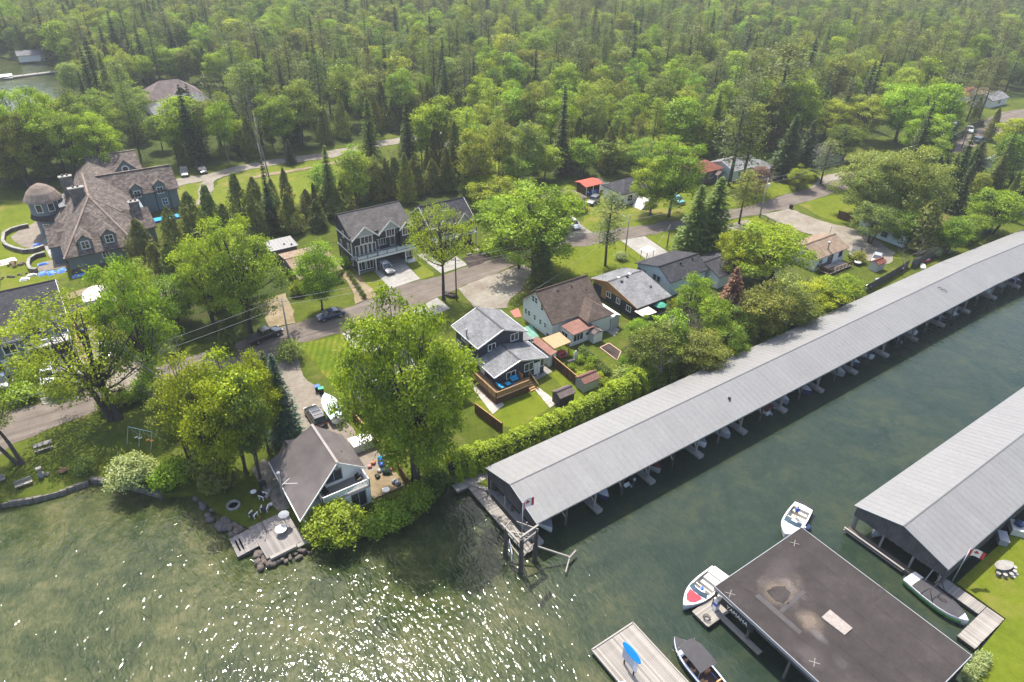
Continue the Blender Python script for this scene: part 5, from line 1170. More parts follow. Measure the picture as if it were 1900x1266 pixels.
# ================================================================ houses along the street
# tall navy house with balconies and carport
h = house('tall navy three storey house with white trim, twin gables and a carport', 'house', (41.9, 111.2, 0), 'tall_navy_house')
MB().box(42.1, 54.0, 113.2, 120.4, 2.9, 7.0).build('wall', S_BLACK, h)
MB().box(42.1, 45.6, 111.6, 120.4, 0, 2.9).box(51.9, 54.0, 112.2, 120.4, 0, 2.9).box(45.6, 51.9, 118, 120.4, 0, 2.9).build('ground_wall', S_BLACK, h)
MB().box(42.1, 46.6, 112.0, 113.2, 2.9, 5.9).build('bay_wall', S_BLACK, h)
MB().extr([(113.2, 7.0), (120.4, 7.0), (120.4, 7.3), (117.8, 9.55), (113.2, 7.1)], 'x', 42.1, 54.0).build('attic_wall', S_BLACK, h)
RB = MB().roof([(41.6, 117.8, 9.85), (54.5, 117.8, 9.85), (54.5, 112.7, 7.15), (41.6, 112.7, 7.15)], .14).roof([(54.5, 117.8, 9.85), (41.6, 117.8, 9.85), (41.6, 120.9, 7.1), (54.5, 120.9, 7.1)], .14)
for c, w, zr, y0 in ((44.3, 4.9, 9.0, 111.9), (49.7, 4.4, 9.0, 112.3), (52.9, 2.6, 8.2, 112.0)):
    yb = 117.2; RB.roof([(c, yb, zr), (c, y0-.4, zr), (c-w/2-.25, y0-.4, 6.75), (c-w/2-.25, 113.2+1.2, 6.75)], .12).roof([(c, y0-.4, zr), (c, yb, zr), (c+w/2+.25, 113.2+1.2, 6.75), (c+w/2+.25, y0-.4, 6.75)], .12)
RB.build('roof', R_SLATE, h)
MB().beam((41.6, 117.8, 9.88), (54.5, 117.8, 9.88), .3, .06).build('ridge_cap', R_SLATE, h)
for c, w, zr, y0 in ((44.3, 4.9, 9.0, 111.9), (49.7, 4.4, 9.0, 112.3), (52.9, 2.6, 8.2, 112.0)):
    MB().extr([(c-w/2, 6.85), (c+w/2, 6.85), (c, zr-.15)], 'y', y0, y0+.12).build('gable_panel', S_LIGHT if w > 3 else S_BLACK, h)
    MB().beam((c-w/2-.3, y0-.42, 6.6), (c, y0-.42, zr-.1), .06, .24).beam((c+w/2+.3, y0-.42, 6.6), (c, y0-.42, zr-.1), .06, .24).build('fascia', WHITE, h)
    MB().box(c-w/2, c+w/2, y0, 113.2, 5.9 if w > 3 else 2.9, 6.9).build('dormer_wall', S_BLACK, h)
win(h, 'S', 44.6, 6.0+.25, 2.2, 1.35, 111.9, n=3, fr=.14); win(h, 'S', 49.7, 6.35, 1.6, 1.35, 112.3, n=3, fr=.14); win(h, 'S', 52.9, 6.1, 1.5, 1.4, 112.0, n=3, fr=.14)
for i in range(5): win(h, 'S', 42.6+.86*i, 4.35, .55, 1.9, 112.0, n=1, fr=.1)
win(h, 'S', 48.2, 4.5, 1.5, 1.2, 113.2, n=3); win(h, 'S', 50.4, 4.3, .9, 1.9, 113.2, n=1); win(h, 'S', 47.1, 4.1, .8, 2.0, 113.2, n=1)
win(h, 'S', 43.0, 1.5, 1.3, 2.0, 111.6, n=2, fr=.12); win(h, 'S', 44.7, 1.5, 1.2, 2.0, 111.6, n=2, fr=.12); win(h, 'S', 52.7, 1.5, .5, 1.9, 112.2, n=1); win(h, 'S', 53.5, 1.5, .5, 1.9, 112.2, n=1)
for v, z in ((117, 6), (115, 4.2), (118.6, 3.6), (113.6, 1.5)): win(h, 'W', v, z, .6, 1.2, 42.1, n=1)
for z in (2.85, 5.85): MB().box(42.02, 42.1, 113.2, 120.4, z, z+.2).build('band_board', WHITE, h)
for u in (42.1, 45.6, 51.9, 54.0): MB().box(u-.1, u+.1, 110.75, 110.95, 0, 2.75).build('porch_post', WHITE, h)
for u in (42.0, 54.0): MB().box(u-.1, u+.12, 113.05, 113.22, 2.9, 7.0).build('corner_board', WHITE, h)
bb = MB().box(41.9, 54.1, 110.6, 113.2, 2.75, 2.95).build('balcony', OFFWHITE, h); MB().box(41.85, 54.15, 110.52, 110.6, 2.62, 3.0).build('balcony_fascia', WHITE, bb)
rail(h, [(41.95, 112.0), (41.95, 110.65), (54.05, 110.65), (54.05, 112.2)], 2.95, 1.0, BLACK, 1.9, 'glass')
MB().box(52.2, 53.9, 110.3, 111.4, 0, .25).build('step', WHITE, h); MB().box(42.05, 54.05, 111.2, 120.4, -.1, .12).build('foundation', CONC, h)
t = thing('balcony_planter', 'round planter on the balcony of the tall navy house', 'planter', (46.4, 111.3, 2.96)); MB().lathe([(.22, 0), (.28, .4), (.24, .4)], n=12).build('pot', BLACK, t, True, True)
# grey house behind the street tree
h = house('grey gabled house partly hidden behind the sparse street tree', 'house', (58, 111, 0), 'gabled_house')
gable(h, 58.5, 68.0, 112.5, 120.5, 0, 5.3, 8.2, 'x', S_GREY, R_CHAR, .45, None, None, WHITE)
for c in (61.2, 65.8):
    MB().extr([(c-1.6, 5.0), (c+1.6, 5.0), (c, 7.0)], 'y', 111.9, 112.1).build('gable_panel', S_LIGHT, h); MB().box(c-1.6, c+1.6, 111.95, 112.5, 2.9, 5.2).build('dormer_wall', S_GREY, h)
    MB().roof([(c, 115.5, 7.15), (c, 111.5, 7.15), (c-1.9, 111.5, 4.9), (c-1.9, 112.6, 4.9)], .12).roof([(c, 111.5, 7.15), (c, 115.5, 7.15), (c+1.9, 112.6, 4.9), (c+1.9, 111.5, 4.9)], .12).build('dormer_roof', R_CHAR, h); win(h, 'S', c, 4.3, 1.5, 1.2, 111.95, n=2)
    MB().beam((c-1.9, 111.48, 4.8), (c, 111.48, 7.1), .06, .2).beam((c+1.9, 111.48, 4.8), (c, 111.48, 7.1), .06, .2).build('fascia', WHITE, h)
MB().box(58.4, 68.1, 110.6, 112.5, 2.7, 2.9).build('balcony', WHITE, h); rail(h, [(58.5, 110.7), (68, 110.7)], 2.9, .95, BLACK, 2, 'glass')
for u in (58.6, 61.8, 64.9, 67.9): MB().box(u-.09, u+.09, 110.65, 110.83, 0, 2.7).build('porch_post', WHITE, h)
win(h, 'S', 60.5, 1.4, 1.6, 1.4, 112.5); win(h, 'S', 66, 1.4, 1.6, 1.4, 112.5); win(h, 'E', 116, 4.2, 1.2, 1.2, 68.0); win(h, 'W', 116, 4.2, 1.2, 1.2, 58.5)
# vegetable garden boxes by the street
for i, (x, y, l) in enumerate(((866, 470, 'planted timber box nearest the street in the front vegetable garden'), (880, 462, 'planted timber box in the middle of the front vegetable garden'), (893, 470, 'planted timber box at the far end of the front vegetable garden'))):
    p = P(x, y); t = thing('planter_box', l, 'planter', tuple(p), 0, 'vegetable boxes'); MB().box(-.5, .5, -1.2, 1.2, 0, .3).build('box', W_GREY, t, local=True); inst('foliage', PROTO['bush2'][1], t, (0, 0, .2), (0, 0, i), (.4, 1, .5), L_BRIGHT)
# tan panel roofed cottage and its metal roofed shed
h = house('low cottage under a tan panelled roof beside the bright conical tree', 'house', (30.6, 110.4, 0), 'cottage')
gable(h, 31.0, 38.4, 110.6, 121.4, 0, 2.3, 3.3, 'x', S_TAUPE, R_TAN, .4, 117.5, 2.7)
t = thing('metal_shed', 'flat shed with a pale ribbed metal roof behind the tan cottage', 'shed', (30, 124, 0)); MB().box(30.2, 35.0, 124.2, 128, 0, 2.55).build('wall', S_TAUPE, t)
rb = MB().roof([(29.8, 128.4, 3.0), (35.3, 128.4, 3.0), (35.3, 123.8, 2.7), (29.8, 123.8, 2.7)], .08).build('roof', R_METAL, t)
for i in range(9): MB().beam((29.9+.66*i, 128.4, 3.03), (29.9+.66*i, 123.8, 2.73), .05, .05).build('roof_rib', R_METAL, rb)
vent(t, 33, 125.4, 2.8, .7); vent(t, 34.2, 124.6, 2.8, .7)
p = P(290, 540, 2.5); h = house('low brown roofed cottage buried in the trees beside the white tent', 'house', (p.x-4, p.y-3, 0), 'cottage'); gable(h, p.x-4, p.x+4, p.y-3, p.y+3.5, 0, 2.4, 3.5, 'x', S_BEIGE, R_MAUVE, .4)
p = P(405, 495, 2.5); h = house('pale roofed bungalow mostly covered by the leafy trees', 'house', (p.x-4, p.y-3, 0), 'cottage'); gable(h, p.x-4, p.x+4, p.y-3, p.y+3.5, 0, 2.4, 3.4, 'x', S_WHITE, plain('pale metal roof', (.5, .5, .48), .6), .4)
# dark roofed house at the west edge
h = house('grey two storey house with a charcoal roof and garage at the west edge', 'house', (-17, 110, 0), 'west_house')
gable(h, -17.5, -5.2, 112.9, 124.0, 0, 5.7, 8.5, 'x', S_BLUE, R_CHAR, .45, 118.6, None, WHITE)
MB().box(-14.5, -11.0, 109.2, 112.9, 0, 4.9).build('wing_wall', S_BLUE, h); MB().box(-11.0, -5.4, 112.0, 112.9, 2.9, 5.5).build('bay_wall', S_BLUE, h)
c = -9.5; MB().extr([(c-2.2, 5.2), (c+2.2, 5.2), (c, 7.4)], 'y', 111.9, 112.05).build('gable_panel', S_LIGHT, h)
MB().roof([(c, 116.8, 7.6), (c, 111.5, 7.6), (c-2.6, 111.5, 5.0), (c-2.6, 113, 5.0)], .12).roof([(c, 111.5, 7.6), (c, 116.8, 7.6), (c+2.6, 113, 5.0), (c+2.6, 111.5, 5.0)], .12).build('dormer_roof', R_CHAR, h)
MB().beam((c-2.6, 111.48, 4.9), (c, 111.48, 7.55), .06, .2).beam((c+2.6, 111.48, 4.9), (c, 111.48, 7.55), .06, .2).build('fascia', WHITE, h)
MB().roof([(-14.9, 113, 5.6), (-10.6, 113, 5.6), (-10.6, 108.8, 4.8), (-14.9, 108.8, 4.8)], .12).build('wing_roof', R_CHAR, h)
MB().box(-11, -5.2, 109.0, 112.9, 2.72, 2.9).build('balcony', OFFWHITE, h); rail(h, [(-11, 109.1), (-5.3, 109.1), (-5.3, 112)], 2.9, 1.0, WHITE, 1.6, 'bars')
for u in (-10.9, -8.1, -5.4): MB().box(u-.11, u+.11, 109.05, 109.27, 0, 2.75).build('porch_post', WHITE, h)
win(h, 'S', -12.8, 3.7, 1.5, 1.3, 109.2, n=2, fr=.14); win(h, 'S', -12.8, 1.4, 1.6, 1.3, 109.2, n=3, fr=.14); win(h, 'S', -9.5, 4.2, 1.8, 1.3, 112.0, n=3); win(h, 'S', -6.7, 4.0, .9, 1.9, 112.0, n=1)
MB().box(-10.6, -5.6, 112.7, 112.88, .05, 2.4).build('garage_door', BLACK, h); door(h, 'S', -13.9, .1, 109.2, WHITE)
vent(h, -8.6, 115.8, 7.4, .6); vent(h, -8.6, 114.7, 6.9, .6)
t = thing('porch_slab', 'two pale concrete steps before the grey west house', 'steps', (-13, 106.8, 0)); MB().box(-14.4, -11.6, 107.6, 109.15, 0, .5).build('upper_step', CONC, t); MB().box(-13.8, -11.4, 106.0, 107.6, 0, .3).build('lower_step', CONC, t)
# white tent garage
t = thing('tent_garage', 'white arched fabric garage tent behind the fenced gravel yard', 'tent', (-2.5, 121, 0)); rings = []
for y in (120.5, 122.3, 124.1, 126.4): rings.append([(-2.6+5.2*i/10, y, 1.2+1.5*math.sin(math.pi*i/10)**.8 if 0 < i < 10 else 0) for i in range(11)])
MB().loft(rings, False).poly([rings[-1][i] for i in range(11)]).build('cover', WHITE, t, True)
t = thing('carport', 'dark roofed carport in front of the white tent garage', 'carport', (-4, 118.6, 0)); MB().roof([(-4.4, 120.4, 2.9), (.6, 120.4, 2.9), (.6, 118.0, 2.4), (-4.4, 118.0, 2.4)], .1).build('roof', R_CHAR, t)
for u in (-4.2, .4):
    for v in (118.2, 120.2): MB().box(u-.07, u+.07, v-.07, v+.07, 0, 2.4).build('post', W_PILE, t)
# bungalows over the street
h = house('taupe bungalow with a mauve roof and a small porch beyond the street', 'house', (93, 113, 0), 'bungalow')
MB().box(93.4, 99.6, 114.0, 120, 0, 2.9).build('wall', S_BEIGE, h); hip(h, 93.4, 99.6, 114.0, 121, 2.95, 4.4, R_MAUVE)
win(h, 'S', 98.4, 1.6, .9, 1.0, 114.0, BLACK, n=1); door(h, 'S', 95.8, .2, 114.0, WHITE)
for k in (97.65, 99.15): MB().box(k-.16, k+.16, 113.93, 113.99, 1.1, 2.1).build('shutter', WHITE, h)
t = thing('porch', 'small wooden porch with railings in front of the taupe bungalow', 'porch', (96, 112, 0)); boards(t, 95.0, 98.6, 111.6, 113.9, .55, 'x', .18, .05, W_DECK); rail(t, [(95.05, 113.8), (95.05, 111.7), (98.5, 111.7), (98.5, 113.8)], .5, .9, W_DECK, 1.2, 'bars'); MB().box(95.1, 98.5, 111.7, 113.8, 0, .48).build('skirting', W_BROWN, t)
h = house('wing of the taupe bungalow seen through the maple', 'house', (86, 116, 0), 'bungalow'); gable(h, 87, 93.2, 115, 121, 0, 2.6, 3.8, 'x', S_BEIGE, R_BROWN, .4)
t = thing('red_shed', 'open fronted shed with a faded red metal roof', 'shed', (105, 120, 0)); MB().box(105.2, 109.6, 123.7, 124.0, 0, 2.3).box(105.2, 105.4, 120.6, 123.7, 0, 2.3).box(109.4, 109.6, 120.6, 123.7, 0, 2.3).build('wall', W_BROWN, t)
rm_ = plain('faded red roofing', (.42, .075, .045), .6, .3, 0, .25, 1.2); rb = MB().roof([(104.6, 122.4, 2.95), (110.2, 122.4, 2.95), (110.2, 119.9, 2.45), (104.6, 119.9, 2.45)], .08).roof([(110.2, 122.4, 2.95), (104.6, 122.4, 2.95), (104.6, 124.4, 2.5), (110.2, 124.4, 2.5)], .08).build('roof', rm_, t)
for i in range(7): MB().beam((104.9+.83*i, 122.4, 2.98), (104.9+.83*i, 119.9, 2.48), .05, .05).build('roof_rib', rm_, rb)
for u in (105.3, 107.4, 109.5): MB().box(u-.07, u+.07, 120.3, 120.44, 0, 2.4).build('post', WHITE, t)
t = thing('junk_pile', 'heap of stored junk under the red roofed shed', 'junk', (107, 121, 0))
for i in range(9): MB().blob((105.8+.4*i, 121+random.uniform(-.4, .5), .4), (.45, .4, .45)).build('bundle', random.choice([BLUEP, GREYP, BLACK, TARP, WHITE]), t)
shed('tiny white garden shed with a pale roof beside the red roofed shed', 110.4, 112.2, 121.4, 123.0, 1.9, 2.5, 'y', OFFWHITE, R_GREY, dface='S')
h = house('white bungalow with a charcoal hip roof beyond the street', 'house', (108, 110.5, 0), 'bungalow')
MB().box(108.4, 117.0, 110.8, 117.8, 0, 2.95).build('wall', S_WHITE, h); hip(h, 108.4, 117.0, 110.8, 117.8, 3.0, 5.0, R_CHAR, .45)
win(h, 'S', 110.6, 1.6, 1.2, 1.1, 110.8, BLACK, n=2); win(h, 'S', 114.2, 1.6, 1.2, 1.1, 110.8, BLACK, n=2)
for k in (109.7, 111.5, 113.3, 115.1): MB().box(k-.17, k+.17, 110.73, 110.79, 1.0, 2.2).build('shutter', WHITE, h)
fence('grey board fence running from the white bungalow towards the lawn', [(105.6, 110.2), (108.3, 110.5)], 1.8, W_FENCE)
t = thing('tarp_tent', 'white sheeted boat shelter beside the white bungalow', 'tent', (113, 108, 0)); MB().loft([[(110.5, 106.6, 0), (112.2, 106.4, 1.7), (114.2, 106.4, 1.7), (115.8, 106.6, 0)], [(110.5, 109.6, 0), (112.2, 109.6, 1.9), (114.2, 109.6, 1.9), (115.8, 109.6, 0)]]).build('cover', WHITE, t)
t = thing('scrap_heap', 'heap of loose metal sheets behind the white bungalow', 'scrap', (114, 121, 0))
for i in range(8): inst('sheet', bpy.data.meshes.get('scrapsheet') or MB().box(-1.0, 1.0, -.5, .5, 0, .04).mesh('scrapsheet'), t, (random.uniform(-1.4, 1.4), random.uniform(-1, 1), .5+.12*i), (random.uniform(-.3, .3), random.uniform(-.4, .4), random.uniform(0, 3)), m=ALU)
h = house('brown bungalow with a red hip roof beyond the street', 'house', (135, 111, 0), 'bungalow')
MB().box(135.2, 142.8, 111.2, 117.6, 0, 3.1).build('wall', S_TAUPE, h); hip(h, 135.2, 142.8, 111.2, 117.6, 3.15, 5.0, R_RED); win(h, 'S', 139, 1.7, 1.4, 1.1, 111.2); win(h, 'E', 114, 1.7, 1.4, 1.1, 142.8)
gable(h, 139.6, 142.2, 109.6, 111.3, 0, 2.2, 2.9, 'y', S_TAUPE, R_MAUVE, .25, wall=False)
for u in (139.7, 142.1): MB().box(u-.07, u+.07, 109.5, 109.64, 0, 2.2).build('porch_post', WHITE, h)
h = house('long pale bungalow with a grey roof behind the tall pines', 'house', (144, 107, 0), 'bungalow')
gable(h, 144.0, 154.0, 108.5, 116.0, 0, 3.0, 4.4, 'x', plain('pale teal siding', (.50, .60, .60), .7), R_GREY, .45, None, None, WHITE); hip(h, 150.5, 156.0, 105.0, 111, 3.0, 4.5, R_GREY); MB().box(150.8, 155.7, 105.2, 110.9, 0, 2.95).build('wall', S_LIGHT, h); win(h, 'S', 147, 1.6, 1.6, 1.1, 108.5); win(h, 'S', 153, 1.6, 1.6, 1.1, 105.2)
p = P(1524, 275, 3.5); h = house('dark bungalow hidden behind the pines at the bend of the street', 'house', (p.x-6, p.y-4, 0), 'bungalow'); gable(h, p.x-6, p.x+6, p.y-4, p.y+4, 0, 2.8, 4.5, 'x', S_LIGHT, R_CHAR, .4)
for px, py, m_, lab, w in ((1786, 170, R_RED, 'small red roofed bungalow far off among the trees', 6), (1815, 170, R_TAN, 'tan roofed bungalow far off among the trees', 5), (1838, 178, R_GREY, 'grey roofed bungalow far off among the trees', 6), (1850, 298, R_GREY, 'grey roofed house among trees near the east edge', 5), (1890, 300, R_SLATE, 'slate roofed house at the east edge of the trees', 5), (1760, 168, plain('white roof', (.6, .62, .6), .6), 'white roofed cabin far off among the trees', 3)):
    p = P(px, py, 3); h = house(lab, 'house', (p.x-w, p.y-w*.6, 0), 'bungalow'); gable(h, p.x-w, p.x+w, p.y-w*.6, p.y+w*.6, 0, 2.6, 4.2, 'x', S_WHITE, m_, .4); win(h, 'S', p.x, 1.5, 1.6, 1.1, p.y-w*.6)
# cottage with the tan striped roof and its front deck
h = house('white cottage with a tan panelled roof beside the gravel drive', 'house', (117, 65, 0), 'white_cottage')
gable(h, 117.6, 127.0, 65.2, 72.0, 0, 2.9, 4.3, 'x', S_WHITE, R_TAN, .45, 68.4, 2.9); chimney_pipe(h, 121.8, 66.0, 3.0, 5.0, .16); MB().tube([(127.3, 69.5, 2), (127.3, 69.5, 5.6)], .04, 5).build('mast', BLACK, h)
win(h, 'S', 122.2, 1.3, 1.7, 2.0, 65.2, GREYP, n=2, door=True); win(h, 'S', 125.6, 1.7, 1.0, 1.0, 65.2, BLACK, n=2); win(h, 'S', 119, 1.8, .6, .6, 65.2, BLACK, n=1)
t = thing('deck', 'grey timber deck with dark railings in front of the tan roofed cottage', 'deck', (118, 62.4, 0)); boards(t, 118.0, 125.6, 62.2, 65.1, .45, 'x', .18, .05, W_GREYX); rail(t, [(118.1, 65.0), (118.1, 62.3), (125.5, 62.3)], .45, .95, W_BROWN, 1.3, 'bars'); MB().box(118.1, 125.5, 62.3, 65, 0, .4).build('skirting', W_BROWN, t)
t = thing('hot_tub', 'dark covered hot tub on the deck of the tan roofed cottage', 'hot tub', (119.4, 63.8, .46)); MB().box(-1, 1, -.9, .9, 0, .8).build('tub', S_TAUPE, t, local=True); MB().box(-1.05, 1.05, -.95, .95, .8, .92).build('cover', BLACK, t, local=True)
p = P(1625, 500, 0); shed('small shed with a brick red roof beside the board fence', p.x-1.3, p.x+1.3, p.y-.8, p.y+.9, 1.6, 2.1, 'x', S_LIGHT, R_RED)
h = house('pale teal trailer home under the big silver maples', 'house', (142, 64, 0), 'trailer_home'); MB().box(142.6, 146.4, 61.5, 72, .35, 2.75).build('wall', plain('pale teal panels', (.50, .62, .62), .6), h); MB().roof([(142.4, 61.3, 2.85), (142.4, 72.2, 2.85), (144.5, 72.2, 3.2), (144.5, 61.3, 3.2)], .08).roof([(144.5, 61.3, 3.2), (144.5, 72.2, 3.2), (146.6, 72.2, 2.85), (146.6, 61.3, 2.85)], .08).build('roof', ALU, h); win(h, 'S', 144.5, 1.7, 1.2, 1.0, 61.5, BLACK); win(h, 'W', 66, 1.7, 1.2, 1.0, 142.6, BLACK)
t = thing('quonset_hut', 'arched corrugated metal hut beside the board fence near the canal', 'shed', (158, 56.5, 0)); rings = []
for i in range(13): rings.append([(157.6+.6*i, 59+2.6*math.cos(a_*math.pi/12)*(1.0+.035*(i % 2)), 2.7*math.sin(a_*math.pi/12)*(1.0+.035*(i % 2))) for a_ in range(13)])
MB().loft(rings, False).poly(rings[0]).poly(rings[-1]).build('shell', ALU, t)
# far hip roofed houses at the top left
def farhouse(label, px, py, z, w, d, ze, zr, m, wm):
    p = P(px, py, z); h = house(label, 'house', (p.x-w/2, p.y-d/2, 0), 'lake_house'); MB().box(p.x-w/2, p.x+w/2, p.y-d/2, p.y+d/2, 0, ze-.05).build('wall', wm, h); r = hip(h, p.x-w/2, p.x+w/2, p.y-d/2, p.y+d/2, ze, zr, m, .5, inset=w*.36)
    c = p.x+w*.1; MB().roof([(c, p.y, zr-.8), (c, p.y-d/2-1.6, zr-.8), (c-w*.22, p.y-d/2-1.6, ze)], .12).roof([(c, p.y-d/2-1.6, zr-.8), (c, p.y, zr-.8), (c+w*.22, p.y-d/2-1.6, ze)], .12).build('cross_roof', m, h)
    for i in range(4): vent(h, p.x-1.5+i*1.1, p.y-1.2, zr-1.1, .9)
    for k in range(3): win(h, 'S', p.x-w*.3+k*w*.3, 2, 1.6, 1.4, p.y-d/2)
    return h
farhouse('large house with a tan hip roof beyond the mansion woods', 318, 172, 5, 17, 13, 4.6, 9.0, R_MAUVE, S_WHITE); farhouse('large house with a grey hip roof beyond the mansion woods', 350, 203, 5, 19, 14, 4.8, 9.6, R_GREY, S_WHITE)
# ---------------------------------------------------------------- the shake roofed mansion
h = house('great blue grey mansion with weathered cedar shake roofs, dormers and a round tower', 'mansion', (-3, 139, 0), 'mansion')
SL = S_BLUE
MB().box(-2.6, 8.6, 139.4, 150, .9, 3.7).build('wall', SL, h); MB().box(-2.65, 8.65, 139.35, 150, -.1, .9).build('stone_base', STONE, h)
MB().box(-1.5, 11, 150, 165, 0, 4.6).build('wall', SL, h); MB().box(10.6, 21.6, 162.6, 171.5, .5, 5.2).build('wall', SL, h); MB().box(10.55, 21.65, 162.55, 171.5, -.1, .5).build('stone_base', STONE, h)
MB().extr([(162.6, 5.2), (171.5, 5.2), (167.0, 8.3)], 'x', 21.4, 21.6).build('gable_wall', SL, h)
MB().extr([(181.6, 0), (193.8, 0), (193.8, 4.4), (187.7, 6.9), (181.6, 4.4)], 'x', 7.5, 17.2).build('wall', SL, h)
MB().box(9, 13.5, 149, 163, 0, 4.2).build('wall', SL, h)
R1 = MB()
R1.roof([(-3.1, 138.6, 3.5), (9.1, 138.6, 3.5), (4.2, 150.0, 10.4)], .16)                       # front slope
R1.roof([(9.1, 138.6, 3.5), (10.8, 149.2, 4.8), (4.2, 150.0, 10.4)], .16).roof([(-3.0, 151, 4.0), (-3.1, 138.6, 3.5), (4.2, 150.0, 10.4)], .16)
R1.roof([(4.2, 150.0, 10.4), (4.8, 163.5, 10.8), (-2.4, 164.5, 4.4), (-3.0, 151.0, 4.0)], .16)      # west slope
R1.roof([(4.8, 163.5, 10.8), (4.2, 150.0, 10.4), (10.8, 149.2, 4.8), (12.8, 163.5, 4.4)], .16)   # east slope
R1.roof([(4.8, 163.5, 10.8), (12.8, 163.5, 4.4), (12.5, 170, 4.4), (-2.4, 164.5, 4.4)], .16)
R1.roof([(7.0, 167.0, 8.7), (22.1, 167.0, 8.7), (22.1, 162.0, 4.9), (9.0, 162.0, 4.9)], .16).roof([(22.1, 167.0, 8.7), (7.0, 167.0, 8.7), (7.0, 172.0, 4.9), (22.1, 172.0, 4.9)], .16)
R1.roof([(6.8, 187.7, 7.2), (17.8, 187.7, 7.2), (17.8, 181.1, 4.3), (6.8, 181.1, 4.3)], .16).roof([(17.8, 187.7, 7.2), (6.8, 187.7, 7.2), (6.8, 194.3, 4.3), (17.8, 194.3, 4.3)], .16)
R1.roof([(7.6, 187.0, 6.8), (5.4, 166, 8.4), (10.5, 166, 5.6), (12.0, 181.4, 4.4)], .16).roof([(5.4, 166, 8.4), (7.6, 187.0, 6.8), (4.2, 187, 4.3), (1, 166, 4.6)], .16)
R1.roof([(8.2, 149.4, 6.6), (13.6, 149.4, 6.6), (14.0, 145.2, 3.6), (8.6, 145.2, 3.6)], .16).roof([(13.6, 149.4, 6.6), (8.2, 149.4, 6.6), (8.2, 153.5, 4.0), (13.6, 153.5, 4.0)], .16)
R1.roof([(-4.6, 150.2, 6.0), (2.0, 150.2, 6.6), (2.0, 145.5, 3.4), (-5.0, 145.5, 3.4)], .16).roof([(2.0, 150.2, 6.6), (-4.6, 150.2, 6.0), (-4.9, 154.5, 3.4), (0, 154.5, 5.0)], .16)
mr = R1.build('roof', R_CEDAR, h)
MB().beam((4.2, 150, 10.45), (-3.1, 138.6, 3.55), .35, .1).beam((4.2, 150, 10.45), (9.1, 138.6, 3.55), .35, .1).beam((4.2, 150, 10.45), (4.8, 163.5, 10.85), .35, .1).beam((4.2, 150, 10.42), (10.8, 149.2, 4.85), .35, .1).beam((7, 167, 8.8), (22.1, 167, 8.8), .3, .1).beam((6.8, 187.7, 7.3), (17.8, 187.7, 7.3), .3, .1).build('ridge_cap', R_SHAKE, mr)
MB().box(-4.8, -2.6, 145.8, 154, 0, 3.4).build('wall', SL, h); MB().box(8.6, 13.5, 145.6, 149.2, 0, 3.6).build('wall', SL, h)
def dormer(u, y0, z0, w, hh, dep, roofm=R_CEDAR, rw=.9, wz=None):
    """gabled dormer facing the canal: cheeks, little roof and window"""
    zt = z0+hh; MB().extr([(u-w/2, z0-1.6), (u+w/2, z0-1.6), (u+w/2, zt), (u, zt+w*.42), (u-w/2, zt)], 'y', y0, y0+dep).build('dormer_wall', SL, h)
    MB().roof([(u, y0+dep, zt+w*.46), (u, y0-.35, zt+w*.46), (u-w/2-.3, y0-.35, zt-.2), (u-w/2-.3, y0+dep*.7, zt-.2)], .12).roof([(u, y0-.35, zt+w*.46), (u, y0+dep, zt+w*.46), (u+w/2+.3, y0+dep*.7, zt-.2), (u+w/2+.3, y0-.35, zt-.2)], .12).build('dormer_roof', roofm, h)
    win(h, 'S', u, z0+hh*.42 if wz is None else wz, rw, rw*1.15, y0, n=2, rows=2, fr=.12)
dormer(.9, 139.6, 4.2, 2.1, 1.9, 5.5, rw=1.15); dormer(5.0, 139.8, 4.4, 2.1, 1.9, 5.5, rw=1.15)
dormer(13.6, 162.3, 5.0, 2.0, 1.5, 4.0, rw=1.1, wz=5.0); dormer(18.2, 162.3, 5.0, 2.0, 1.5, 4.0, rw=1.1, wz=5.0); dormer(10.6, 145.3, 3.6, 1.6, 1.2, 3.4, rw=.75, wz=3.7)
for u in (12.6, 17.0, 19.8): MB().box(u-.06, u+.06, 162.48, 162.58, .3, 4.9).build('downpipe', BLACK, h)
win(h, 'S', 18.6, 2.2, 1.0, 1.4, 162.6, n=2, rows=2, fr=.12); win(h, 'S', 3.6, 2.6, 1.0, 1.3, 139.4, n=2, rows=2, fr=.12)
MB().box(4.2, 7.0, 139.25, 139.38, 3.35, 3.5).build('lintel_board', WHITE, h)
u = 14.2; MB().extr([(u-2.8, 4.0), (u+2.8, 4.0), (u, 7.0)], 'y', 181.2, 187).build('gable_wall', SL, h); MB().roof([(u, 187, 7.2), (u, 180.9, 7.2), (u-3.2, 180.9, 3.9), (u-3.2, 183, 3.9)], .14).roof([(u, 180.9, 7.2), (u, 187, 7.2), (u+3.2, 183, 3.9), (u+3.2, 180.9, 3.9)], .14).build('gable_roof', R_CEDAR, h)
o = MB().lathe([(.85, -.1), (.85, .05), (.6, .05), (.6, -.1)], n=18).build('round_window', WHITE, h, local=True); o.location = (u+3, 181.15-139, 5.0); o.rotation_euler = (math.pi/2, 0, 0); o2 = MB().lathe([(.6, -.02), (.6, .02)], n=18).build('pane', GLASS, o, local=True)
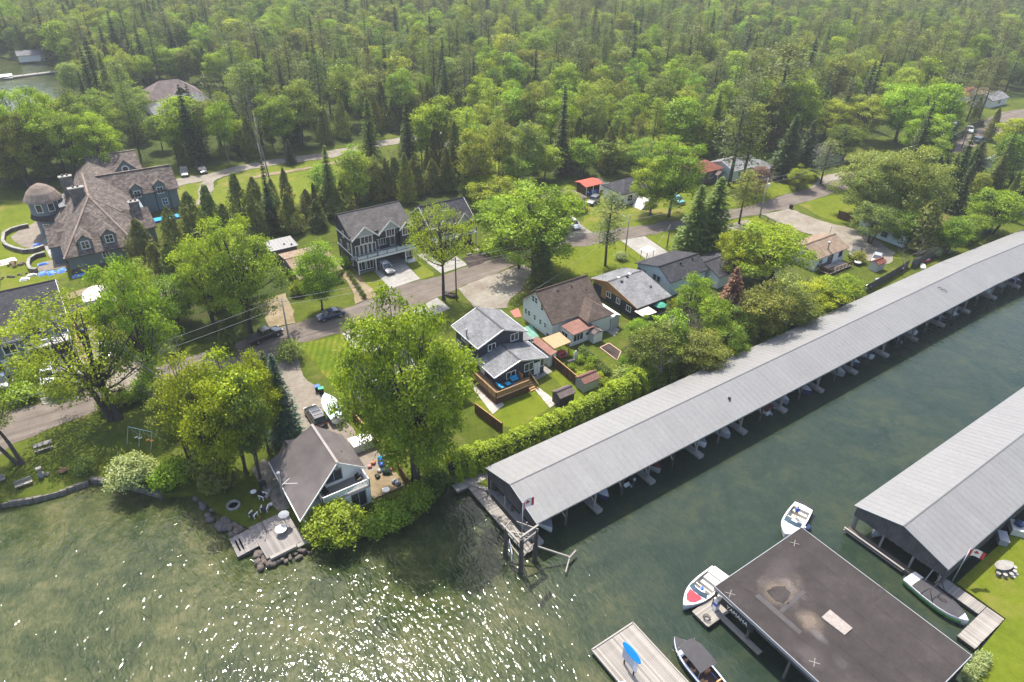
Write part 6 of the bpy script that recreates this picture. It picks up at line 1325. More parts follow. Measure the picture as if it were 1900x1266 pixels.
# tower
tw = MB().lathe([(2.85, 4.6), (2.85, 7.7)], (-3.4, 162.6, 0), 12).build('tower_wall', SL, h); MB().lathe([(2.5, 0), (2.5, 3.6)], (-3.4, 162.6, 0), 12).build('tower_base_wall', SL, h)
MB().lathe([(2.6, 3.3), (3.3, 3.7), (2.95, 4.6), (2.8, 4.6)], (-3.4, 162.6, 0), 14).build('tower_skirt', R_SLATE, h)
MB().lathe([(3.5, 7.35), (3.3, 7.75), (2.6, 8.9), (1.5, 9.9), (.5, 10.4), (.05, 10.5)], (-3.4, 162.6, 0), 16).build('tower_roof', R_SHAKE, h)
for a in (-2.0, -1.25, -.5):
    q = Vector((-3.4+2.85*math.cos(a), 162.6+2.85*math.sin(a), 6.2)); key = (1.0, 1.5, 1, 1, .12); win(h, 'S', 0, -50, 1.0, 1.5, 0, n=1, fr=.12)
    w_ = [c for c in h.children if abs(c.location.z+50) < .01][0]; w_.location = q-Vector(h.location); w_.rotation_euler = (0, 0, a+math.pi/2)
    win(h, 'S', 0, -50, 1.0, 1.5, 0, n=2, fr=.12); w_ = [c for c in h.children if abs(c.location.z+50) < .01][0]; w_.location = Vector((-3.4+2.5*math.cos(a), 162.6+2.5*math.sin(a), 1.9))-Vector(h.location); w_.rotation_euler = (0, 0, a+math.pi/2)
for u, v, z0, z1, w in ((2.6, 153.3, 5, 11.3, 1.3), (1.6, 161.5, 5, 11.3, 1.1), (11.4, 149.4, 4, 8.0, .9)):
    c = MB().box(u-w, u+w, v-.55, v+.55, z0, z1).build('chimney', BRICK, h); MB().box(u-w-.12, u+w+.12, v-.66, v+.66, z1, z1+.18).build('cap', CONC, c)
    for k in range(2): MB().lathe([(.2, z1+.18), (.17, z1+.55)], (u-.4+.8*k, v, 0), 8).build('flue', S_TAUPE, c)
MB().box(-.9, 1.4, 158, 165, 4.6, 6.3).build('link_wall', SL, h)
MB().roof([(-1.2, 165.4, 6.6), (3.2, 165.4, 6.9), (3.2, 157.6, 6.9), (-1.2, 157.6, 6.6)], .12).build('link_roof', R_GREY, h)
# terraces and garden walls of the mansion
e_ = lambda x, y, z=0: P(x/4.69, 260+y/4.69, z)
sheet('terrace', [e_(*q) for q in ((95, 840), (270, 740), (330, 700), (500, 830), (530, 900), (380, 950), (240, 940), (190, 930))], .05, G_DRIVE)
sheet('terrace', [e_(*q) for q in ((380, 930), (540, 890), (570, 990), (440, 1030))], .055, G_CONC); sheet('terrace', [e_(*q) for q in ((320, 1080), (560, 1020), (590, 1110), (330, 1140))], .05, G_DRIVE)
def gwall(label, pts, hh=.75):
    t = thing('garden_wall', label, 'wall', tuple(pts[0])); m, c = MB(), MB()
    for a, b in zip(pts[:-1], pts[1:]): m.beam((a.x, a.y, hh/2), (b.x, b.y, hh/2), .4, hh); c.beam((a.x, a.y, hh+.05), (b.x, b.y, hh+.05), .55, .1)
    m.build('body', STONE, t); c.build('coping', CONC, t)
gwall('curved stone garden wall sweeping round the mansion terrace', [e_(*q) for q in ((255, 760), (180, 775), (100, 800), (45, 835), (35, 900), (60, 935), (130, 965), (220, 985), (310, 975), (390, 945))]); gwall('short curved stone wall round the lower terrace of the mansion', [e_(*q) for q in ((400, 1005), (320, 1025), (265, 1060), (255, 1110), (275, 1150), (330, 1150))])
def tarp(label, x, y, w, d, m, hh=.35, rz=0.):
    p = e_(x, y); t = thing('tarp_stack', label, 'tarp', tuple(p), rz); mb = MB(); n = 5; rings = []
    for i in range(n): rings.append([(-w/2+w*i/(n-1), -d/2+d*j/(n-1), 0 if j in (0, n-1) or i in (0, n-1) else hh*random.uniform(.7, 1.2)) for j in range(n)])
    mb.loft(rings, False, False).build('sheet', m, t, False, True)
    MB().box(-w*.4, w*.4, -d*.4, d*.4, 0, hh*.55).build('load', CONC, t, local=True); return t
for a in (('blue tarpaulin on the upper mansion terrace', 330, 915, 2.0, 1.0, TARP), ('blue tarpaulin heap on the lower mansion terrace', 375, 1085, 1.9, 1.1, TARP), ('folded blue tarpaulin over stone nearest the charcoal roof', 375, 1165, 1.6, 1.7, TARP), ('blue tarpaulin over stone beside the folded one', 450, 1160, 1.5, 1.9, TARP), ('half blue half white tarpaulin over a pallet by the mansion corner', 540, 1140, 1.7, 1.9, TARP), ('flat blue tarpaulin on the grass beside the mansion wall', 700, 1180, 2.6, 1.3, TARP), ('pale sheeted pallet beside the blue tarpaulins', 215, 1215, 1.6, 1.2, WHITE), ('second pale sheeted pallet of stone by the blue tarpaulins', 275, 1180, 1.7, 1.0, OFFWHITE), ('greenish tarpaulin on the upper mansion terrace', 415, 880, 1.2, 1.0, GREENC), ('white sheet over a pile at the left lawn edge', 60, 1060, 3.2, 2.4, WHITE), ('large white sheet laid on the mansion terrace', 480, 970, 2.4, 2.0, WHITE)): tarp(*a, rz=random.uniform(-.2, .2))
t = thing('stone_heap', 'heap of pale quarry stone on the mansion lawn', 'stones', tuple(e_(150, 1090)))
for i in range(16): MB().blob((random.gauss(0, .9), random.gauss(0, .7), .15), (random.uniform(.2, .45),)*3).build('stone', G_SAND, t, local=True)
t = thing('log_heap', 'low heap of grey split stone on the lawn near the west edge', 'stones', tuple(e_(95, 1195)))
for i in range(12): MB().blob((random.gauss(0, 1.0), random.gauss(0, .25), .12), (random.uniform(.15, .3),)*3).build('stone', STONE, t, local=True)
t = thing('splash_pool', 'blue edged pool beside the mansion wing', 'pool', tuple(e_(1450, 690))); MB().box(-2.6, 2.6, -1.1, 1.1, 0, .4).build('edge', BLUEP, t, local=True); MB().box(-2.4, 2.4, -.9, .9, .4, .42).build('cover', SKYB, t, local=True)
# ================================================================ boats
def sect(xs, L, W, bowp=2.2, st=.86):
    """half beam along the hull, stern at 0 and bow at 1"""
    return [max(.015, W/2*(st+(1-st)*min(1, f*3))*(1-max(0, (f-.45)/.55)**bowp)) for f in xs]
def boat(name, label, bow, stern, beam, hull_m, deck_m=None, cockpit=(.10, .58), floor_m=None, free=.75, z=WATER, group=None, bowp=2.3, extra=None, cat='boat'):
    """hull pointing along local +x, origin amidships at the waterline"""
    b, s = Vector((bow[0], bow[1], 0)), Vector((stern[0], stern[1], 0)); L = (b-s).length; c = (b+s)/2; a = math.atan2(b.y-s.y, b.x-s.x)
    t = thing(name, label, cat, (c.x, c.y, z), a, group)
    xs = [0, .06, .15, .25, .35, .45, .55, .65, .74, .82, .89, .94, .98, 1.0]; hw = sect(xs, L, beam, bowp); X = [-L/2+L*f for f in xs]; sh = [free*(1+.22*f*f) for f in xs]
    rings = []
    for x, w, zz, f in zip(X, hw, sh, xs):
        k = -.28*(1-.75*max(0, (f-.6)/.4)); xo = x-(0 if f < .9 else .0)
        rings.append([(xo, -w, zz), (xo+.0, -w*.93, zz*.45), (xo-.1*(f > .8), -w*.72, -.02), (xo-.25*(f > .8), 0, k), (xo-.1*(f > .8), w*.72, -.02), (xo, w*.93, zz*.45), (xo, w, zz)])
    m = MB().loft(rings, False); m.poly(rings[0]); m.build('hull', hull_m, t, True, True)
    ci = [i for i, f in enumerate(xs) if cockpit[0] <= f <= cockpit[1]]; ins = .16
    d = MB()
    for i in range(len(xs)-1):
        for sgn in (-1, 1):
            def q(j):
                o = (X[j], sgn*hw[j], sh[j]+.005); inn = (X[j], sgn*(max(0, hw[j]-ins)), sh[j]+.03) if ci[0] <= j <= ci[-1] else (X[j], 0, sh[j]+.09); return o, inn
            a0, b0 = q(i); a1, b1 = q(i+1)
            if i+1 == ci[0]: b1 = (X[i+1], 0, sh[i+1]+.05); d.poly([(X[i+1], sgn*max(0, hw[i+1]-ins), sh[i+1]+.03), (X[i+1], 0, sh[i+1]+.05), (X[i+1], 0, sh[i+1]-.01)])
            if i == ci[-1]: b0 = (X[i], 0, sh[i]+.06)
            d.poly([a0, a1, b1, b0] if sgn < 0 else [b0, b1, a1, a0])
    d.build('deck', deck_m or GEL, t, False, True)
    fl = MB(); zf = .12; i0, i1 = ci[0], ci[-1]; pl = [(X[j], -(hw[j]-ins)) for j in ci]+[(X[j], hw[j]-ins) for j in reversed(ci)]
    fl.poly([(x, y, zf) for x, y in pl]); n = len(pl); tops = [sh[j]+.03 for j in ci]+[sh[j]+.03 for j in reversed(ci)]
    for k in range(n): j = (k+1) % n; fl.poly([(pl[k][0], pl[k][1], zf), (pl[j][0], pl[j][1], zf), (pl[j][0], pl[j][1], tops[j]), (pl[k][0], pl[k][1], tops[k])])
    fl.build('cockpit', floor_m or OFFWHITE, t, False, True)
    MB().tube([(X[j], -hw[j]-.01, sh[j]-.06) for j in range(len(xs))], .035, 5).tube([(X[j], hw[j]+.01, sh[j]-.06) for j in range(len(xs))], .035, 5).build('rub_rail', GREYP, t, True, True)
    t['_d'] = [L, beam, free]; return t, L, X, hw, sh
def seat(t, x, y, m, w=.55, back=-1, z=.12):
    MB().box(x-.26, x+.26, y-w/2, y+w/2, z, z+.36).box(x+back*.26-.06, x+back*.26+.06, y-w/2, y+w/2, z+.36, z+.75).build('seat', m, t, False, True)
def outboard(t, L, m, y=0., k=1.):
    o = MB().loft([[(-L/2-.12*k-.42*k, y-.2*k, .62), (-L/2-.1*k, y-.2*k, .62), (-L/2-.1*k, y+.2*k, .62), (-L/2-.54*k, y+.2*k, .62)], [(-L/2-.62*k, y-.22*k, .9), (-L/2-.06*k, y-.22*k, .9), (-L/2-.06*k, y+.22*k, .9), (-L/2-.62*k, y+.22*k, .9)], [(-L/2-.52*k, y-.14*k, 1.2), (-L/2-.12*k, y-.16*k, 1.2), (-L/2-.12*k, y+.16*k, 1.2), (-L/2-.52*k, y+.14*k, 1.2)]]).build('outboard_motor', m, t, False, True)
    MB().box(-L/2-.38*k, -L/2-.14*k, y-.07, y+.07, -.35, .62).build('leg', GREYP, o, False, True).location = (0, 0, 0)
def windscreen(t, x, hwid, z, rake=.35, h=.38):
    MB().poly([(x, -hwid, z), (x+.25, -hwid*.35, z), (x+.25-rake, -hwid*.33, z+h), (x-rake, -hwid*.9, z+h)]).poly([(x+.25, -hwid*.35, z), (x+.25, hwid*.35, z), (x+.25-rake, hwid*.33, z+h), (x+.25-rake, -hwid*.33, z+h)]).poly([(x, hwid, z), (x+.25, hwid*.35, z), (x+.25-rake, hwid*.33, z+h), (x-rake, hwid*.9, z+h)]).build('windscreen', plain('tinted acrylic', (.06, .10, .13), .1, .6) if 'tinted acrylic' not in MATS else MATS['tinted acrylic'], t, False, True)
# red and white bowrider at the fuel dock
t, L, X, hw, sh = boat('bowrider_boat', 'white bowrider boat with a red bow cover tied at the fuel dock', P(1268, 1124, .2), P(1337, 1060, .2), 2.45, GEL, GEL, (.14, .64), OFFWHITE, .8)
MB().poly([(L*.17, -hw[8]*.82, .98), (L*.31, -hw[9]*.78, 1.02), (L*.385, -.18, 1.05), (L*.385, .18, 1.05), (L*.31, hw[9]*.78, 1.02), (L*.17, hw[8]*.82, .98)]).build('bow_cover', REDP, t, False, True); windscreen(t, L*.13, 1.05, .92)
MB().box(-L*.5-.55, -L*.5+.05, -1.0, 1.0, .28, .38).build('swim_platform', GEL, t, False, True); MB().box(-L*.37, -L*.22, -.85, .85, .12, .68).build('engine_lid', OFFWHITE, t, False, True)
seat(t, L*.02, -.6, OFFWHITE); seat(t, L*.02, .6, OFFWHITE); seat(t, -L*.17, 0, OFFWHITE, 1.6); p = t.matrix_basis @ Vector((-L*.02, -.1, .5))
t2 = thing('towel', 'crumpled blue towel on a seat of the boat with the red cover', 'towel', tuple(p), .4); MB().blob((0, 0, .12), (.3, .2, .14)).build('cloth', BLUEP, t2, True, True)
# white runabout with people
t, L, X, hw, sh = boat('runabout_boat', 'white runabout with a person aboard off the corner of the flat roof', P(1457, 992, .2), P(1493, 936, .2), 2.4, GEL, GEL, (.1, .70), OFFWHITE, .8, bowp=3.2); WB = t
windscreen(t, L*.16, 1.0, .9); MB().box(-L*.5-.12, -L*.5+.16, -1.1, 1.1, .3, .95).build('stern_pad', BLACK, t, False, True); seat(t, L*.06, .62, STEEL); seat(t, L*.04, -.62, OFFWHITE); seat(t, -L*.3, 0, OFFWHITE, 1.7); MB().box(L*.1, L*.22, -.95, -.35, .12, .8).build('console', GREYP, t, False, True)
for x in (.05, .3): MB().lathe([(.12, -.3), (.16, 0), (.12, .3)], (L*x, 1.28, .5), 8).build('fender', GEL, t, False, True)
def person(label, loc, rz, shirt, shorts, hair, z0=0.):
    """standing adult, one skinned body with clothes over it"""
    t = thing('person', label, 'person', loc, rz)
    V = [(0, 0, .95), (0, 0, 1.12), (0, 0, 1.34), (0, .01, 1.48), (0, .02, 1.56), (0, .03, 1.66), (-.1, 0, .90), (-.12, .02, .50), (-.13, 0, .08), (-.14, .14, .04), (.1, 0, .90), (.13, .05, .50), (.15, .0, .08), (.16, .14, .04),
         (-.2, 0, 1.40), (-.27, .05, 1.14), (-.24, .26, .98), (-.23, .34, .95), (.2, 0, 1.40), (.28, .02, 1.13), (.30, .14, .90), (.30, .18, .82)]
    E = [(0, 1), (1, 2), (2, 3), (3, 4), (4, 5), (0, 6), (6, 7), (7, 8), (8, 9), (0, 10), (10, 11), (11, 12), (12, 13), (2, 14), (14, 15), (15, 16), (16, 17), (2, 18), (18, 19), (19, 20), (20, 21)]
    rad = [.13, .125, .14, .06, .055, .085, .09, .06, .04, .035, .09, .06, .04, .035, .06, .042, .032, .03, .06, .042, .032, .03]
    me = bpy.data.meshes.new('body'); me.from_pydata(V, E, []); o = bpy.data.objects.new('body', me); COL.objects.link(o); sk = o.modifiers.new('s', 'SKIN'); o.modifiers.new('d', 'SUBSURF').levels = 1
    for i, r in enumerate(rad): me.skin_vertices[0].data[i].radius = (r*1.15 if i < 3 else r, r*.85 if i < 3 else r)
    me.skin_vertices[0].data[0].use_root = True
    dg = bpy.context.evaluated_depsgraph_get(); m2 = bpy.data.meshes.new_from_object(o.evaluated_get(dg)); bpy.data.objects.remove(o); m2.name = 'body'
    m2.polygons.foreach_set('use_smooth', [True]*len(m2.polygons)); m2.materials.clear(); inst('body', m2, t, m=plain('skin', (.50, .30, .21), .6) if 'skin' not in MATS else MATS['skin'])
    MB().lathe([(.2, .96), (.195, 1.1), (.235, 1.34), (.2, 1.44), (.09, 1.5)], n=12, sx=1, sy=.72).tube([(-.18, 0, 1.40), (-.25, .03, 1.2)], [.085, .07], 8).tube([(.18, 0, 1.40), (.26, .01, 1.19)], [.085, .07], 8).build('shirt', shirt, t, True, True)
    MB().lathe([(.2, .99), (.2, .86), (.19, .8)], n=12, sx=1, sy=.75).tube([(-.1, 0, .86), (-.12, .02, .52)], [.115, .1], 8).tube([(.1, 0, .86), (.13, .04, .52)], [.115, .1], 8).build('shorts', shorts, t, True, True)
    MB().blob((0, .0, 1.72), (.1, .115, .09), n=9, m=6, jit=.04).build('hair', hair, t, True, True)
    return t
p = WB.matrix_basis @ Vector((-L*.18, -.25, .12)); person('person in a blue shirt standing in the white runabout', tuple(p), WB.rotation_euler.z+1.9, BLUEP, plain('tan shorts', (.42, .34, .25), .9), plain('brown hair', (.08, .05, .03), .8))
t2 = thing('inflatable_tube', 'dark blue float tied beside the white runabout', 'float', tuple(P(1496, 982, WATER))); MB().lathe([(.1, .1), (.42, .12), (.5, .3), (.42, .5), (.1, .52)], n=14).build('body', NAVY, t2, True, True)
# green wakeboard boat
t, L, X, hw, sh = boat('wakeboard_boat', 'white and green wakeboard boat under a charcoal cover at the plank dock', P(1797, 1152, .3), P(1688, 1066, .3), 2.35, GEL, GEL, (.12, .80), CANVAS, .85, bowp=3.0)
rings = []
for i in range(2, 11): f = (i-2)/8; rings.append([(X[i], -hw[i]*.97, sh[i]+.04), (X[i], -hw[i]*.5, sh[i]+.16), (X[i], 0, sh[i]+.20-.12*(.3 < f < .6)), (X[i], hw[i]*.5, sh[i]+.16), (X[i], hw[i]*.97, sh[i]+.04)])
MB().loft(rings, False).poly(rings[0]).build('cover', CANVAS, t, True, True)
gm = plain('bright green gelcoat', (.07, .42, .04), .2, .5)
for s_ in (-1, 1): MB().loft([[(X[i], s_*(hw[i]*.975+.012), sh[i]*.62), (X[i], s_*(hw[i]*.955+.012), sh[i]*.36)] for i in range(0, 12)], False).build('side_stripe', gm, t, False, True)
MB().tube([(L*.02, -1.12, .9), (-L*.10, -1.0, 2.1), (-L*.10, 1.0, 2.1), (L*.02, 1.12, .9)], .045, 6).tube([(-L*.18, -1.12, .9), (-L*.12, -1.0, 2.1)], .04, 6).tube([(-L*.18, 1.12, .9), (-L*.12, 1.0, 2.1)], .04, 6).build('wakeboard_tower', BLACK, t, True, True)
MB().poly([(-.5+L*.06, -.1, sh[6]+.215), (.15+L*.06, -.32, sh[6]+.205), (.85+L*.06, -.05, sh[6]+.215), (.2+L*.06, .28, sh[6]+.205)]).build('puddle', MATS['standing puddle'], t, False, True); outboard(t, L, BLACK, 0, 1.15)
# tan seated tritoon style boat with a charcoal canopy
t, L, X, hw, sh = boat('tour_boat', 'blue hulled open boat with tan seats and a charcoal canopy', P(1252, 1181, .3), P(1356, 1302, .3), 2.3, plain('blue hull paint', (.12, .20, .42), .3, .5), plain('pale blue deck edge', (.55, .62, .75), .3), (.06, .80), plain('brown cockpit floor', (.075, .05, .045), .8), .8, bowp=3.6)
for x, y, w, bk in ((.22, .62, .5, -1), (-.02, -.62, .6, 1), (-.12, .62, .6, -1), (-.26, -.6, .6, 1), (-.27, .55, .6, -1), (-.38, 0, 1.6, 1), (.06, .72, .4, -1)): seat(t, L*x, y, TAN, w, bk)
MB().loft([[(L*x, -1.05*(1 if x < .3 else .8), zz), (L*x, 0, zz+.16), (L*x, 1.05*(1 if x < .3 else .8), zz)] for x, zz in ((-.1, 1.95), (.05, 2.05), (.2, 2.0), (.33, 1.75))], False).build('canopy', CANVAS, t, True, True)
MB().loft([[(X[i], -hw[i]*.95, sh[i]+.03), (X[i], 0, sh[i]+.14), (X[i], hw[i]*.95, sh[i]+.03)] for i in (9, 10, 11, 12, 13)], False).build('bow_cover', CANVAS, t, True, True)
for x in (-.08, .3):
    for y in (-1, 1): MB().tube([(L*x, y*.98, .85), (L*x, y*.98, 1.95)], .025, 5).build('canopy_pole', STEEL, t, False, True)
t, L, X, hw, sh = boat('small_boat', 'white boat with a blue stripe at the bottom edge beside the plank dock', P(1098, 1300, .3), P(1168, 1276, .3), 2.0, SKYB, GEL, (.1, .6), OFFWHITE, .7)
# boats in the long boathouse slips: every second metre of frontage has one
covers = [GREYCANVAS, OFFWHITE, GREYCANVAS, BLACK, MAROON, OFFWHITE, GREYCANVAS, OFFWHITE, NAVY, MAROON, GREYCANVAS, OFFWHITE, CANVAS, OFFWHITE, GREYCANVAS, NAVY, OFFWHITE, BLACK, GREYCANVAS, OFFWHITE, GREYCANVAS, OFFWHITE, NAVY, GREYCANVAS, CANVAS, OFFWHITE, GREYCANVAS, OFFWHITE, NAVY, GREYCANVAS, OFFWHITE, BLACK, GREYCANVAS]
cn = {id(GREYCANVAS): 'grey', id(OFFWHITE): 'white', id(BLACK): 'black', id(MAROON): 'maroon', id(NAVY): 'navy', id(CANVAS): 'charcoal'}
ordinal = ['first', 'second', 'third', 'fourth', 'fifth', 'sixth', 'seventh', 'eighth', 'ninth', 'tenth', 'eleventh', 'twelfth', 'thirteenth', 'fourteenth', 'fifteenth', 'sixteenth', 'seventeenth', 'eighteenth', 'nineteenth', 'twentieth']
ordinal += ['twenty-'+o for o in ordinal[:9]]+['thirtieth']+['thirty-'+o for o in ordinal[:9]]
SLB = {}
def slip_proto(L, beam, cut):
    """hull, cover and motor meshes for boats laid up in the slips, bow along +x"""
    xs = [0, .1, .25, .4, .55, .7, .82, .9, .96, 1]; hw = sect(xs, L, beam, 2.4); X = [-L/2+L*f for f in xs]; sh = [.8*(1+.25*f*f) for f in xs]
    r = [[(x, -w, s_), (x, -w*.9, s_*.4), (x-.2*(f > .8), -w*.65, -.05), (x-.3*(f > .8), 0, -.25), (x-.2*(f > .8), w*.65, -.05), (x, w*.9, s_*.4), (x, w, s_)] for x, w, s_, f in zip(X, hw, sh, xs)]
    hm = MB().loft(r, False).poly(r[0]).mesh('hull', True)
    cv = MB().loft([[(x, -w*1.01, s_+.01), (x, -w*.55, s_+.22*(1-f*f)+.06), (x, 0, s_+.38*(1-f*f)+.08), (x, w*.55, s_+.22*(1-f*f)+.06), (x, w*1.01, s_+.01)] for x, w, s_, f in list(zip(X, hw, sh, xs))[:cut]], False).mesh('cover', True)
    dk = MB().loft([[(x, -w*.98, s_+.012), (x, 0, s_+.07), (x, w*.98, s_+.012)] for x, w, s_ in list(zip(X, hw, sh))[cut-2:]], False).mesh('foredeck', True)
    return hm, cv, dk
SP = [slip_proto(6.4, 2.3, 10), slip_proto(5.8, 2.2, 7), slip_proto(7.0, 2.5, 6)]
TIPS = {0: .7, 1: 0.4, 2: .6, 3: -.2, 4: .5, 5: .2, 6: .3, 7: .9, 8: .5, 9: .3, 10: .4, 11: .9, 12: .2, 13: .8}
for i, (k, s) in enumerate(slips):
    if i in (1, 5, 8, 12, 16, 19, 22, 23, 27, 30): continue
    m = covers[i % len(covers)]; j = i % 3; L = (6.4, 5.8, 7.0)[j]; tip = TIPS.get(i, random.uniform(-.6, .7))*.9-1.25
    q = lbp(k, s+random.uniform(-.25, .25), 40.5-tip+L/2, WATER+.02); flip = (i in (3, 9, 12, 17, 21))
    t = thing('moored_boat', '%s covered boat in the %s slip of the long boathouse counted from the flag trestle' % (cn[id(m)], ordinal[i]), 'boat', tuple(q), -math.pi/2+(math.pi if flip else 0)+lbs[k][1]+random.uniform(-.03, .03), 'boats in the long boathouse slips')
    inst('hull', SP[j][0], t, m=GEL if i % 3 == 0 else (GREYP if i % 3 == 1 else NAVY)); inst('cover', SP[j][1], t, m=m); inst('foredeck', SP[j][2], t, m=GEL if i % 4 == 2 else m)
    if flip: outboard(t, L, BLACK if i % 2 else GREYP)
for i, (v, m, l) in enumerate(((20.4, GEL, 'white narrow boat inside the end of the second boathouse'), (15.2, GREYP, 'grey boat deeper inside the second boathouse'))):
    t = thing('moored_boat', l, 'boat', (68.4+i*2, v, WATER), math.pi); inst('hull', SP[0][0], t, m=m); inst('cover', SP[0][1], t, m=OFFWHITE if i == 0 else GREYCANVAS); inst('foredeck', SP[0][2], t, m=GEL)
# covered boat on its trailer in the drive
a, b = P(603, 735, .9), P(628, 779, .9); c = (a+b)/2
t = thing('trailered_boat', 'pale blue covered boat on a trailer parked in the drive', 'boat', (c.x, c.y, .45), math.atan2(a.y-b.y, a.x-b.x)); cvm = plain('pale blue boat cover', (.48, .56, .62), .7, .2, 0, .18, 2)
inst('hull', SP[0][0], t, m=GEL, scale=(.93, 1, .9)); inst('cover', SP[0][1], t, m=cvm, scale=(.93, 1, 1.0)); outboard(t, 6.0, GREYP)
t = thing('boat_trailer', 'galvanised trailer under the pale blue covered boat', 'trailer', (c.x, c.y, 0), math.atan2(a.y-b.y, a.x-b.x)); MB().box(-2.6, 2.4, -.8, -.7, .35, .45).box(-2.6, 2.4, .7, .8, .35, .45).beam((2.4, -.75, .4), (4.0, 0, .4), .08, .1).beam((2.4, .75, .4), (4.0, 0, .4), .08, .1).box(-1.3, -1.2, -1.0, 1.0, .3, .4).build('frame', STEEL, t, False, True)
for y in (-1.05, 1.05): o = MB().lathe([(.3, -.1), (.3, .1)], n=14).build('wheel', RUBBER, t, True, True); o.location = (-1.2, y, .3); o.rotation_euler = (math.pi/2, 0, 0)
# ================================================================ docks on the canal
def dock(label, c0, u1, v1, along, w, m, z=-.12, name='dock', piles=True, edge=True, wd=.2):
    u0, v0 = c0; t = thing(name, label, 'dock', (min(u0, u1), min(v0, v1), WATER)); x0, x1, y0, y1 = min(u0, u1), max(u0, u1), min(v0, v1), max(v0, v1)
    boards(t, x0, x1, y0, y1, z, along, wd, .05, m, jit=.008)
    MB().box(x0, x1, y0, y0+.12, z-.32, z-.06).box(x0, x1, y1-.12, y1, z-.32, z-.06).box(x0, x0+.12, y0, y1, z-.32, z-.06).box(x1-.12, x1, y0, y1, z-.32, z-.06).build('frame', W_PILE, t)
    if piles:
        for x in (x0+.2, x1-.2):
            for k in range(max(2, round((y1-y0)/4)+1)): y = y0+.2+(y1-y0-.4)*k/max(1, round((y1-y0)/4)); MB().lathe([(.13, WATER-1.7), (.12, z-.06)], (x, y, 0), 8).build('pile', W_PILE, t)
    return t
a, b, c = P(1174, 1157, -.12), P(1106, 1214, -.12), P(1297, 1266, -.12)
ld = dock('wide grey plank dock with a signboard at the bottom edge', (b.x, a.y), a.x, a.y-13.5, 'y', .22, W_GREY, name='plank_dock')
MB().box(b.x-.08, a.x+.08, a.y-.02, a.y+.12, -.3, -.02).box(b.x-.12, b.x, a.y-13.5, a.y+.1, -.3, -.02).box(a.x, a.x+.12, a.y-13.5, a.y+.1, -.3, -.02).build('edge_timber', W_GREYX, ld)
p, q = P(1158, 1231, -.1), P(1175, 1252, -.1)
t = thing('signboard', 'white notice board with a blue oval topper standing on the plank dock', 'sign', (p.x, p.y, -.1)); dv = (q-p); dv.z = 0
for e in (p, q): MB().box(e.x-.06, e.x+.06, e.y-.06, e.y+.06, -.1, 2.0).build('post', W_BROWN, t)
n_ = Vector((-dv.y, dv.x, 0)).normalized()*.07; mid = (p+q)/2; dn_ = dv.normalized(); e0, e1 = p-dn_*.35-n_, q+dn_*.35-n_
MB().beam((e0.x, e0.y, 1.35), (e1.x, e1.y, 1.35), .04, 1.5).build('board', plain('printed board', (.62, .62, .68), .6, .3, 0, .12, 4), t)
for k in range(7): MB().beam((e0.x-n_.x*.5, e0.y-n_.y*.5, .8+.18*k), (e0.x+(e1.x-e0.x)*(.55+.3*random.random())-n_.x*.5, e0.y+(e1.y-e0.y)*.8-n_.y*.5, .8+.18*k), .015, .035).build('printed_line', GREYP, t)
o = MB().lathe([(.01, -.05), (.95, -.04), (1.0, 0), (.95, .04), (.01, .05)], n=22, sx=1.25, sy=.42).build('oval_topper', plain('blue sign oval', (.01, .21, .58), .4), t, False, True); o.location = (mid-p)+Vector((0, 0, 2.55)); o.rotation_euler = (math.pi/2-.5, 0, math.atan2(dv.y, dv.x))
q0, q1, q2 = P(1286, 1136, -.1), P(1333, 1100, -.1), P(1312, 1165, -.1)
fd = dock('small fuel dock with a pump beside the flat roof', (q0.x, q1.y), q1.x+1.6, q2.y, 'x', .2, W_GREYX, name='fuel_dock')
p = P(1327, 1130, -.1); t = thing('fuel_pump', 'white and blue fuel pump on the small fuel dock', 'fuel pump', (p.x, p.y, -.1)); MB().box(-.3, .3, -.22, .22, 0, 1.55).build('cabinet', WHITE, t, False, True); MB().box(-.31, .31, -.235, .235, .75, 1.15).build('panel', BLUEP, t, False, True); MB().box(-.2, .2, -.24, -.225, 1.2, 1.45).build('display', BLACK, t, False, True); MB().box(-.36, .36, -.28, .28, 1.55, 1.68).build('top', OFFWHITE, t, False, True)
p = P(1311, 1148, -.1); t = thing('hose_reel', 'coiled black hose on the planks of the fuel dock', 'hose', (p.x, p.y, -.08)); MB().tube([(.3*math.cos(a*.5)*(.7+.02*a), .3*math.sin(a*.5)*(.7+.02*a), .05+.006*a) for a in range(36)], .03, 6).build('coil', BLACK, t, True, True)
MB().box(fx0-.2, fx0+.4, 18.0, 24.0, -.3, -.12).build('side_walk', W_GREY, FB)
# L shaped dock by the lawn
a, b = P(1765, 1096, -.1), P(1809, 1202, -.1)
l1 = dock('weathered plank dock running along the marina lawn beside the green boat', (64.65, 13.0), 66.25, 8.42, 'x', .2, W_GREYX, name='plank_dock'); c = P(1780, 1091, 0); d1 = P(1861, 1148, -.1); d2 = P(1809, 1202, -.1); d3 = P(1777, 1180, -.1)
l2 = dock('cross arm of the weathered plank dock by the marina lawn', (60.3, 8.36), 66.25, 6.66, 'y', .2, W_GREY, name='plank_dock')
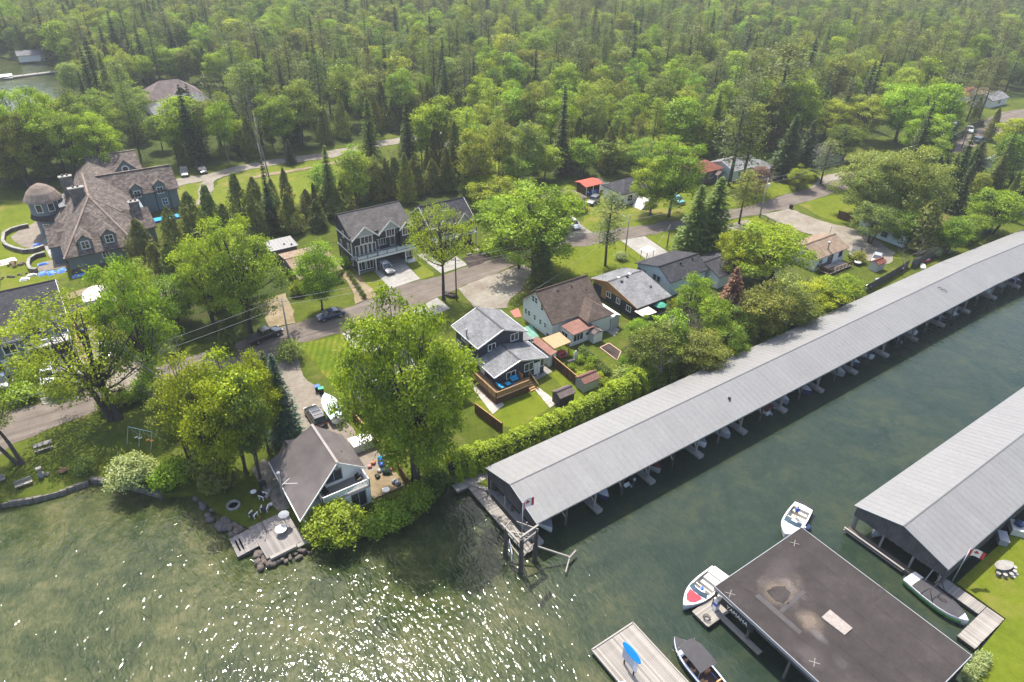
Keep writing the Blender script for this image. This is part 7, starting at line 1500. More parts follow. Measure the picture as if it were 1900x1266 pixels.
# flag trestle
TW = WATER
p0, p1, p2 = P(938, 1029, TW), P(966, 1060, TW), P(992, 1040, TW)
t = thing('pile_trestle', 'old timber pile trestle carrying a flagpole at the end of the long boathouse', 'trestle', tuple(p1)); th = (3.6, 4.6, 4.4)
tops = []
for p, hh in zip((p0, p1, p2), th):
    for dx, dy in ((-.16, 0), (.14, .12), (0, -.16)): MB().tube([(p.x+dx*1.4, p.y+dy*1.4, TW-2), (p.x+dx*.8, p.y+dy*.8, hh-random.uniform(0, .7))], [.17, .13], 8).build('pile', W_PILE, t)
    tops.append(Vector((p.x, p.y, hh)))
p3 = Vector((30.6, 42.3, 0)); A, B_, C_ = tops
def bar(a, b, w=.16): MB().beam(a, b, w, w*1.1).build('timber', W_GREY, t)
ext = (A-B_)*.35; ext.z = 0; bar(A+ext+Vector((0, 0, -.2)), B_+Vector((0, 0, -1.2)), .2); bar(B_+Vector((0, 0, -1.0)), C_+Vector((0, 0, -.7)), .2); bar(B_+Vector((-.1, .2, -.2)), C_+Vector((.4, .2, .05)), .2)
bar(A+Vector((.1, .1, -2.0)), B_+Vector((0, .1, -3.2)), .13); bar(A+Vector((.2, .3, -1.0)), C_+Vector((-.2, 1.0, -1.8)), .13); bar(A+Vector((0, .3, -.4)), Vector((30.9, 43.6, 1.6)), .12); bar(C_+Vector((0, 0, -2)), B_+Vector((0, 0, -3.4)), .12); bar(C_+Vector((0, 0, -1.4)), Vector((30.7, 42.6, .2)), .12); bar(B_+Vector((0, 0, -.4)), Vector((31.2, 43.6, .6)), .12); bar(C_+Vector((.3, 0, -.4)), Vector((31.6, 43.4, 1.2)), .12)
bar(C_+Vector((.2, -.2, -2.8)), C_+Vector((3.1, -2.2, -4.4)), .15); bar(C_+Vector((3.1, -2.2, -4.4)), C_+Vector((1.6, -3.4, -4.6)), .13); bar(C_+Vector((2.9, -2.3, -4.4)), C_+Vector((4.2, -1.9, -4.4)), .2)
sb = thing('notice_sign', 'white notice sign hanging on the old timber trestle', 'sign', (A.x, A.y, 1.0)); v0, v1 = A+Vector((.25, -.3, -1.4)), B_+Vector((-.75, .6, -2.4)); v1.z = v0.z; MB().beam((v0.x, v0.y, 1.3), (v1.x, v1.y, 1.3), .04, 1.25).build('board', plain('faded white sign', (.62, .64, .70), .6), sb)
dd = (v1-v0); dd.z = 0; ang = math.atan2(dd.y, dd.x); cc = (v0+v1)/2
for k, zz in enumerate((1.6, 1.3, 1.0)):
    for j in range(3): c_ = v0+dd*(.2+.25*j+random.uniform(0, .08)); n2 = Vector((dd.y, -dd.x, 0)).normalized()*.03; MB().beam((c_.x+n2.x, c_.y+n2.y, zz), (c_.x+dd.x*.12+n2.x, c_.y+dd.y*.12+n2.y, zz+.08), .02, .1).build('printed_mark', BLACK, sb)
def leafshape(s): 
    half = [(0, 1), (.13, .72), (.28, .80), (.22, .42), (.45, .55), (.50, .42), (.80, .30), (.55, .05), (.60, -.12), (.20, -.20), (.06, -.22), (.06, -.62)]
    return [(x*s, y*s) for x, y in half]+[(-x*s, y*s) for x, y in reversed(half[1:])]
def flag(label, base, hh, L, Hh, ang, poleH, lean=(0, 0, 0)):
    """red white red flag with a red maple leaf, blown out from its pole"""
    pt = thing('flagpole', 'bare pole for the '+label, 'flagpole', tuple(base)); top = Vector((0, 0, poleH))+Vector(lean); MB().tube([(0, 0, 0), tuple(top)], [.05, .035], 8).build('pole', ALU, pt, True, True); MB().lathe([(.02, 0), (.06, .05), (.02, .1)], tuple(top), 8).build('finial', ALU, pt, True, True)
    f = thing('flag', label, 'flag', tuple(Vector(base)+top*(hh/poleH)), ang)
    def w(x, y): return (x, .16*math.sin(x*4.2/L*1.3)*x/L*1.6, y-.28*x*x/L)
    for nm, a0, a1, m in (('red_band', 0, .25, REDP), ('white_field', .25, .75, WHITE), ('red_band', .75, 1, REDP)):
        r = [[w(L*(a0+(a1-a0)*i/6), -Hh/2+Hh*j/3) for j in range(4)] for i in range(7)]; MB().loft(r, False, False).build(nm, m, f, True, True)
    q = leafshape(Hh*.36)
    for s_ in (-.012, .012): MB().poly([(w(L*.5+x, y)[0], w(L*.5+x, y)[1]+s_, w(L*.5+x, y)[2]) for x, y in q]).build('maple_leaf', REDP, f, False, True)
ft = height_at((B_.x, B_.y), 936); flag('red and white maple leaf flag flying on the timber trestle', (B_.x+.05, B_.y+.1, B_.z-1.2), ft-B_.z+.55, 2.0, 1.15, R(25), ft-B_.z+1.2)
p = P(1766, 1080, -.1); e = P(1800, 1020, 4.2); flag('red and white maple leaf flag beside the second boathouse', (p.x, p.y, 0), 3.8, 1.9, 1.0, R(-30), 4.3, (e.x-p.x, e.y-p.y, 0))
t = thing('hoist_frame', 'grey metal hoist legs beside the corner of the second boathouse', 'hoist', (64.9, 13.2, -.1)); MB().tube([(63.4, 13.6, -.1), (64.4, 13.5, 2.2), (65.4, 12.9, -.1)], .06, 6).tube([(64.4, 13.5, 2.2), (64.3, 14.4, 2.9)], .05, 6).build('leg', STEEL, t)
# lawn furniture by the marina
p = P(1858, 1057, 0); t = thing('picnic_table', 'grey oval table with round stools on the marina lawn', 'table', tuple(p), -.3); MB().lathe([(.02, .68), (1.0, .68), (1.0, .76), (.02, .76)], n=20, sx=1.15, sy=.62).build('tabletop', CONC, t, False, True); MB().lathe([(.5, 0), (.3, .1), (.25, .68)], n=10).build('pedestal', CONC, t, False, True)
for i in range(6):
    a = -2.6+i*.55; MB().lathe([(.2, 0), (.17, .2), (.24, .4), (.24, .46)], (1.35*math.cos(a), .95*math.sin(a), 0), 10).build('stool', CONC, t, False, True)
for i, (x, y) in enumerate(((1869, 1062), (1880, 1066))): p = P(x, y); o = MB().box(p.x-.5, p.x+.5, p.y-.35, p.y+.35, 0, .05).build('paving_slab', CONC); tag(o, ('pale paving slab nearer the oval table on the lawn', 'pale paving slab farther from the oval table on the lawn')[i], 'slab')
p = P(1884, 985, 0); t = thing('dock_box', 'white box with a blue cover against the back of the second boathouse', 'box', tuple(p), .6); MB().box(-.9, .9, -.7, .7, 0, .85).build('body', OFFWHITE, t, False, True); MB().blob((0.1, 0, 1.1), (.6, .5, .35)).build('cover', NAVY, t, True, True)
p = P(1857, 1003, 0); t = thing('storage_bin', 'low grey bin against the back of the second boathouse', 'bin', tuple(p), .6); MB().box(-.8, .8, -.45, .45, 0, .7).box(-.85, .85, -.5, .5, .7, .78).build('body', GREYP, t, False, True)
# ================================================================ vehicles
def ring(x, w, zb, zt, k=.9): return [(x, -w*.9, zb), (x, w*.9, zb), (x, w, zb+.18), (x, w, zt-.14), (x, w*k, zt), (x, -w*k, zt), (x, -w, zt-.14), (x, -w, zb+.18)]
CARP = {}
def carproto(kind):
    L = {'suv': 4.7, 'sedan': 4.7, 'pickup': 5.7, 'van': 5.0, 'jeep': 4.1}[kind]; w = .93 if kind != 'pickup' else .98; h = {'suv': 1.72, 'sedan': 1.45, 'pickup': 1.85, 'van': 1.85, 'jeep': 1.8}[kind]; belt = {'suv': 1.05, 'sedan': .93, 'pickup': 1.12, 'van': 1.1, 'jeep': 1.1}[kind]; x = L/2
    hood = belt-.06
    body = MB().loft([ring(-x, w*.86, .42, belt-.18), ring(-x+.15, w*.97, .32, belt-.02), ring(-x+.9, w, .26, belt), ring(0, w, .26, belt), ring(x-1.45, w, .26, belt), ring(x-1.2, w, .26, hood), ring(x-.35, w*.95, .28, hood-.12), ring(x-.05, w*.85, .36, hood-.28)])
    c0, c1, c2, c3 = {'suv': (-x+.12, -x+.45, x-2.05, x-1.25), 'sedan': (-x+.5, -x+1.15, x-2.1, x-1.25), 'pickup': (-x+2.1, -x+2.25, x-2.15, x-1.45), 'van': (-x+.08, -x+.3, x-1.75, x-.9), 'jeep': (-x+.1, -x+.25, x-1.75, x-1.4)}[kind]
    wt = w*.80; gl = MB().loft([[(c0, -w*.9, belt-.02), (c0, w*.9, belt-.02), (c0+.02, w*.9, belt), (c0+.02, -w*.9, belt)], [(c1, -w*.92, belt-.02), (c1, w*.92, belt-.02), (c1, wt, h-.06), (c1, -wt, h-.06)], [(c2, -w*.92, belt-.02), (c2, w*.92, belt-.02), (c2, wt, h-.06), (c2, -wt, h-.06)], [(c3, -w*.88, belt-.02), (c3, w*.88, belt-.02), (c3-.02, w*.88, belt), (c3-.02, -w*.88, belt)]])
    rf = MB().loft([[(c1-.06, -wt, h-.08), (c1-.06, wt, h-.08), (c1-.02, wt*.9, h-.03), (c1-.02, -wt*.9, h-.03)], [((c1+c2)/2, -wt*1.02, h-.07), ((c1+c2)/2, wt*1.02, h-.07), ((c1+c2)/2, wt*.9, h+.02), ((c1+c2)/2, -wt*.9, h+.02)], [(c2+.05, -wt, h-.08), (c2+.05, wt, h-.08), (c2, wt*.9, h-.03), (c2, -wt*.9, h-.03)]])
    for s in (-1, 1):
        for f in ([c1, c0], [c2, c3]): rf.beam((f[0], s*wt, h-.07), (f[1], s*w*.9, belt), .09, .07)
        for k in (.36, .68): xx = c1+(c2-c1)*k; rf.beam((xx, s*wt*1.0, h-.07), (xx, s*w*.935, belt), .1, .05)
    ex = MB()
    if kind in ('suv', 'van'):
        for s in (-1, 1): ex.beam((c1+.2, s*wt*.86, h+.05), (c2-.1, s*wt*.86, h+.05), .05, .04)
        for k in (.3, .7): ex.beam((c1+(c2-c1)*k, -wt*.86, h+.07), (c1+(c2-c1)*k, wt*.86, h+.07), .05, .04)
    bed = None
    if kind == 'pickup': bed = MB().box(-x+.2, -x+2.0, -w*.82, w*.82, belt+.005, belt+.02).mesh('bed_cover')
    wheel = MB().lathe([(.2, -.11), (.34, -.11), (.36, -.07), (.36, .07), (.34, .11), (.2, .11)], n=16).mesh('wheel', True); rim = MB().lathe([(.03, -.115), (.21, -.115), (.21, .115), (.03, .115)], n=12).mesh('rim')
    hl = MB().box(-.12, .12, -.2, .2, -.07, .07).mesh('headlight'); mir = MB().box(-.06, .08, -.1, .1, -.06, .07).mesh('mirror'); pl = MB().box(-.01, .01, -.26, .26, -.06, .06).mesh('number_plate')
    CARP[kind] = dict(body=body.mesh('body', False), glass=gl.mesh('windows'), roof=rf.mesh('roof'), rails=ex.mesh('roof_rack') if ex.v else None, bed=bed, wheel=wheel, rim=rim, light=hl, mirror=mir, plate=pl, L=L, w=w, belt=belt, cx=c3)
    me = CARP[kind]['body']; bv = bmesh.new(); bv.from_mesh(me); bmesh.ops.bevel(bv, geom=[e for e in bv.edges if e.calc_face_angle(0) > .5], offset=.05, segments=2, profile=.6, affect='EDGES'); bv.to_mesh(me); bv.free(); me.polygons.foreach_set('use_smooth', [True]*len(me.polygons))
PAINT = {}
def paint(c):
    if c not in PAINT:
        rgb = {'black': (.012, .012, .014), 'white': (.80, .80, .80), 'navy': (.012, .028, .075), 'silver': (.42, .43, .44), 'grey': (.13, .13, .135), 'dark': (.03, .035, .045), 'blue': (.05, .08, .14), 'teal': (.10, .30, .27)}[c]
        q = N('car paint '+c); b = q.bsdf(rgb, .28, .5, .2 if c in ('silver', 'grey') else 0); b.inputs['Coat Weight'].default_value = .8; b.inputs['Coat Roughness'].default_value = .06; PAINT[c] = q.m
    return PAINT[c]
def car(kind, color, label, front, rear=None, rz=None, z=0., roof=None, k=1.):
    if kind not in CARP: carproto(kind)
    C = CARP[kind]
    if rear is not None: a, b = P(*front, .8), P(*rear, .8); c = (a+b)/2; rz = math.atan2(a.y-b.y, a.x-b.x)
    else: c = P(*front, .6)
    t = thing('parked_'+{'suv': 'suv', 'sedan': 'car', 'pickup': 'pickup_truck', 'van': 'van', 'jeep': 'jeep'}[kind], label, {'pickup': 'pickup truck', 'van': 'van', 'suv': 'suv'}.get(kind, 'car'), (c.x, c.y, .04), rz); t.scale = (k, k, k)
    p = paint(color); inst('body', C['body'], t, m=p); inst('windows', C['glass'], t, m=GLASS); inst('roof', C['roof'], t, m=paint(roof) if roof else p)
    if C['rails']: inst('roof_rack', C['rails'], t, m=GREYP)
    if C['bed']: inst('bed_cover', C['bed'], t, m=BLACK)
    L, w, bl = C['L'], C['w'], C['belt']
    for x in (-L*.30, L*.31):
        for y in (-w*.93, w*.93): o = inst('wheel', C['wheel'], t, (x, y, .36), (math.pi/2, 0, 0), m=RUBBER); inst('rim', C['rim'], o, m=STEEL)
    for y in (-.62, .62):
        inst('headlight', C['light'], t, (L/2-.16, y*w/.93, bl-.36), m=plain('lamp glass', (.7, .72, .74), .1, .6) if 'lamp glass' not in MATS else MATS['lamp glass']); inst('tail_light', C['light'], t, (-L/2+.10, y*w/.93, bl-.26), m=plain('tail lamp', (.35, .01, .01), .2) if 'tail lamp' not in MATS else MATS['tail lamp'])
    for y in (-w-.09, w+.09): inst('mirror', C['mirror'], t, (C['cx']-.35, y, bl+.02), m=p)
    for x in (-L/2-.0, L/2-.03): inst('number_plate', C['plate'], t, (x, 0, .55), m=OFFWHITE)
    return t
U = 0.0; V = math.pi/2
car('suv', 'black', 'black suv with a roof rack parked behind the point house', (573, 753), (597, 788)); car('sedan', 'navy', 'navy blue car parked on the street edge under the trees', (591, 588), (634, 576))
car('pickup', 'black', 'long black pickup truck parked in tree shade on the street', (523, 607), (458, 634)); car('suv', 'grey', 'grey suv with a pale roof in the carport of the tall navy house', (727, 505), (704, 487), roof='silver')
car('suv', 'white', 'white suv on the drive of the taupe bungalow', (1070, 420), (1056, 410)); car('suv', 'white', 'white suv parked before the grey west house', (88, 712), (90, 680)); car('pickup', 'silver', 'silver and white pickup truck in the fenced gravel yard', (196, 670), (193, 628), roof='white')
car('sedan', 'silver', 'silver car cut off at the west edge of the picture', (6, 675), (1, 640)); car('sedan', 'blue', 'blue car beside the silver car at the west edge', (4, 722), (-3, 690))
car('suv', 'dark', 'dark blue suv farther west on the mansion drive', (343, 325), (341, 314)); car('sedan', 'dark', 'black car farther east on the mansion drive', (379, 319), (369, 309)); car('sedan', 'white', 'white car beside the pale bungalow under the spruces', (1420, 318), (1442, 328))
car('sedan', 'grey', 'grey green car nearer the tan roofed cottage on gravel', (1583, 474), (1592, 461)); car('sedan', 'silver', 'silver blue car farther from the tan roofed cottage on gravel', (1624, 487), (1631, 469)); car('suv', 'blue', 'blue suv on the street at the far right', (1826, 258), (1811, 262))
car('sedan', 'white', 'white car farther left by the far silver maple', (1712, 258), (1726, 252)); car('sedan', 'white', 'white car farther right by the far silver maple', (1722, 250), (1708, 246)); car('jeep', 'grey', 'grey and black jeep on the lawn beside the white bungalow', (1092, 378), (1110, 366)); car('pickup', 'white', 'white truck with a raised bed on the side lane far right', (1800, 244), (1797, 236))
car('sedan', 'navy', 'navy car under the dark carport by the white tent', (166, 588), (160, 572)); car('sedan', 'black', 'black car in the shade of the garage of the west house', (118, 680), (124, 664)); car('sedan', 'teal', 'teal car hidden behind the dark spruces on the street side', (1262, 372), (1252, 366)); car('van', 'silver', 'silver van beside the far hedge at the bend', (1775, 232), (1766, 236))
# ================================================================ poles, lamps, wires
POLES = []
def pole(label, base, top_y, arm=None, box=False, m=None, wires=True, lean=(0, 0)):
    b = P(*base); H = height_at(b, top_y); t = thing('utility_pole', label, 'utility pole', tuple(b)); MB().tube([(0, 0, -.2), (lean[0], lean[1], H)], [.15, .10], 8).build('post', m or W_GREY, t, True, True)
    if wires: MB().beam((-.7, .5, H-.5), (.7, -.5, H-.5), .1, .1).build('crossarm', W_GREY, t, False, True); [MB().lathe([(.03, 0), (.05, .06), (.03, .14)], (x, -x*.71, H-.45), 6).build('insulator', OFFWHITE, t, True, True) for x in (-.6, 0.01, .6)]
    if arm: q = P(*arm, H-.6)-b; MB().tube([(0, 0, H-2.2), (q.x*.3, q.y*.3, H-1.0), (q.x*.7, q.y*.7, H-.55), (q.x, q.y, H-.5)], .04, 6).build('lamp_arm', ALU, t, True, True); MB().loft([[(q.x-.3, q.y-.12, H-.55), (q.x-.3, q.y+.12, H-.55), (q.x-.3, q.y, H-.45)], [(q.x+.3, q.y-.12, H-.55), (q.x+.3, q.y+.12, H-.55), (q.x+.3, q.y, H-.45)]]).build('lamp_head', GREYP, t, False, True)
    if box: MB().lathe([(.25, H-2.2), (.27, H-1.3), (.1, H-1.2)], (.3, -.3, 0), 10).build('transformer', WHITE, t, True, True)
    POLES.append((b.x+lean[0], b.y+lean[1], H)); return t
pole('weathered utility pole rising from the bush at the striped lawn corner', (541, 655), 553, m=W_GREY); pole('brown utility pole beside the sparse street tree', (847, 557), 478, m=W_BROWN); pole('grey street lamp pole with a curved arm on the round lawn', (1160, 469), 398, arm=(1154, 400), wires=False)
pole('dark short pole left of the twin spruces', (1237, 462), 417, m=W_PILE, wires=False); pole('utility pole with a white transformer across from the gravel drive', (1409, 404), 330, box=True); pole('dark utility pole among trees at the far right bend', (1784, 275), 240, m=W_PILE)
pole('leaning brown pole in front of the tan grass beyond the street', (1371, 414), 350, m=W_BROWN, wires=False)
def wire(label, a, b, sag=.8, r=.018):
    a, b = Vector(a), Vector(b); pts = [a.lerp(b, i/14)-Vector((0, 0, sag*4*(i/14)*(1-i/14))) for i in range(15)]; o = MB().tube(pts, r, 4).build('overhead_wire', GREYP); tag(o, label, 'wire'); return o
A0, A1, A2, A4, A5 = [Vector(p) for p in (POLES[0], POLES[1], POLES[2], POLES[4], POLES[5])]
W0 = Vector((-32, 86, 9.5))
for i, (dx, l) in enumerate(((-.6, 'upper'), (.6, 'lower'))):
    o = Vector((dx, -dx*.71, -.35-.7*i)); wire('%s wire from the bush pole to the brown street pole' % l, A0+o, A1+o); wire('%s wire running west from the bush pole' % l, A0+o, W0+o); wire('%s wire from the brown street pole to the lamp pole' % l, A1+o, A2+o); wire('%s wire from the lamp pole to the transformer pole' % l, A2+o, A4+o); wire('%s wire from the transformer pole to the far bend pole' % l, A4+o, A5+o)
wire('service wire slung to the sheet canopy house', A2+Vector((0, 0, -1)), (61, 82, 4.2), 1.0, .02); wire('service wire slung from the dark pole to the pale blue house', Vector(POLES[3]), (86, 81, 3.4), .6, .02)
p = P(1137, 458, 0); t = thing('mailbox_post', 'dark street sign panel on a thin post by the round lawn', 'sign', tuple(p)); MB().tube([(0, 0, 0), (0, 0, 2.2)], .04, 6).build('post', GREYP, t, False, True); MB().box(-.25, .25, -.02, .02, 1.4, 2.3).build('panel', GREYP, t, False, True)
def bin_(label, x, y, lid, body=None):
    p = P(x, y); t = thing('wheelie_bin', label, 'bin', tuple(p), random.uniform(0, 3)); MB().loft([[(-.25, -.28, .05), (.25, -.28, .05), (.25, .28, .05), (-.25, .28, .05)], [(-.3, -.36, 1.0), (.3, -.36, 1.0), (.3, .36, 1.0), (-.3, .36, 1.0)]]).build('body', body or BLACK, t, False, True); MB().box(-.32, .32, -.38, .4, 1.0, 1.08).build('lid', lid, t, False, True)
bin_('black bin with a blue lid nearest the trailered boat', 590, 727, BLUEP); bin_('black bin with a blue lid in the fenced gravel yard', 155, 622, BLUEP); bin_('black wheelie bin at the street end of the gravel drive', 1467, 388, BLACK); bin_('black wheelie bin between the maple and the street', 963, 498, BLACK); bin_('blue lidded bin behind the navy split level house', 966, 625, BLUEP); bin_('dark bin inside the carport of the navy house', 700, 480, BLACK); bin_('green lidded bin on the drive by the trailered boat', 597, 731, GREENC)
# ================================================================ fences
fence('brown board fence between the navy house lawn and the vegetable garden', PX((1021, 675), (1078, 724)), 1.8, W_BROWN, w=.17, cap=W_CEDARN); fence('brown board fence below the garden path under the great maple', PX((881, 766), (931, 804)), 1.7, W_BROWN, w=.17, cap=W_CEDARN)
fence('brown board fence along the terrace beside the great maple trunk', PX((737, 870), (757, 905)), 1.6, W_BROWN, w=.17, cap=W_CEDARN); fence('brown board fence behind the storage box', PX((655, 780), (705, 838)), 1.7, W_BROWN, w=.17, cap=W_CEDARN)
fence('timber fence along the west side of the gravel yard', PX((137, 575), (146, 640), (170, 690)), 1.1, W_BROWN, w=.2, cap=W_CEDARN); fence('pale timber edge fence on the east side of the gravel yard', PX((208, 610), (222, 655)), 1.0, W_BROWN, w=.2, cap=W_CEDARN)
fence('long grey board fence behind the boathouse from the shrubs to the gap', PX((1420, 640), (1475, 615), (1560, 570), (1585, 555), (1620, 535), (1660, 512), (1684, 496)), 1.7, W_FENCE, w=.2); fence('grey board fence behind the boathouse with white items before it', PX((1690, 498), (1755, 468)), 1.9, W_FENCE, w=.2); fence('grey board fence beside the arched metal hut', PX((1795, 455), (1832, 432)), 1.9, W_FENCE, w=.2); fence('grey board fence at the right edge behind the boathouse', PX((1872, 412), (1905, 395)), 1.8, W_FENCE, w=.2)
fence('tall rusty brown board fence beside the lawn under the silver maples', PX((1553, 405), (1610, 425)), 1.9, W_BROWN, w=.2); fence('dark board fence in the shade of the trailer home', PX((1610, 426), (1675, 445)), 1.7, W_FENCE, w=.2); fence('dark board fence behind the pale bungalow', PX((1408, 270), (1440, 280)), 1.9, W_BROWN, w=.25)
t = thing('rail_fence', 'weathered split rail fence beside the gravel drive', 'fence', tuple(P(1409, 404)))
rp = PX((1410, 404), (1424, 412), (1437, 418), (1451, 425), (1466, 432), (1480, 440))
for a in rp: MB().box(a.x-.09, a.x+.09, a.y-.09, a.y+.09, 0, 1.1).build('post', W_GREY, t)
for a, b in zip(rp[:-1], rp[1:]):
    for z in (.4, .85): MB().beam((a.x, a.y, z), (b.x, b.y, z), .08, .12).build('rail', W_GREY, t)
t = thing('hedge_row', 'low dark clipped hedge along the lawn of the tall navy house', 'hedge', tuple(P(660, 535)));
for i in range(7): q = P(648+4.6*i, 512+7*i)-P(660, 535); inst('bush', PROTO['bush1'][1], t, (q.x, q.y, 0), (0, 0, i), (.34, .34, .42), L_DARK)
# ================================================================ the point: deck, rocks, chairs
q = [d_(230, 965, .1), d_(503, 838, .1), d_(632, 1048, .1), d_(388, 1160, .1)]
e1, e2 = q[1]-q[0], q[3]-q[0]; dw, dd_ = (e1.length+(q[2]-q[3]).length)/2, (e2.length+(q[2]-q[1]).length)/2; dang = math.atan2(e1.y, e1.x); X0, Y0 = q[0].x, q[0].y
pd = thing('lake_deck', 'grey plank deck on the lake side of the point house', 'deck', (X0, Y0, 0), dang); boards(pd, X0, X0+dw, Y0-dd_, Y0, .12, 'y', .16, .05, W_LAKE)
MB().box(X0+.05, X0+dw-.05, Y0-dd_+.05, Y0-.05, -.55, .06).build('frame', W_PILE, pd); MB().box(X0+.3, X0+dw-1.1, Y0-dd_-.42, Y0-dd_-.04, .0, .3).build('bench', W_GREYX, pd); MB().box(X0+dw-1.0, X0+dw+.2, Y0-dd_-.5, Y0-dd_-.02, -.05, .1).build('corner_slab', CONC, pd)
s = [d_(95, 1045, -.25), d_(250, 970, -.1), d_(325, 1075, -.1), d_(180, 1155, -.25)]; e1, e2 = s[1]-s[0], s[3]-s[0]; sw, sd_ = Vector((e1.x, e1.y)).length, Vector((e2.x, e2.y)).length
X1, Y1 = s[0].x, s[0].y; sd = thing('swim_steps', 'weathered slatted swim platform stepping into the lake from the deck', 'steps', (X1, Y1, -.3), math.atan2(e1.y, e1.x))
for i in range(13):
    x = X1+sw*(i+.5)/13
    if i in (2, 4): MB().box(x-.09, x+.09, Y1-sd_, Y1-sd_*.8, -.3+.02*i, -.24+.02*i).box(x-.09, x+.09, Y1-sd_*.2, Y1, -.3+.02*i, -.24+.02*i).build('plank', W_LAKE, sd); continue
    MB().box(x-.1, x+.1, Y1-sd_, Y1, -.3+.02*i, -.24+.02*i).build('plank', W_LAKE, sd)
MB().box(X1, X1+sw, Y1-sd_+.1, Y1-sd_+.22, -.75, -.32).box(X1, X1+sw, Y1-.22, Y1-.1, -.75, -.32).build('bearer', W_PILE, sd)
sheet('path', [d_(*k, 0) for k in ((250, 560), (330, 490), (380, 520), (440, 650), (510, 830), (450, 862), (380, 770), (300, 650))], .04, gravel('flagstones', (.22, .19, .15), (.32, .28, .22), (.42, .37, .29), 1.1, 6))
p = d_(125, 817, 0); t = thing('fire_ring', 'round concrete fire ring on the grass by the lake rocks', 'fire pit', tuple(p)); MB().lathe([(.56, 0), (.78, 0), (.78, .3), (.56, .3), (.56, .02)], n=24).build('ring', CONC, t, True, True); MB().lathe([(.02, .06), (.55, .06)], n=16).build('ash', G_SOIL, t, False, True)
def muskoka(label, px, rz, m=None):
    p = d_(*px, 0); t = thing('garden_chair', label, 'chair', tuple(p), rz, 'garden chairs by the fire ring'); fm, sm = WHITE, m or CANVAS
    MB().box(-.3, .3, -.3, .3, .34, .4).build('seat', sm, t, False, True); MB().roof([(-.3, .28, .4), (.3, .28, .4), (.3, .55, 1.05), (-.3, .55, 1.05)], .05).build('backrest', sm, t, False, True)
    for x in (-.36, .36):
        MB().box(x-.06, x+.06, -.4, .35, .56, .6).build('armrest', fm, t, False, True); MB().box(x-.04, x+.04, -.36, -.28, 0, .56).build('leg', fm, t, False, True); MB().box(x-.04, x+.04, .2, .28, 0, .56).build('leg', fm, t, False, True)
muskoka('charcoal and white garden chair at the deck corner nearest the rocks', (262, 890), 2.2); muskoka('charcoal and white garden chair between the deck and the fire ring', (340, 850), 2.6); muskoka('charcoal garden chair farthest towards the path', (330, 760), .6, BLACK)
def rtable(label, px, r=.35, hh=.7, z=0., m=None, cat='table'):
    p = d_(*px, z); t = thing('round_table', label, cat, tuple(p)); MB().lathe([(.02, hh-.03), (r, hh-.03), (r, hh), (.02, hh)], n=18).build('tabletop', m or WHITE, t, False, True)
    for k in range(3): a = k*2.09; MB().tube([(r*.7*math.cos(a), r*.7*math.sin(a), 0), (r*.3*math.cos(a), r*.3*math.sin(a), hh-.03)], .02, 5).build('leg', BLACK, t, False, True)
rtable('small white round table on the grass near the path', (268, 745)); rtable('small dark round table between the garden chairs', (382, 825), .3, .5, 0, GREYP); rtable('white round bistro table on the lake deck', (458, 1005), .62, .74, .12); rtable('white round table on the terrace beside the point house', (1180, 730), .45, .7, .15)
p = d_(485, 950, .12); t = thing('parasol', 'small grey tilted parasol beside the bistro table on the lake deck', 'parasol', tuple(p)); MB().tube([(0, -.3, 0), (.05, 0, 1.9)], .025, 6).build('pole', STEEL, t, False, True); MB().lathe([(.62, 1.75), (.35, 1.88), (.03, 1.98)], (.05, 0, 0), 8).build('canopy', GREYCANVAS, t, False, True)
p = d_(355, 1000, .12); t = thing('flagstaff', 'thin dark staff standing on the lake deck', 'pole', tuple(p)); MB().tube([(0, 0, 0), (-.3, .2, 2.4)], .025, 6).build('pole', BLACK, t, False, True); MB().blob((-.3, .2, 2.3), (.1, .08, .25)).build('furled_cloth', MAROON, t, True, True)
p = d_(330, 690, 0); t = thing('grill', 'black barbecue standing on the path beside the point house', 'grill', tuple(p)); MB().box(-.4, .4, -.25, .25, .5, .95).blob((0, 0, .98), (.42, .28, .18)).build('body', BLACK, t, False, True); [MB().box(x-.03, x+.03, y-.03, y+.03, 0, .5).build('leg', BLACK, t, False, True) for x in (-.3, .3) for y in (-.2, .2)]
p = d_(365, 745, 0); t = thing('garden_bench', 'small weathered bench along the path edge', 'bench', tuple(p), 1.0); MB().box(-.7, .7, -.2, .2, .4, .46).build('seat', W_GREYX, t, False, True); [MB().box(x-.04, x+.04, -.18, .18, 0, .4).build('leg', W_GREY, t, False, True) for x in (-.6, .6)]
p = d_(35, 680, 0); t = thing('gate_frame', 'white wooden frame lying by the shore bushes', 'frame', tuple(p), -.5)
for x in (-1.2, -.4, .4, 1.2): MB().box(x-.05, x+.05, -.06, .06, 0, 1.0).build('upright', WHITE, t, False, True)
for z in (.05, .9): MB().box(-1.25, 1.25, -.04, .04, z, z+.1).build('rail', WHITE, t, False, True)
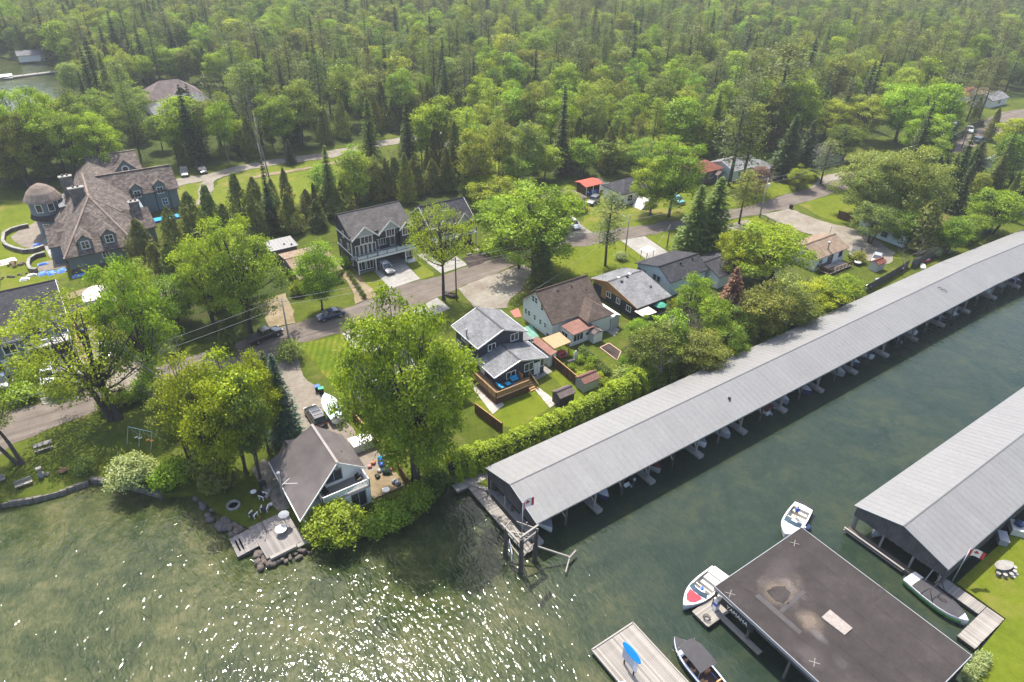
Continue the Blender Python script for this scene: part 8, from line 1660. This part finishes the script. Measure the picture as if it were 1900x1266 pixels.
# clutter beside the great maple
p = d_(1160, 540, 0)
for i, (x, y, m, l, r) in enumerate(((1140, 495, SKYB, 'round pale blue bin among the clutter beside the fence', .45), (1160, 530, BLUEP, 'blue sheeted heap among the clutter beside the fence', .7), (1190, 590, NAVY, 'navy sheeted heap at the fence end of the clutter', .8), (1130, 580, GREYP, 'grey bag among the clutter beside the fence', .45), (1215, 570, REDP, 'small red cushion on the clutter beside the fence', .3), (1090, 530, plain('terracotta', (.42, .16, .08), .8), 'cluster of red flower pots nearest the point house', .4), (1060, 550, plain('pink blossom', (.55, .22, .20), .8), 'pink potted flowers beside the point house corner', .4), (1250, 665, GREYP, 'low grey covered crate at the terrace end', .6), (1120, 620, BLACK, 'black sack on the brown yard beside the clutter', .45))):
    p = d_(x, y, .06); t = thing('bundle' if r > .42 else 'flower_pot', l, 'clutter', tuple(p))
    for k in range(3): MB().blob((random.uniform(-r, r)*.5, random.uniform(-r, r)*.5, r*.5), (r*.6, r*.5, r*.55)).build('piece', m, t, True, True)
# shore rocks
RK = [MB().blob((0, 0, 0), (.5, .42, .32), random.Random(i), 7, 5, .22).mesh('shore_rock', True) for i in range(5)]
for me in RK: me.materials.append(STONE)
def rocks(label, poly, cnt, s0, s1, group, m=None):
    A = [P(x, y, -.4) for x, y in poly]; x0, x1, y0, y1 = min(a.x for a in A), max(a.x for a in A), min(a.y for a in A), max(a.y for a in A); k = 0
    while k < cnt:
        x, y = random.uniform(x0, x1), random.uniform(y0, y1)
        if not inside((x, y), A): continue
        o = inst('shore_rock', random.choice(RK), None, (x, y, random.uniform(-.62, -.25)), (random.uniform(-.3, .3), random.uniform(-.3, .3), random.uniform(0, 6)), (random.uniform(s0, s1),)*3, m); tag(o, label, 'rock', group); k += 1
rocks('dark boulder along the shaded shore of the point', [(355, 918), (375, 915), (412, 955), (432, 985), (420, 992), (395, 975), (370, 945)], 22, .55, 1.15, 'dark shore boulders', plain('dark boulder', (.11, .10, .098), .85, .2, 0, .35))
rocks('tan boulder in the sunlit pile beside the lake deck', [(412, 962), (432, 962), (462, 982), (440, 996), (418, 982)], 40, .5, 1.1, 'tan boulders beside the deck')
rocks('tan boulder in the pile under the swim platform', [(470, 1035), (495, 1012), (520, 1032), (510, 1052), (478, 1056)], 46, .45, 1.0, 'tan boulders under the swim platform'); rocks('small stone on the shore below the deck edge', [(500, 1030), (570, 1000), (595, 1012), (560, 1035), (510, 1046)], 60, .3, .6, 'small shore stones')
# seawall of stone blocks on the west lawn
def seawall(label, pts, w, hh, m, L=1.6, top=.12):
    t = thing('seawall', label, 'wall', (pts[0].x, pts[0].y, 0)); me = None
    for a, b in zip(pts[:-1], pts[1:]):
        d = b-a; d.z = 0; k = max(1, round(d.length/L)); ang = math.atan2(d.y, d.x); e = d/k; key = ('sw', round(e.length, 2), w)
        if key not in _BOARD: _BOARD[key] = MB().box(-e.length/2+.02, e.length/2-.02, -w/2, w/2, -hh, 0).mesh('stone_block')
        for i in range(k): c = a+e*(i+.5); inst('stone_block', _BOARD[key], t, (c.x-pts[0].x+random.uniform(-.04, .04), c.y-pts[0].y+random.uniform(-.04, .04), top+random.uniform(-.05, .05)), (0, 0, ang+random.uniform(-.02, .02)), m=m)
    return t
seawall('low dark stone seawall along the west lawn', [P(x, y, 0) for x, y in ((-700, 1010), (-200, 962), (0, 934), (60, 924), (110, 911), (163, 892))], .34, 1.6, BRICK, .8, .03); seawall('stone seawall returning behind the blossom bush', [P(x, y, 0) for x, y in ((168, 887), (210, 893), (262, 905), (300, 916))], .5, 1.6, BRICK, .9, .05); seawall('timber seawall between the great maple and the boathouse', [P(x, y, 0) for x, y in ((836, 884), (870, 896), (905, 909), (925, 921))], .45, 1.6, W_GREYX, 2.6)
def bench(label, x, y, rz):
    p = P(x, y); t = thing('park_bench', label, 'bench', tuple(p), rz); [MB().box(-.9, .9, yy-.09, yy+.09, z, z+.06).build('slat', W_GREYX, t, False, True) for yy, z in ((-.2, .42), (.0, .42), (.2, .42))]; MB().box(-.9, .9, .28, .33, .55, .9).build('backrest', W_GREYX, t, False, True); [MB().box(k-.06, k+.06, -.25, .3, 0, .42).build('leg', W_PILE, t, False, True) for k in (-.7, .7)]
def ptable(label, x, y, rz):
    p = P(x, y); t = thing('picnic_table', label, 'table', tuple(p), rz); [MB().box(-1.0, 1.0, yy-.13, yy+.13, .72, .77).build('plank', W_GREYX, t, False, True) for yy in (-.28, 0, .28)]; [MB().box(-1.0, 1.0, yy-.13, yy+.13, .42, .47).build('bench', W_GREYX, t, False, True) for yy in (-.75, .75)]; [MB().beam((k, -.75, 0), (k, .3, .72), .08, .1).beam((k, .75, 0), (k, -.3, .72), .08, .1).build('leg', W_GREY, t, False, True) for k in (-.7, .7)]
ptable('weathered picnic table on the west lawn by the road', 82, 832, .0); bench('weathered bench on the west lawn above the seawall', 46, 902, 0.05); bench('bench cut off at the west edge of the lawn', -4, 898, .2)
p = P(78, 884); t = thing('stone_fountain', 'grey stone pedestal with two small rocks on the west lawn', 'pedestal', tuple(p)); MB().lathe([(.4, 0), (.35, .5), (.2, .6), (.22, 1.2), (.36, 1.35), (.3, 1.4)], n=10).build('pedestal', CONC, t, True, True); MB().blob((.6, -.2, .2), (.3, .25, .3)).build('rock', BRICK, t, False, True)
p = P(118, 876); t = thing('fire_pit', 'small rusty fire bowl on the west lawn', 'fire pit', tuple(p)); MB().lathe([(.3, .1), (.5, .35), (.45, .35), (.1, .15)], n=14).build('bowl', plain('rusty iron', (.16, .09, .06), .9), t, True, True)
# swing set
pa, pb = P(246, 815), P(290, 825); t = thing('swing_set', 'metal swing set on the shaded west lawn', 'swing set', tuple(pa)); d = pb-pa; n_ = Vector((-d.y, d.x, 0)).normalized(); sm = plain('pale green pipe', (.35, .45, .42), .5)
for k in (0, .5, 1): c = d*k; MB().tube([c+n_*1.0, c+Vector((0, 0, 2.1)), c-n_*1.0], .04, 6).build('frame_leg', sm, t, False, True)
MB().tube([Vector((0, 0, 2.1)), d+Vector((0, 0, 2.1))], .045, 6).build('top_bar', sm, t, False, True)
for k in (.2, .36, .7, .86): c = d*k; MB().box(c.x-.22, c.x+.22, c.y-.1, c.y+.1, .5, .54).build('seat', ORANGE if k > .5 else WHITE, t, False, True); MB().tube([c+Vector((-.2, 0, .52)), c+Vector((-.2, 0, 2.1))], .012, 4).tube([c+Vector((.2, 0, .52)), c+Vector((.2, 0, 2.1))], .012, 4).build('chain', STEEL, t, False, True)
# things behind the boathouse fence
for x, y, m, l, cat, r in ((1588, 542, YELLOW, 'yellow cylinder lying by the fence behind the boathouse', 'drum', .45), (1610, 537, BLACK, 'black covered item with a white lid by the fence', 'box', .5), (1628, 525, GREYCANVAS, 'grey covered grill by the fence behind the boathouse', 'grill', .6), (1518, 584, WHITE, 'white round tub by the fence behind the boathouse', 'tub', .55), (1503, 588, OFFWHITE, 'pale crate beside the white round tub', 'crate', .5), (1458, 606, GREYP, 'grey bin at the shrub end of the fence', 'bin', .55), (1720, 484, REDP, 'small red and white boat on the grass by the fence', 'dinghy', .6), (1712, 495, WHITE, 'white upturned dinghy on the grass by the fence', 'dinghy', .7), (1760, 470, GREYP, 'dark barrel by the fence near the hut', 'barrel', .4), (1672, 503, BLACK, 'black box by the fence gap', 'box', .5), (1590, 492, BLACK, 'black patio furniture on the lawn of the tan roofed cottage', 'furniture', .7), (1590, 482, OFFWHITE, 'pale patio umbrella base near the red roofed shed', 'furniture', .5), (1500, 570, WHITE, 'white table among the shrubs by the fence', 'table', .6)):
    p = P(x, y); t = thing({'drum': 'drum', 'dinghy': 'dinghy', 'grill': 'covered_grill', 'tub': 'round_tub'}.get(cat, 'yard_'+cat), l, cat, tuple(p), random.uniform(0, 1.2))
    if cat == 'dinghy': MB().loft([[(-1.3+2.6*f, -.55*w, .0), (-1.3+2.6*f, -.5*w, .3), (-1.3+2.6*f, .5*w, .3), (-1.3+2.6*f, .55*w, .0)] for f, w in ((0, .8), (.3, 1), (.7, .85), (1, .1))]).build('hull', m, t, True, True); MB().box(-.5, .5, -.3, .3, .3, .34).build('deck', WHITE, t, False, True)
    elif cat == 'drum': o = MB().lathe([(.3, -.6), (.33, -.5), (.33, .5), (.3, .6)], n=14).build('drum', m, t, True, True); o.location = (0, 0, .34); o.rotation_euler = (0, math.pi/2, 0)
    else: MB().lathe([(r*.85, 0), (r, .2), (r*.95, .7), (r*.4, .95)] if cat in ('grill', 'tub', 'barrel', 'bin') else [(r, 0), (r, .6), (r*.9, .7)], n=12 if cat != 'box' else 4).build('body', m, t, cat != 'box', True); MB().lathe([(r*1.02, .7), (r*.98, .76)], n=12).build('lid', WHITE if m is BLACK else m, t, False, True)
t = thing('log_pile', 'pile of cut logs in the clearing behind the cedars', 'logs', tuple(P(829, 268)), .4)
for i in range(34): o = inst('log', bpy.data.meshes.get('log') or MB().lathe([(.18, -1.8), (.18, 1.8)], n=8).mesh('log', True), t, (random.uniform(-2.6, 2.6), random.uniform(-4, 4), .2+.35*random.random()), (math.pi/2, 0, random.gauss(0, .25)), m=BARK_PALE)
t = thing('woodstack', 'dark woodpile between the street tree and the brown pole', 'logs', tuple(P(838, 550)))
for i in range(16): inst('log', bpy.data.meshes['log'], t, (random.uniform(-.6, .6), random.uniform(-.9, .9), .15+.12*(i//4)), (math.pi/2, 0, random.gauss(.6, .3)), (.8, .8, .35), BARK)
pr_ = thing('pier', 'long pale pier with a platform out on the far lake', 'dock', tuple(P(60, 140, -.3))); a, b = P(-10, 147, -.2), P(120, 131, -.2); MB().beam(a, b, 2.6, .3).build('deck', CONC, pr_); c = P(0, 143, -.2); MB().box(c.x-6, c.x+4, c.y-4, c.y+4, -.35, -.05).build('platform', WHITE, pr_)
for k in range(6): c = a.lerp(b, k/5); MB().lathe([(.2, -2), (.2, .1)], (c.x, c.y, 0), 8).build('pile', W_PILE, pr_)
bh_ = thing('lake_cabin', 'small white boathouse on the far lake shore', 'boathouse', tuple(P(62, 112))); c = P(62, 112); gable(bh_, c.x-5, c.x+5, c.y-3, c.y+3, 0, 2.6, 4, 'x', S_WHITE, R_GREY, .4)
# ================================================================ individual trees
T = tree_px
T('maple0', 'great double trunked maple standing on the point by the seawall', 775, 893, 552, 262, L_GREAT, rz=1.2)
T('airy1', 'sparse street tree with a tall bare trunk before the tall navy house', 823, 556, 372, 140, L_LIME)
T('maple3', 'broad maple leaning over the street beside the bushy spruce', 990, 508, 345, 170, L_BRIGHT); T('maple2', 'maple just behind the leaning street maple', 1014, 500, 350, 92, L_MAPLE); T('spruce0', 'bushy spruce beside the gravel parking place', 1004, 532, 415, 66, L_DARK)
T('pine2', 'thin pine with a long bare trunk on the round lawn', 1123, 494, 360, 58, L_PINE); T('spruce0', 'left of the twin spruces beside the round lawn', 1280, 478, 342, 92, L_DARK); T('spruce1', 'right and taller of the twin spruces beside the round lawn', 1313, 474, 328, 108, L_DARK)
T('maple1', 'tall maple beyond the street by the white bungalow', 1240, 403, 255, 118, L_MAPLE); T('maple3', 'smaller maple beside the tall maple beyond the street', 1206, 400, 292, 84, L_MAPLE)
T('maple2', 'round golden green tree behind the leaning maple', 908, 392, 322, 104, L_LIME); T('maple3', 'dark green tree before the taupe bungalow', 1044, 425, 345, 62, L_MAPLE); T('maple2', 'pale green bushy tree over the front vegetable garden', 930, 452, 356, 112, L_BRIGHT)
T('lean0', 'tall airy tree leaning west over the grey west house', 214, 779, 545, 235, L_LIME, rz=R(-35)); T('maple3', 'leafy maple with a dark trunk east of the gravel yard', 296, 738, 478, 140, L_MAPLE); T('maple1', 'large maple beside the pickup truck', 466, 618, 400, 158, L_MAPLE); T('maple2', 'second maple west of the pickup truck', 398, 600, 425, 112, L_BRIGHT); T('cone0', 'bright conical tree by the navy blue car', 598, 575, 445, 78, L_BRIGHT)
T('airy0', 'grey trunked tree leaning at the west lawn edge', 36, 862, 690, 150, L_BRIGHT, rz=R(-35), lean=(0, -.30)); T('maple2', 'low bright tree before the mansion wall', 245, 555, 485, 92, L_BRIGHT); T('airy0', 'thin leafy tree beside the white tent', 262, 610, 490, 90, L_LIME)
for i, (bx, by, ty, w, k, lf, l) in enumerate(((392, 868, 645, 118, 'feather0', L_LIME, 'tallest golden feathery tree of the lawn grove'), (455, 876, 642, 132, 'feather1', L_LIME, 'golden feathery tree in the middle of the lawn grove'), (498, 838, 640, 96, 'feather0', L_LIME, 'golden feathery tree nearest the drive'), (352, 852, 690, 96, 'feather1', L_OLIVE, 'dull feathery tree on the west side of the grove'), (430, 905, 700, 110, 'feather0', L_LIME, 'feathery tree on the lake side of the grove'), (482, 888, 690, 88, 'feather1', L_OLIVE, 'shaded feathery tree beside the point house wing'), (402, 905, 730, 80, 'cedar1', L_CEDAR, 'dark cedar inside the feathery grove'))): T(k, l, bx, by, ty, w, lf)
T('snag', 'dead bare trunk standing in front of the feathery grove', 383, 862, 655, 60, None, 'bare_tree', bark=BARK_PALE); T('spruce0', 'blue green spruce at the edge of the concrete drive', 536, 822, 655, 84, L_BLUE); T('spruce0', 'second blue green spruce beside the drive', 515, 790, 650, 60, L_SPRUCE); T('cedar1', 'small dark cedar beside the road near the pickup truck', 425, 656, 600, 34, L_CEDAR)
CE = [(272, 490, 408, 62), (300, 520, 452, 52), (330, 470, 385, 54), (368, 452, 358, 60), (404, 456, 345, 62), (335, 548, 452, 66), (392, 530, 432, 92), (450, 410, 322, 50), (482, 414, 330, 52), (512, 424, 345, 58), (542, 432, 358, 52), (574, 408, 352, 44), (606, 396, 345, 44), (640, 392, 330, 46), (668, 375, 305, 44), (700, 368, 290, 48), (735, 362, 292, 46), (770, 360, 290, 48), (803, 356, 296, 44), (832, 352, 300, 44), (862, 345, 292, 46), (590, 424, 372, 44), (626, 404, 350, 44), (480, 440, 362, 50), (430, 470, 380, 52)]
for i, (bx, by, ty, w) in enumerate(CE):
    lab = ('olive cedar between the mansion and the cottages' if bx < 440 else ('olive cedar in the row along the meadow' if bx < 600 else 'olive cedar in the row behind the tall navy house')); T(('cedar0', 'cedar1', 'cedar2')[i % 3], lab, bx, by, ty, w, (L_CEDAR, L_OLIVE, L_CEDAR)[i % 3], group=('cedars by the mansion', 'cedars along the meadow', 'cedars behind the navy house')[0 if bx < 440 else (1 if bx < 600 else 2)])
T('fir0', 'small dark spruce alone at the meadow track', 540, 305, 258, 24, L_SPRUCE); T('snag', 'tall dead snag with a bent top beside the mansion drive', 508, 392, 205, 46, None, 'bare_tree', bark=BARK_PALE); T('bare0', 'bare grey birch behind the cedar row', 662, 366, 262, 70, None, bark=BARK_PALE); T('bare2', 'second bare birch near the log pile', 720, 330, 250, 60, None, bark=BARK_PALE)
T('maple3', 'tall bright tree on the lake side of the mansion', 92, 330, 162, 112, L_BRIGHT); T('maple2', 'second tree behind the mansion tower', 150, 334, 190, 96, L_MID); T('maple2', 'bright tree beside the tan hip roof', 235, 232, 152, 100, L_BRIGHT); T('maple2', 'dark tree behind the mansion back wing', 56, 345, 200, 96, L_MID)
T('pine0', 'big pine rising behind the pale bungalow', 1428, 272, 85, 100, L_PINE); T('pine1', 'tall pine by the pale bungalow farther left', 1352, 345, 182, 74, L_PINE); T('pine1', 'tall golden pine by the pale bungalow farther right', 1374, 348, 192, 62, L_OLIVE); T('spruce0', 'dark spruce beside the white car farther left', 1452, 330, 212, 74, L_SPRUCE); T('spruce1', 'dark spruce beside the white car farther right', 1486, 328, 222, 64, L_SPRUCE); T('maple2', 'small golden tree beside the street beyond the transformer pole', 1478, 352, 308, 50, L_LIME); T('pine2', 'slim roadside pine beside the silver maple', 1522, 342, 262, 40, L_PINE); T('pine2', 'thin roadside pine near the transformer pole', 1371, 416, 318, 46, L_OLIVE); T('pine2', 'brownish thin pine on the lawn across the street', 1400, 372, 310, 40, L_RUST)
T('maple1', 'huge silver maple overhanging the street corner', 1648, 426, 266, 130, L_SILVER); T('maple3', 'left companion of the huge silver maple', 1592, 402, 284, 110, L_SILVER); T('maple2', 'right companion of the huge silver maple', 1692, 412, 292, 106, L_SILVER); T('maple1', 'huge bright maple farther up the street', 1660, 265, 152, 118, L_BRIGHT); T('maple3', 'round yellow green tree left of the far bright maple', 1528, 255, 184, 84, L_LIME); T('maple2', 'bright maple beside the far hedge', 1735, 262, 180, 70, L_BRIGHT)
T('spruce0', 'tall blue spruce beside the far bend of the street', 1746, 312, 222, 40, L_BLUE); T('spruce1', 'dark spruce behind the huge silver maple', 1742, 385, 285, 48, L_SPRUCE); T('spruce0', 'dark spruce left of the arched hut', 1772, 395, 300, 48, L_SPRUCE); T('spruce1', 'dark broad spruce before the far blue suv', 1800, 330, 262, 60, L_SPRUCE); T('fir0', 'narrow dark spruce near the hut', 1722, 362, 288, 36, L_SPRUCE); T('spruce0', 'spruce behind the round bright tree', 1828, 380, 285, 62, L_DARK); T('maple3', 'leafy tree over the slate roof at the east edge', 1870, 352, 285, 80, L_MID)
T('maple2', 'round bright tree beside the hut at the fence', 1838, 434, 348, 104, L_BRIGHT); T('maple2', 'yellow green tree at the east edge of the street', 1880, 302, 212, 92, L_LIME); T('cedar2', 'dark cedar behind the blossom shrub by the fence', 1702, 462, 372, 76, L_CEDAR); T('cone0', 'light green tree by the fence near the hut', 1757, 470, 398, 62, L_BRIGHT); T('maple3', 'bright tree at the fence corner by the east edge', 1790, 452, 400, 50, L_BRIGHT)
T('maple2', 'wide lime green tree before the tan roofed cottage', 1418, 526, 412, 150, L_LIME); T('maple3', 'lime green tree left of the wide lime tree', 1362, 520, 425, 80, L_LIME); T('cone0', 'compact bright tree by the deck of the tan roofed cottage', 1562, 568, 512, 58, L_BRIGHT); T('maple3', 'yellowish tree behind the fence of the tan roofed cottage', 1505, 592, 528, 96, L_LIME); T('feather0', 'dull green tree by the fence shrubs', 1460, 618, 530, 96, L_OLIVE); T('feather1', 'grey green tree among the shrubs behind the boathouse', 1405, 640, 520, 92, L_OLIVE); T('maple2', 'leafy tree among the shrubs nearest the boathouse roof', 1335, 672, 590, 86, L_MAPLE)
T('spruce1', 'dead rust brown spruce among the shrubs', 1342, 622, 496, 84, L_RUST); T('feather1', 'bright upright tree beside the navy bungalow', 1276, 622, 498, 70, L_BRIGHT); T('feather0', 'olive tree over the raised garden bed', 1212, 700, 592, 92, L_OLIVE); T('feather1', 'olive tree beside the hedge by the long boathouse', 1290, 700, 610, 96, L_OLIVE); T('maple2', 'low bright tree beside the long pale shed', 1182, 640, 588, 54, L_BRIGHT); T('maple3', 'bright tree by the shrubs above the boathouse', 1240, 690, 600, 62, L_MAPLE); T('maple2', 'leafy shrub tree by the bare planks', 1370, 640, 560, 80, L_MID)
for i, (bx, by, ty, w, l) in enumerate(((1258, 665, 540, 110, 'bare grey tree in front of the navy bungalow'), (1220, 722, 580, 96, 'bare drooping tree by the two small sheds'), (1330, 640, 500, 80, 'bare tree between the shrubs and the rusty spruce'), (1455, 572, 470, 90, 'bare grey tree beside the wide lime tree'), (1672, 512, 425, 56, 'pale bare tree by the fence gap'), (1300, 668, 560, 90, 'bare tree nearest the long boathouse roof'), (1395, 610, 505, 70, 'leafless tree beside the grey green tree'), (1740, 250, 195, 50, 'whitish bare tree at the far bend'), (1810, 390, 330, 40, 'pale leaning bare trunk near the hut'))): T('bare%d' % (i % 3), l, bx, by, ty, w, None, bark=BARK_PALE)
# shrubs
def S(kind, label, bx, by, H, Rr, leaf, group=None, name='shrub'): p = P(bx, by); return plant(kind, name, label, 'shrub', (p.x, p.y, 0), H, Rr, leaf, group=group)
S('bigbush', 'large round bright bush at the lake corner of the point house', 622, 990, 3.4, 3.3, L_BRIGHT); S('bigbush', 'cream flowered bush on the seawall of the west lawn', 252, 898, 3.8, 2.9, L_FLOWER); S('bush0', 'bright shrub beside the cream flowered bush', 302, 908, 2.6, 1.6, L_BRIGHT); S('bush1', 'tall bright shrub by the white frame', 335, 892, 3.4, 2.0, L_BRIGHT)
S('bush1', 'green shrub on the terrace bank', 728, 968, 2.3, 2.2, L_MAPLE); S('bush0', 'bright low shrub between the two green bank shrubs', 697, 985, 1.6, 1.5, L_BRIGHT); S('bush1', 'dark shrub below the great maple', 775, 938, 2.6, 2.0, L_MAPLE); S('bush0', 'dark shrub at the corner of the cove', 812, 905, 2.4, 1.9, L_DARK); S('bush1', 'shrub under the round bright bush', 662, 990, 1.6, 1.4, L_MAPLE); S('bush1', 'grey green bush at the foot of the weathered pole', 541, 668, 3.2, 1.9, L_SILVER); S('bush0', 'bright shrub before the grey west house', 45, 742, 2.0, 2.4, L_BRIGHT); S('bush1', 'white flowered bush on the round lawn', 1152, 482, 1.6, 1.3, L_FLOWER); S('bush0', 'small silvery tree at the seawall bend', 165, 876, 2.2, 1.2, L_SILVER); S('bush1', 'pale shrub beside the board fence near the dark cedar', 1728, 474, 2.0, 1.8, L_FLOWER); S('bush1', 'cream shrub in the cottage garden by the gravel', 1590, 486, 2.2, 1.6, L_OLIVE)
for i, (x, y) in enumerate(((1075, 672), (1092, 690), (1108, 705), (1085, 700), (1060, 690), (1070, 706), (1098, 676), (1120, 715), (1062, 664))): S('bush2', 'leafy plants in the vegetable garden beside the brown fence', x, y, random.uniform(.6, 1.3), random.uniform(.7, 1.2), random.choice([L_BRIGHT, L_MAPLE, L_LIME]), 'vegetable garden plants', 'garden_plant')
for i, (x, y) in enumerate(((1080, 655), (1086, 660), (1093, 665), (1100, 671), (1106, 677), (1112, 683), (1118, 689), (1124, 695))): S('bush2', 'bushy row of dark vegetables by the raised bed', x, y, .9, .9, L_DARK, 'dark vegetable row', 'garden_plant')
for i in range(90):
    x, y = random.choice([(1180, 690), (1250, 690), (1260, 660), (1320, 600), (1420, 590), (1210, 715), (1330, 665), (1390, 650), (1440, 630), (1300, 620), (1280, 570), (1370, 575), (1460, 560), (1500, 585), (1240, 650)]); S(random.choice(['bush0', 'bush1']), 'scrubby green shrub in the thicket behind the long boathouse', x+random.uniform(-34, 34), y+random.uniform(-14, 14), random.uniform(1.2, 3.6), random.uniform(1.0, 2.0), random.choice([L_OLIVE, L_BRIGHT, L_MAPLE, L_LIME, L_SILVER]), 'thicket shrubs')
for i in range(30):
    x, y = random.choice([(380, 470), (300, 600), (500, 470), (560, 530), (620, 500), (230, 600), (330, 640), (420, 560)]); S(random.choice(['bush0', 'bush1']), 'green undergrowth shrub between the cottages and the street trees', x+random.uniform(-30, 30), y+random.uniform(-20, 20), random.uniform(1.2, 2.6), random.uniform(1.0, 1.8), random.choice([L_MID, L_BRIGHT, L_DARK]), 'undergrowth shrubs')
for i in range(60):
    x, y = random.uniform(660, 1300), random.uniform(215, 330)
    if clear(P(x, y).x, P(x, y).y, 2): S(random.choice(['bush0', 'bush1']), 'low green thicket shrub in the glade of the woods', x, y, random.uniform(1.5, 3.6), random.uniform(1.5, 3.0), random.choice([L_BRIGHT, L_MAPLE, L_LIME, L_MID]), 'glade shrubs')
for i, (x, y) in enumerate(((105, 735), (128, 728), (205, 762), (232, 752), (255, 742), (270, 730), (180, 690), (60, 705), (330, 760), (350, 745))): S(random.choice(['bush0', 'bush1']), 'leafy shrub along the road edge of the west lawn', x, y, random.uniform(1.4, 2.4), random.uniform(1.3, 2.1), random.choice([L_BRIGHT, L_MAPLE, L_LIME]), 'west lawn roadside shrubs')
for i, (x, y) in enumerate(((1800, 1250), (1812, 1240), (1792, 1262), (1822, 1228))): S('bush2', 'flowering plants in the bed at the flat boathouse corner', x, y, .9, .8, random.choice([L_MAPLE, L_FLOWER, L_DARK]), 'corner bed plants', 'garden_plant')
# the hedge along the long boathouse
def hedge(label, px, w, hh, n, leaf):
    pts = [P(x, y) for x, y in px]; t = thing('hedge', label, 'hedge', tuple(pts[0])); seg = [(b-a).length for a, b in zip(pts[:-1], pts[1:])]; tot = sum(seg); C = np.empty((n, 3)); Nn = np.empty((n, 3)); Tn = np.empty(n)
    lum = RNG.uniform(0, 1, int(tot/.9)+2)
    for i in range(n):
        s = RNG.uniform(0, tot); k = 0; s0 = s
        while s > seg[k]: s -= seg[k]; k += 1
        a, b = pts[k], pts[k+1]; c = a.lerp(b, s/seg[k]); d = (b-a).normalized(); nn = np.array([-d.y, d.x, 0]); ph = RNG.uniform(-.2, math.pi+.2); l = lum[int(s0/.9)]; rr = (.82+.3*l)*RNG.uniform(.8, 1.06)
        o = nn*math.cos(ph)*w/2*rr; zz = max(.05, hh*(.35+.65*max(0, math.sin(ph)))*rr*(.9 if abs(math.cos(ph)) > .8 else 1)-RNG.uniform(0, 1)*(hh*.55 if abs(math.cos(ph)) > .55 else .1))
        C[i] = (c.x-pts[0].x+o[0], c.y-pts[0].y+o[1], zz); Nn[i] = nn*math.cos(ph)+np.array([0, 0, math.sin(ph)+.3]); Tn[i] = l*.6+RNG.uniform(0, .4)
    Nn += RNG.normal(size=(n, 3))*.45; me = leaf_mesh('foliage', C, Nn, RNG.uniform(.18, .38, n), Tn); inst('foliage', me, t, m=leaf); core = MB()
    for a, b in zip(pts[:-1], pts[1:]): core.beam(a+Vector((0, 0, hh*.26)), b+Vector((0, 0, hh*.26)), w*.3, hh*.5)
    core.build('stems', BARK, t); return t
hedge('long bright green hedge between the gardens and the long boathouse', [(836, 880), (900, 858), (950, 838), (1010, 812), (1085, 772), (1160, 734), (1225, 700)], 3.4, 3.0, 34000, L_LIME); hedge('dense dark hedge by the far bend of the street', [(1768, 262), (1800, 238), (1822, 232)], 2.4, 3.2, 2600, L_DARK)
hedge('ragged shrubby hedge continuing the green hedge behind the boathouse', [(1228, 700), (1300, 664), (1380, 628), (1440, 602)], 3.4, 2.8, 14000, L_BRIGHT)

# more greenery between the cottages and round the street
for bx, by, ty, w, k, lf, l in ((330, 600, 505, 110, 'maple2', L_BRIGHT, 'bright tree hiding the low brown cottage'), (440, 560, 440, 110, 'maple3', L_MAPLE, 'tree hiding the pale roofed bungalow'),
    (1612, 452, 372, 84, 'maple2', L_SILVER, 'silvery tree before the pale teal trailer home'), (1662, 452, 385, 66, 'cone0', L_MAPLE, 'leafy tree at the end of the trailer home'), (1600, 420, 292, 104, 'maple3', L_SILVER, 'silver maple crown over the brown board fence'), (1700, 300, 200, 90, 'maple1', L_BRIGHT, 'bright maple on the east side of the far pair'), (1600, 262, 176, 84, 'maple3', L_MID, 'mid green tree left of the far bright maples'), (1560, 300, 225, 70, 'maple2', L_MID, 'leafy tree hiding the dark bungalow'),
    (1190, 330, 258, 66, 'maple3', L_MID, 'leafy tree behind the white bungalow'), (1135, 322, 250, 60, 'wood1', L_MID, 'upright woodland tree behind the red roofed shed'), (1080, 326, 255, 56, 'wood0', L_MAPLE, 'woodland tree left of the red roofed shed'), (1010, 335, 262, 66, 'wood2', L_BRIGHT, 'bright woodland tree behind the taupe bungalow'), (960, 352, 280, 60, 'wood1', L_MID, 'upright tree behind the golden green tree'), (1290, 290, 205, 66, 'wood2', L_BRIGHT, 'bright tree behind the red hip roof'), (1330, 285, 200, 56, 'wood1', L_MID, 'upright tree behind the pale bungalow'),
    (1232, 684, 566, 56, 'tuft', L_BRIGHT, 'slender bright tree over the ragged hedge by the bare trees'), (1312, 656, 540, 54, 'wood1', L_MAPLE, 'upright green tree beside the rusty spruce'), (1385, 640, 540, 60, 'tuft', L_OLIVE, 'slender olive tree in the thicket by the boathouse'), (1440, 622, 508, 56, 'wood3', L_SILVER, 'slender silvery tree over the thicket'), (1530, 588, 508, 50, 'tuft', L_LIME, 'slender lime tree by the fence of the tan roofed cottage'),
    (200, 332, 205, 90, 'maple3', L_BRIGHT, 'bright tree behind the mansion back wing'), (20, 345, 215, 100, 'maple3', L_MID, 'tree at the west edge behind the mansion lawn')): T(k, l, bx, by, ty, w, lf)
